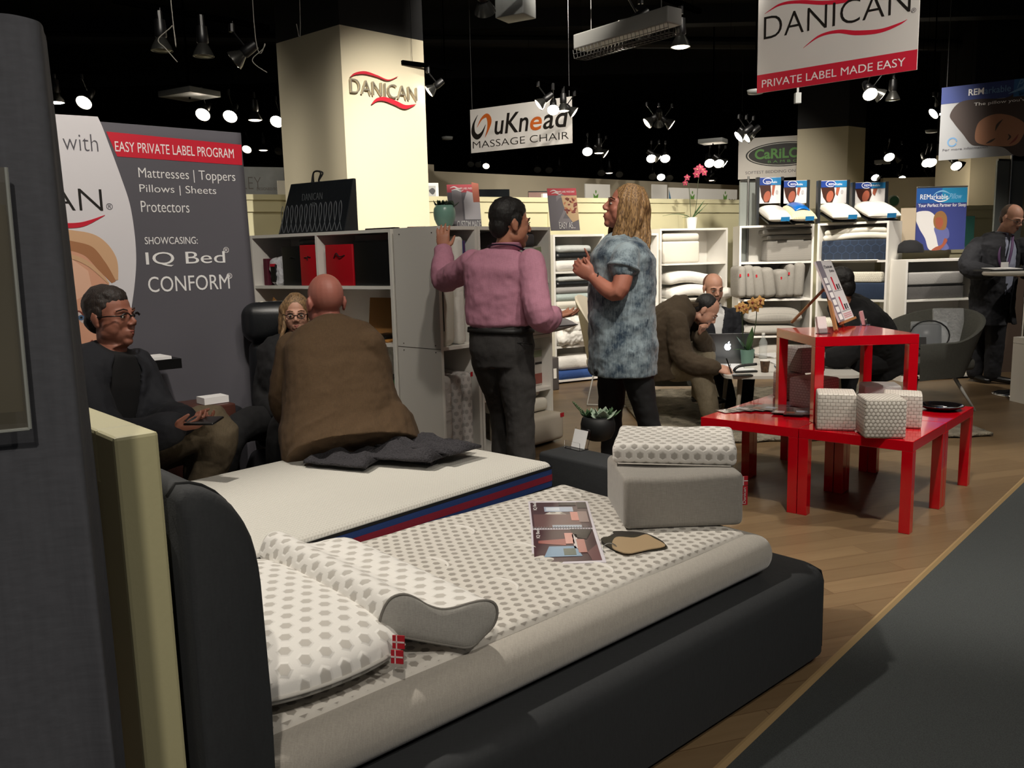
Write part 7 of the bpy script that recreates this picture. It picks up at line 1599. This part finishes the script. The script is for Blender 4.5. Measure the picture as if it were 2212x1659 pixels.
for k in range(92):
    a = -2.75+5.5*k/55 if k < 56 else rn.uniform(-2.5, 2.5)             # round the back and sides of the skull
    sx, sy = math.sin(a), -math.cos(a)
    if sy > .62: continue
    L = rn.uniform(.31, .44)*(1 if sy < .2 else .85); o_ = rn.uniform(.94, 1.06); q = rn.uniform(.8, 1.15)
    lk.append((([(sx*.045*o_, -.01+sy*.055, .122)] + wave(sx*.083*o_, -.018+sy*.095*o_, .05, L, -.07 if sy < .3 else -.03, rn.uniform(0, 6), rn.uniform(.008, .018))), [.009*q, .013*q, .014*q, .013*q, .012*q, .009*q, .003]))
o2_, H2 = person('person with long wavy blond hair in a blue tie-dyed tunic and black leggings, facing left', J2, sk4,
    [garment('tunic', dye, .010, 0, 7, short=.36, disp=((.12, .026), (.04, .008)), flare=[.004, .002, 0, 0, 0, 0, 0]), collar(dye, .066, .012), locks(blond, lk), facer(brow='#4a3222', lip='#8a423e')], (ton, .004, 0), fem=True, vox=.005)
a = J2['arms'][1]; p = a[0].lerp(a[1], .37); d = (a[1]-a[0]).normalized(); x_ = d.cross(V(0, 1, 0)).normalized(); y_ = d.cross(x_)
MB().tube([p+x_*(.074*math.cos(t_))+y_*(.074*math.sin(t_)) for t_ in [i/20*2*PI for i in range(21)]], .012, 8, False).build('rolled_cuff', dye, o2_, smooth=True)
w_ = a[2].lerp(a[1], .12); MB().tube([w_+V(.012*math.cos(t_), .030*math.sin(t_), .032*math.cos(t_)) for t_ in [i/16*2*PI for i in range(17)]], .004, 6, False).build('wristband', BLACK, o2_, smooth=True)
MB().tube([at(1366, 668, Y-.19), at(1382, 684, Y-.185), at(1398, 692, Y-.16), at(1406, 700, Y-.13)], [.004, .006, .006, .004], 6).build('waist_tab', mat('denim_dark', '#1a2836', .9), o2_, smooth=True); MB().tube([at(1399, 690, Y-.165), at(1394, 715, Y-.17), at(1398, 738, Y-.165)], [.005, .005, .003], 6).build('waist_tie', _M['denim_dark'], o2_, smooth=True)
# --- 3 man with glasses, seated at the left, holding a phone
Y = 3.90; f3 = V(.86, -.5, 0).normalized(); r3 = V(f3.y, -f3.x, 0)
pel = at(215, 1000, Y); S3 = [(at(222, 1035, Y), .20, .165), (at(215, 990, Y), .20, .165), (at(212, 930, Y), .195, .155), (at(215, 870, Y), .205, .155), (at(228, 810, Y), .21, .132), (at(243, 775, Y), .155, .096), (at(252, 752, Y), .072, .070)]
navyj = weave('navy_jacket', '#0c0e16', 260, .85, .3, .8); khaki = weave('khaki', '#6a5d49', 260, .9, .3); tee = mat('black_tee', '#07070a', .85)
kn3 = at(462, 917, Y-.12)
J3 = dict(k=1, head=(at(240, 685, Y), (.96, -.26, .02), (-.04, 0, 1)), S=S3, hr=r3, sr=r3, arms=[[at(180, 815, Y-.16), at(235, 945, Y-.30), at(378, 924, Y-.42)], [at(292, 790, Y+.14), at(345, 900, Y+.05), at(398, 908, Y-.24)]],
          hands=[((.92, -.1, .12), (0, .35, .9), .5), ((.9, -.25, -.05), (-.1, -.3, .9), .45)],
          legs=[[pel+V(.10, -.10, .0), kn3, V(kn3.x-.10, kn3.y+.06, .30)], [pel+V(.10, .10, 0), at(430, 965, Y+.02), V(at(410, 1010, Y).x, Y, .09)]], toes=[(.6, -.6, -.1), (.8, -.3, 0)], lr=1.2, wi=2, ar=1.18)
def shirtfront(m, sl, e=.006):
    def g(J, o, HM_): MB().loft(ringsS(J['S'][sl:7], J['hr'], J['sr'], e)).build('shirt', m, o, remesh=.008, smo=3)
    return g
grizz = hairm('hair_brown', '#2a1d15', '#130d0a')
person('seated person with glasses in a navy jacket and khaki trousers, holding a phone', J3, smat('skin_dim', '#8e5a48'),
    [shirtfront(tee, 1, .010), garment('jacket', navyj, .034, 0, 7, gap=[.5, .42, .34, .30, .36, .5, .6], disp=((.12, .02), (.04, .006))),
     haircap(grizz, [((0, -.024, .048), (.080, .096, .088)), ((0, .004, .070), (.064, .070, .062)), ((0, -.070, -.012), (.058, .045, .055)), ((.073, -.012, .022), (.010, .030, .034)), ((-.073, -.012, .022), (.010, .030, .034))], .014), facer(brow='#2b1c14'), specs('#15100e', full=False, thick=.003)], (khaki, .012, 0), hs=1.10)
ph = at(440, 909, Y-.46); thing1(MB(F(ph, (.9, -.35, .05), (.1, -.3, 1))).rbox((0, 0, 0), (.15, .075, .009), .004, 2), 'phone', BLACKP, 'dark phone held in both hands of the seated man with glasses', 'phone', smooth=True)
q3 = S3[0][0]; thing1(MB(F(V(q3.x, q3.y, 0), AX)).rbox((0, .0, (q3.z-.06)/2), (.46, .42, q3.z-.06), .03, 3), 'seat_block', leather, 'dark upholstered seat under the man with glasses', 'seat', smooth=True)
# --- 4 woman with glasses in the recliner
Y = 4.72; f4 = V(.16, -1, 0).normalized(); r4 = V(f4.y, -f4.x, 0)
S4 = [(at(625, 935, Y), .18, .13), (at(627, 895, Y), .18, .14), (at(630, 845, Y), .165, .13), (at(633, 795, Y), .175, .14), (at(636, 760, Y), .180, .110), (at(637, 735, Y), .130, .080), (at(639, 720, Y), .058, .055)]
pel = S4[1][0]; blk4 = mat('black_jersey', '#08080b', .85)
J4 = dict(head=(at(640, 679, Y-.03), (.20, -.97, -.05), (0, 0, 1)), S=S4, hr=r4, sr=r4, arms=[[at(586, 770, Y), at(572, 860, Y-.06), at(612, 895, Y-.28)], [at(692, 770, Y), at(712, 860, Y-.1), at(665, 895, Y-.3)]], hands=[((.7, -.6, 0), (0, 0, -1), .4), ((-.7, -.6, 0), (0, 0, -1), .4)],
          legs=[[pel+V(-.09, -.05, -.03), V(pel.x-.16, Y-.50, .50), V(pel.x-.30, Y-.52, .09)], [pel+V(.09, -.05, -.03), V(pel.x+.08, Y-.48, .50), V(pel.x+.05, Y-.45, .09)]], toes=[(0, -1, 0), (0, -1, 0)], wi=2)
lk4 = []
for k in range(26):
    a = -2.5+5.0*k/25; sx, sy = math.sin(a), -math.cos(a)
    if sy > .50: continue
    lk4.append((([(sx*.02, .02+sy*.03, .128)] + wave(sx*.084, -.012+sy*.090, .05, rn.uniform(.26, .33), -.02 if sy < .2 else .03, rn.uniform(0, 6), .014)), [.013, .019, .020, .019, .016, .012, .005]))
person('person with blond hair and dark glasses in black clothes, sitting in the black recliner', J4, sk3, [garment('sweater', blk4, .016, 0, 7), locks(hairm('hair_ash', '#95754f', '#4b3824'), lk4), facer(brow='#5a4028', iris='#3a3a34'), specs('#0a0809', thick=.0024)], (blk4, .012, 0), fem=True, vox=.005, hs=.88)
# --- 5 bald man in the tweed jacket, seen from behind, sitting on the bed edge
Y = 3.92; f5 = V(-.40, .92, 0).normalized(); r5 = V(f5.y, -f5.x, 0)
S5 = [(at(745, 945, Y-.02), .215, .165), (at(742, 915, Y), .215, .165), (at(735, 860, Y+.02), .205, .150), (at(728, 800, Y+.05), .205, .140), (at(722, 745, Y+.09), .210, .120), (at(716, 712, Y+.12), .150, .092), (at(714, 694, Y+.14), .070, .068)]
tweed = weave('tweed', '#54402a', 420, .95, .35, .72); pel = S5[1][0]; olive = weave('olive_trousers', '#33291d', 260, .9, .3)
J5 = dict(head=(at(703, 654, Y+.17), (-.52, .83, -.10), (0, 0, 1)), S=S5, hr=r5, sr=r5, arms=[[at(795, 745, Y+.06), at(812, 850, Y+.14), at(770, 880, Y+.40)], [at(634, 752, Y+.06), at(622, 875, Y+.10), at(650, 905, Y+.32)]], hands=[((-.5, .8, 0), (0, 0, -1), .4), ((.5, .8, 0), (0, 0, -1), .4)],
          legs=[[pel+r5*.10-V(0, 0, .02), V(pel.x+.02, Y+.52, .52), V(pel.x+.04, Y+.55, .09)], [pel-r5*.12-V(0, 0, .02), V(pel.x-.30, Y+.42, .52), V(pel.x-.28, Y+.46, .09)]], toes=[(-.1, 1, 0), (-.3, 1, 0)], lr=1.1, wi=2, ar=1.12)
H5h = [(at(768, 985, Y-.10), .285, .20), (at(763, 955, Y-.06), .280, .19)]
o5, H5 = person('bald person in a brown tweed jacket, back turned, sitting on the far mattress edge', J5, smat('skin_bald', '#a8685a'), [garment('jacket', tweed, .028, 0, 7, hem=H5h, flare=[0, 0, .06, .05, .025, .008, 0, 0, 0], disp=((.13, .020), (.05, .006)), smo=5), collar(tweed, .070, .048)], (olive, .012, 0), hs=1.10, vox=.005)
MB().tube(spline([at(706, 950, Y-.235), at(699, 900, Y-.215), at(694, 830, Y-.13)], 5), .0035, 5).build('back_vent', mat('tweed_dark', '#241a0e', .95), o5, smooth=True)
MB(F(at(640, 948, Y-.13), (.9, -.38, 0))).box((.0, 0, 0), (.11, .012, .045)).build('pocket_flap', tweed, o5) 
# --- 6 man in brown jacket writing, seated
Y = 6.70; f6 = V(.98, -.18, 0).normalized(); r6 = V(f6.y, -f6.x, 0)
S6 = [(at(1440, 812, Y), .18, .15), (at(1436, 790, Y), .18, .155), (at(1428, 752, Y), .175, .15), (at(1438, 712, Y), .185, .15), (at(1458, 682, Y), .190, .125), (at(1478, 664, Y), .140, .09), (at(1492, 656, Y), .066, .064)]
umber = weave('umber_jacket', '#3f3323', 240, .9, .35, .75); stone = weave('stone_trousers', '#7d735f', 260, .9, .3); pel = S6[1][0]
J6 = dict(head=(at(1524, 672, Y-.03), (.70, -.25, -.66), (.62, -.1, .74)), S=S6, hr=r6, sr=r6, arms=[[at(1462, 692, Y-.20), at(1478, 775, Y-.28), at(1546, 797, Y-.42)], [at(1482, 676, Y+.18), at(1522, 752, Y+.10), at(1514, 727, Y-.12)]],
          hands=[((.85, -.15, -.1), (.1, .6, -.7), .75), ((.1, -.1, .9), (.5, -.6, 0), 1.55)], legs=[[pel+V(.06, -.10, -.01), at(1508, 803, Y-.30), at(1534, 888, Y-.32)], [pel+V(.08, .10, .0), at(1520, 760, Y+.02), at(1512, 850, Y+.05)]], toes=[(.8, -.4, 0), (1, 0, 0)], lr=1.08, wi=2, ar=1.08)
o6, H6 = person('person in a brown jacket and khaki trousers, bent over the coffee table writing', J6, sk3, [garment('jacket', umber, .030, 0, 7, disp=((.12, .024), (.04, .008))), collar(umber, .070, .04), haircap(dk, [((0, -.030, .042), (.080, .088, .086)), ((0, -.060, -.02), (.062, .045, .06))], .006), facer(), haircap(mat('stubble', '#4b3227', .9), [((0, .040, -.070), (.054, .050, .046))], .002, name='beard')], (stone, .016, 0), vox=.0065)
a = J6['arms'][0]; MB().tube([a[1].lerp(a[2], .86), a[1].lerp(a[2], .99)], [.043, .040], 12).build('shirt_cuff', mat('blue_cuff', '#3c568c', .8), o6, smooth=True)
pn = a[2]+V(.09, -.03, .02); thing1(MB().tube([pn+V(.02, 0, -.05), pn+V(-.02, 0, .06)], .005, 6), 'pen', BLACKP, 'black pen in the writing man\'s hand', 'pen')
# --- 7 bearded man in navy behind the laptop
Y = 7.75; f7 = V(.12, -1, 0).normalized(); r7 = V(f7.y, -f7.x, 0)
S7 = [(at(1545, 790, Y), .18, .14), (at(1544, 765, Y), .18, .14), (at(1542, 735, Y), .18, .13), (at(1540, 705, Y), .19, .13), (at(1540, 682, Y), .195, .115), (at(1540, 669, Y), .14, .085), (at(1540, 661, Y), .066, .064)]
pel = S7[1][0]
J7 = dict(head=(at(1541, 623, Y-.08), (.16, -.94, -.26), (0, -.2, 1)), S=S7, hr=r7, sr=r7, arms=[[at(1498, 682, Y), at(1490, 742, Y-.05), at(1520, 757, Y-.30)], [at(1582, 682, Y), at(1588, 742, Y-.05), at(1562, 757, Y-.30)]], hands=[((.5, -.8, 0), (0, 0, -1), .4), ((-.5, -.8, 0), (0, 0, -1), .4)],
          legs=[[pel+V(-.1, -.05, 0), V(pel.x-.12, Y-.45, .48), V(pel.x-.02, Y-.62, .09)], [pel+V(.1, -.05, 0), V(pel.x+.15, Y-.45, .48), V(pel.x+.15, Y-.5, .09)]], toes=[(.5, -1, 0), (0, -1, 0)], wi=2)
person('person with a shaved head and short beard in a navy jacket, sitting behind the laptop', J7, sk3, [shirtfront(mat('white_shirt', '#c9c8c6', .8), 1, .008), garment('jacket', navyj, .030, 0, 7, gap=[.12, .12, .12, .16, .28, .5, .6]), collar(mat('white_shirt'), .066, .045), haircap(mat('cropped_hair', '#6a4637', .9), [((0, -.040, .036), (.0755, .074, .080))], .002), facer(brow='#2c1c14'), haircap(mat('short_beard', '#5a4031', .95), [((0, .037, -.068), (.0545, .0525, .050)), ((0, .070, -.098), (.028, .024, .022))], .003, name='beard')], (mat('dark_wool', '#101013', .9), .014, 0), hs=1.07, vox=.0065)
# --- 8 black-haired person in black, leaning forward in the armchair, back turned
Y = 6.85; f8 = V(-.92, .25, 0).normalized(); r8 = V(f8.y, -f8.x, 0)
S8 = [(at(1925, 800, Y), .18, .15), (at(1912, 775, Y), .185, .155), (at(1895, 745, Y-.05), .18, .15), (at(1872, 712, Y-.12), .19, .15), (at(1846, 682, Y-.2), .195, .13), (at(1828, 664, Y-.25), .14, .09), (at(1820, 652, Y-.27), .066, .064)]
pel = S8[1][0]; blkw = weave('black_wool', '#08080a', 240, .95, .3)
J8 = dict(head=(at(1812, 615, Y-.3), (-.8, .55, -.25), (-.3, 0, 1)), S=S8, hr=r8, sr=r8, arms=[[at(1846, 690, Y-.02), at(1800, 745, Y+.05), at(1770, 770, Y-.1)], [at(1858, 690, Y-.38), at(1832, 760, Y-.45), at(1780, 775, Y-.4)]], hands=[((-.9, 0, 0), (0, 0, -1), .5), ((-.9, 0, 0), (0, 0, -1), .5)],
          legs=[[pel+V(-.05, .1, 0), at(1832, 790, Y), V(at(1832, 785, Y).x-.05, Y, .09)], [pel+V(-.05, -.1, 0), at(1838, 797, Y-.25), V(at(1838, 795, Y-.25).x-.05, Y-.25, .09)]], toes=[(-1, 0, 0), (-1, 0, 0)], wi=2, lr=1.1, ar=1.1)
person('black-haired person in a black coat, leaning forward in the grey armchair behind the easel', J8, sk2, [garment('coat', blkw, .036, 0, 7, disp=((.13, .03), (.05, .01))), haircap(dk, [((0, -.020, .040), (.088, .104, .096)), ((0, -.055, -.02), (.082, .060, .085)), ((.068, .0, -.02), (.022, .05, .07)), ((-.068, .0, -.02), (.022, .05, .07))], .014), facer()], (blkw, .016, 0), vox=.0065)
# --- 9 standing man in a dark suit at the high table
Y = 8.35; f9 = V(.42, -.9, 0).normalized(); r9 = V(f9.y, -f9.x, 0)
S9 = [(at(2142, 665, Y), .175, .135), (at(2143, 645, Y), .18, .14), (at(2146, 610, Y), .175, .145), (at(2150, 570, Y), .19, .15), (at(2155, 535, Y), .20, .125), (at(2162, 516, Y), .145, .09), (at(2166, 506, Y), .068, .066)]
pel = S9[1][0]; darks = weave('charcoal_suit', '#15161c', 260, .85, .3)
fr_ = Z0(at(2112, 700, 8.45)); fl2 = Z0(at(2150, 700, 8.30))
J9 = dict(head=(at(2186, 472, Y-.10), (.34, -.84, -.42), (.15, -.35, .9)), S=S9, hr=r9, sr=r9, arms=[[at(2112, 530, Y), at(2092, 578, Y-.10), at(2140, 588, Y-.30)], [at(2206, 530, Y), at(2238, 580, Y-.15), at(2214, 588, Y-.38)]], hands=[((.9, -.3, 0), (.1, .3, -.9), .35), ((-.7, -.6, 0), (0, 0, -1), .4)],
          legs=[[pel+r9*.09-V(0, 0, .05), V(fr_.x, fr_.y, .5), fr_+V(0, 0, .09)], [pel-r9*.09-V(0, 0, .05), V(fl2.x+.01, fl2.y, .5), fl2+V(0, 0, .09)]], toes=[(.2, -1, 0), (.75, -.6, 0)], lr=1.1, wi=2, ar=1.08)
bl9 = mat('pale_blue_shirt', '#8e93a6', .85, bump=(20, .2, .02))
person('person in a dark suit and pale blue shirt, reading at the high table', J9, sk3, [shirtfront(bl9, 1, .012), garment('jacket', darks, .034, 0, 7, gap=[.2, .22, .24, .30, .36, .42, .55, .6], hem=[(at(2140, 700, Y), .20, .165)]), collar(bl9, .07, .045), haircap(hairm('hair_grey', '#5d4a3c', '#382a20'), [((0, -.042, .034), (.077, .076, .082)), ((0, -.060, -.02), (.064, .045, .06))], .008), facer(brow='#5b4638'), specs('#3a3430', full=True, thick=.002),
    lanyard(mat('lanyard_purple', '#4b2c55', .6), lambda J, H: [at(2170, 505, Y-.10), at(2160, 530, Y-.175), at(2158, 560, Y-.205), at(2164, 578, Y-.215)], .012), lanyard(_M['lanyard_purple'], lambda J, H: [at(2188, 508, Y-.12), at(2186, 535, Y-.19), at(2180, 562, Y-.215), at(2174, 578, Y-.22)], .012)], (darks, .018, 0), hs=1.05, vox=.0065)
bp9 = at(2170, 575, Y-.26); MB(F(bp9, (.95, .4, 0))).box((0, 0, 0), (.10, .004, .075)).build('badge', PRW, bpy.data.objects['person.008'])
for o_ in COL.objects:
    if '_w' in o_: del o_['_w']
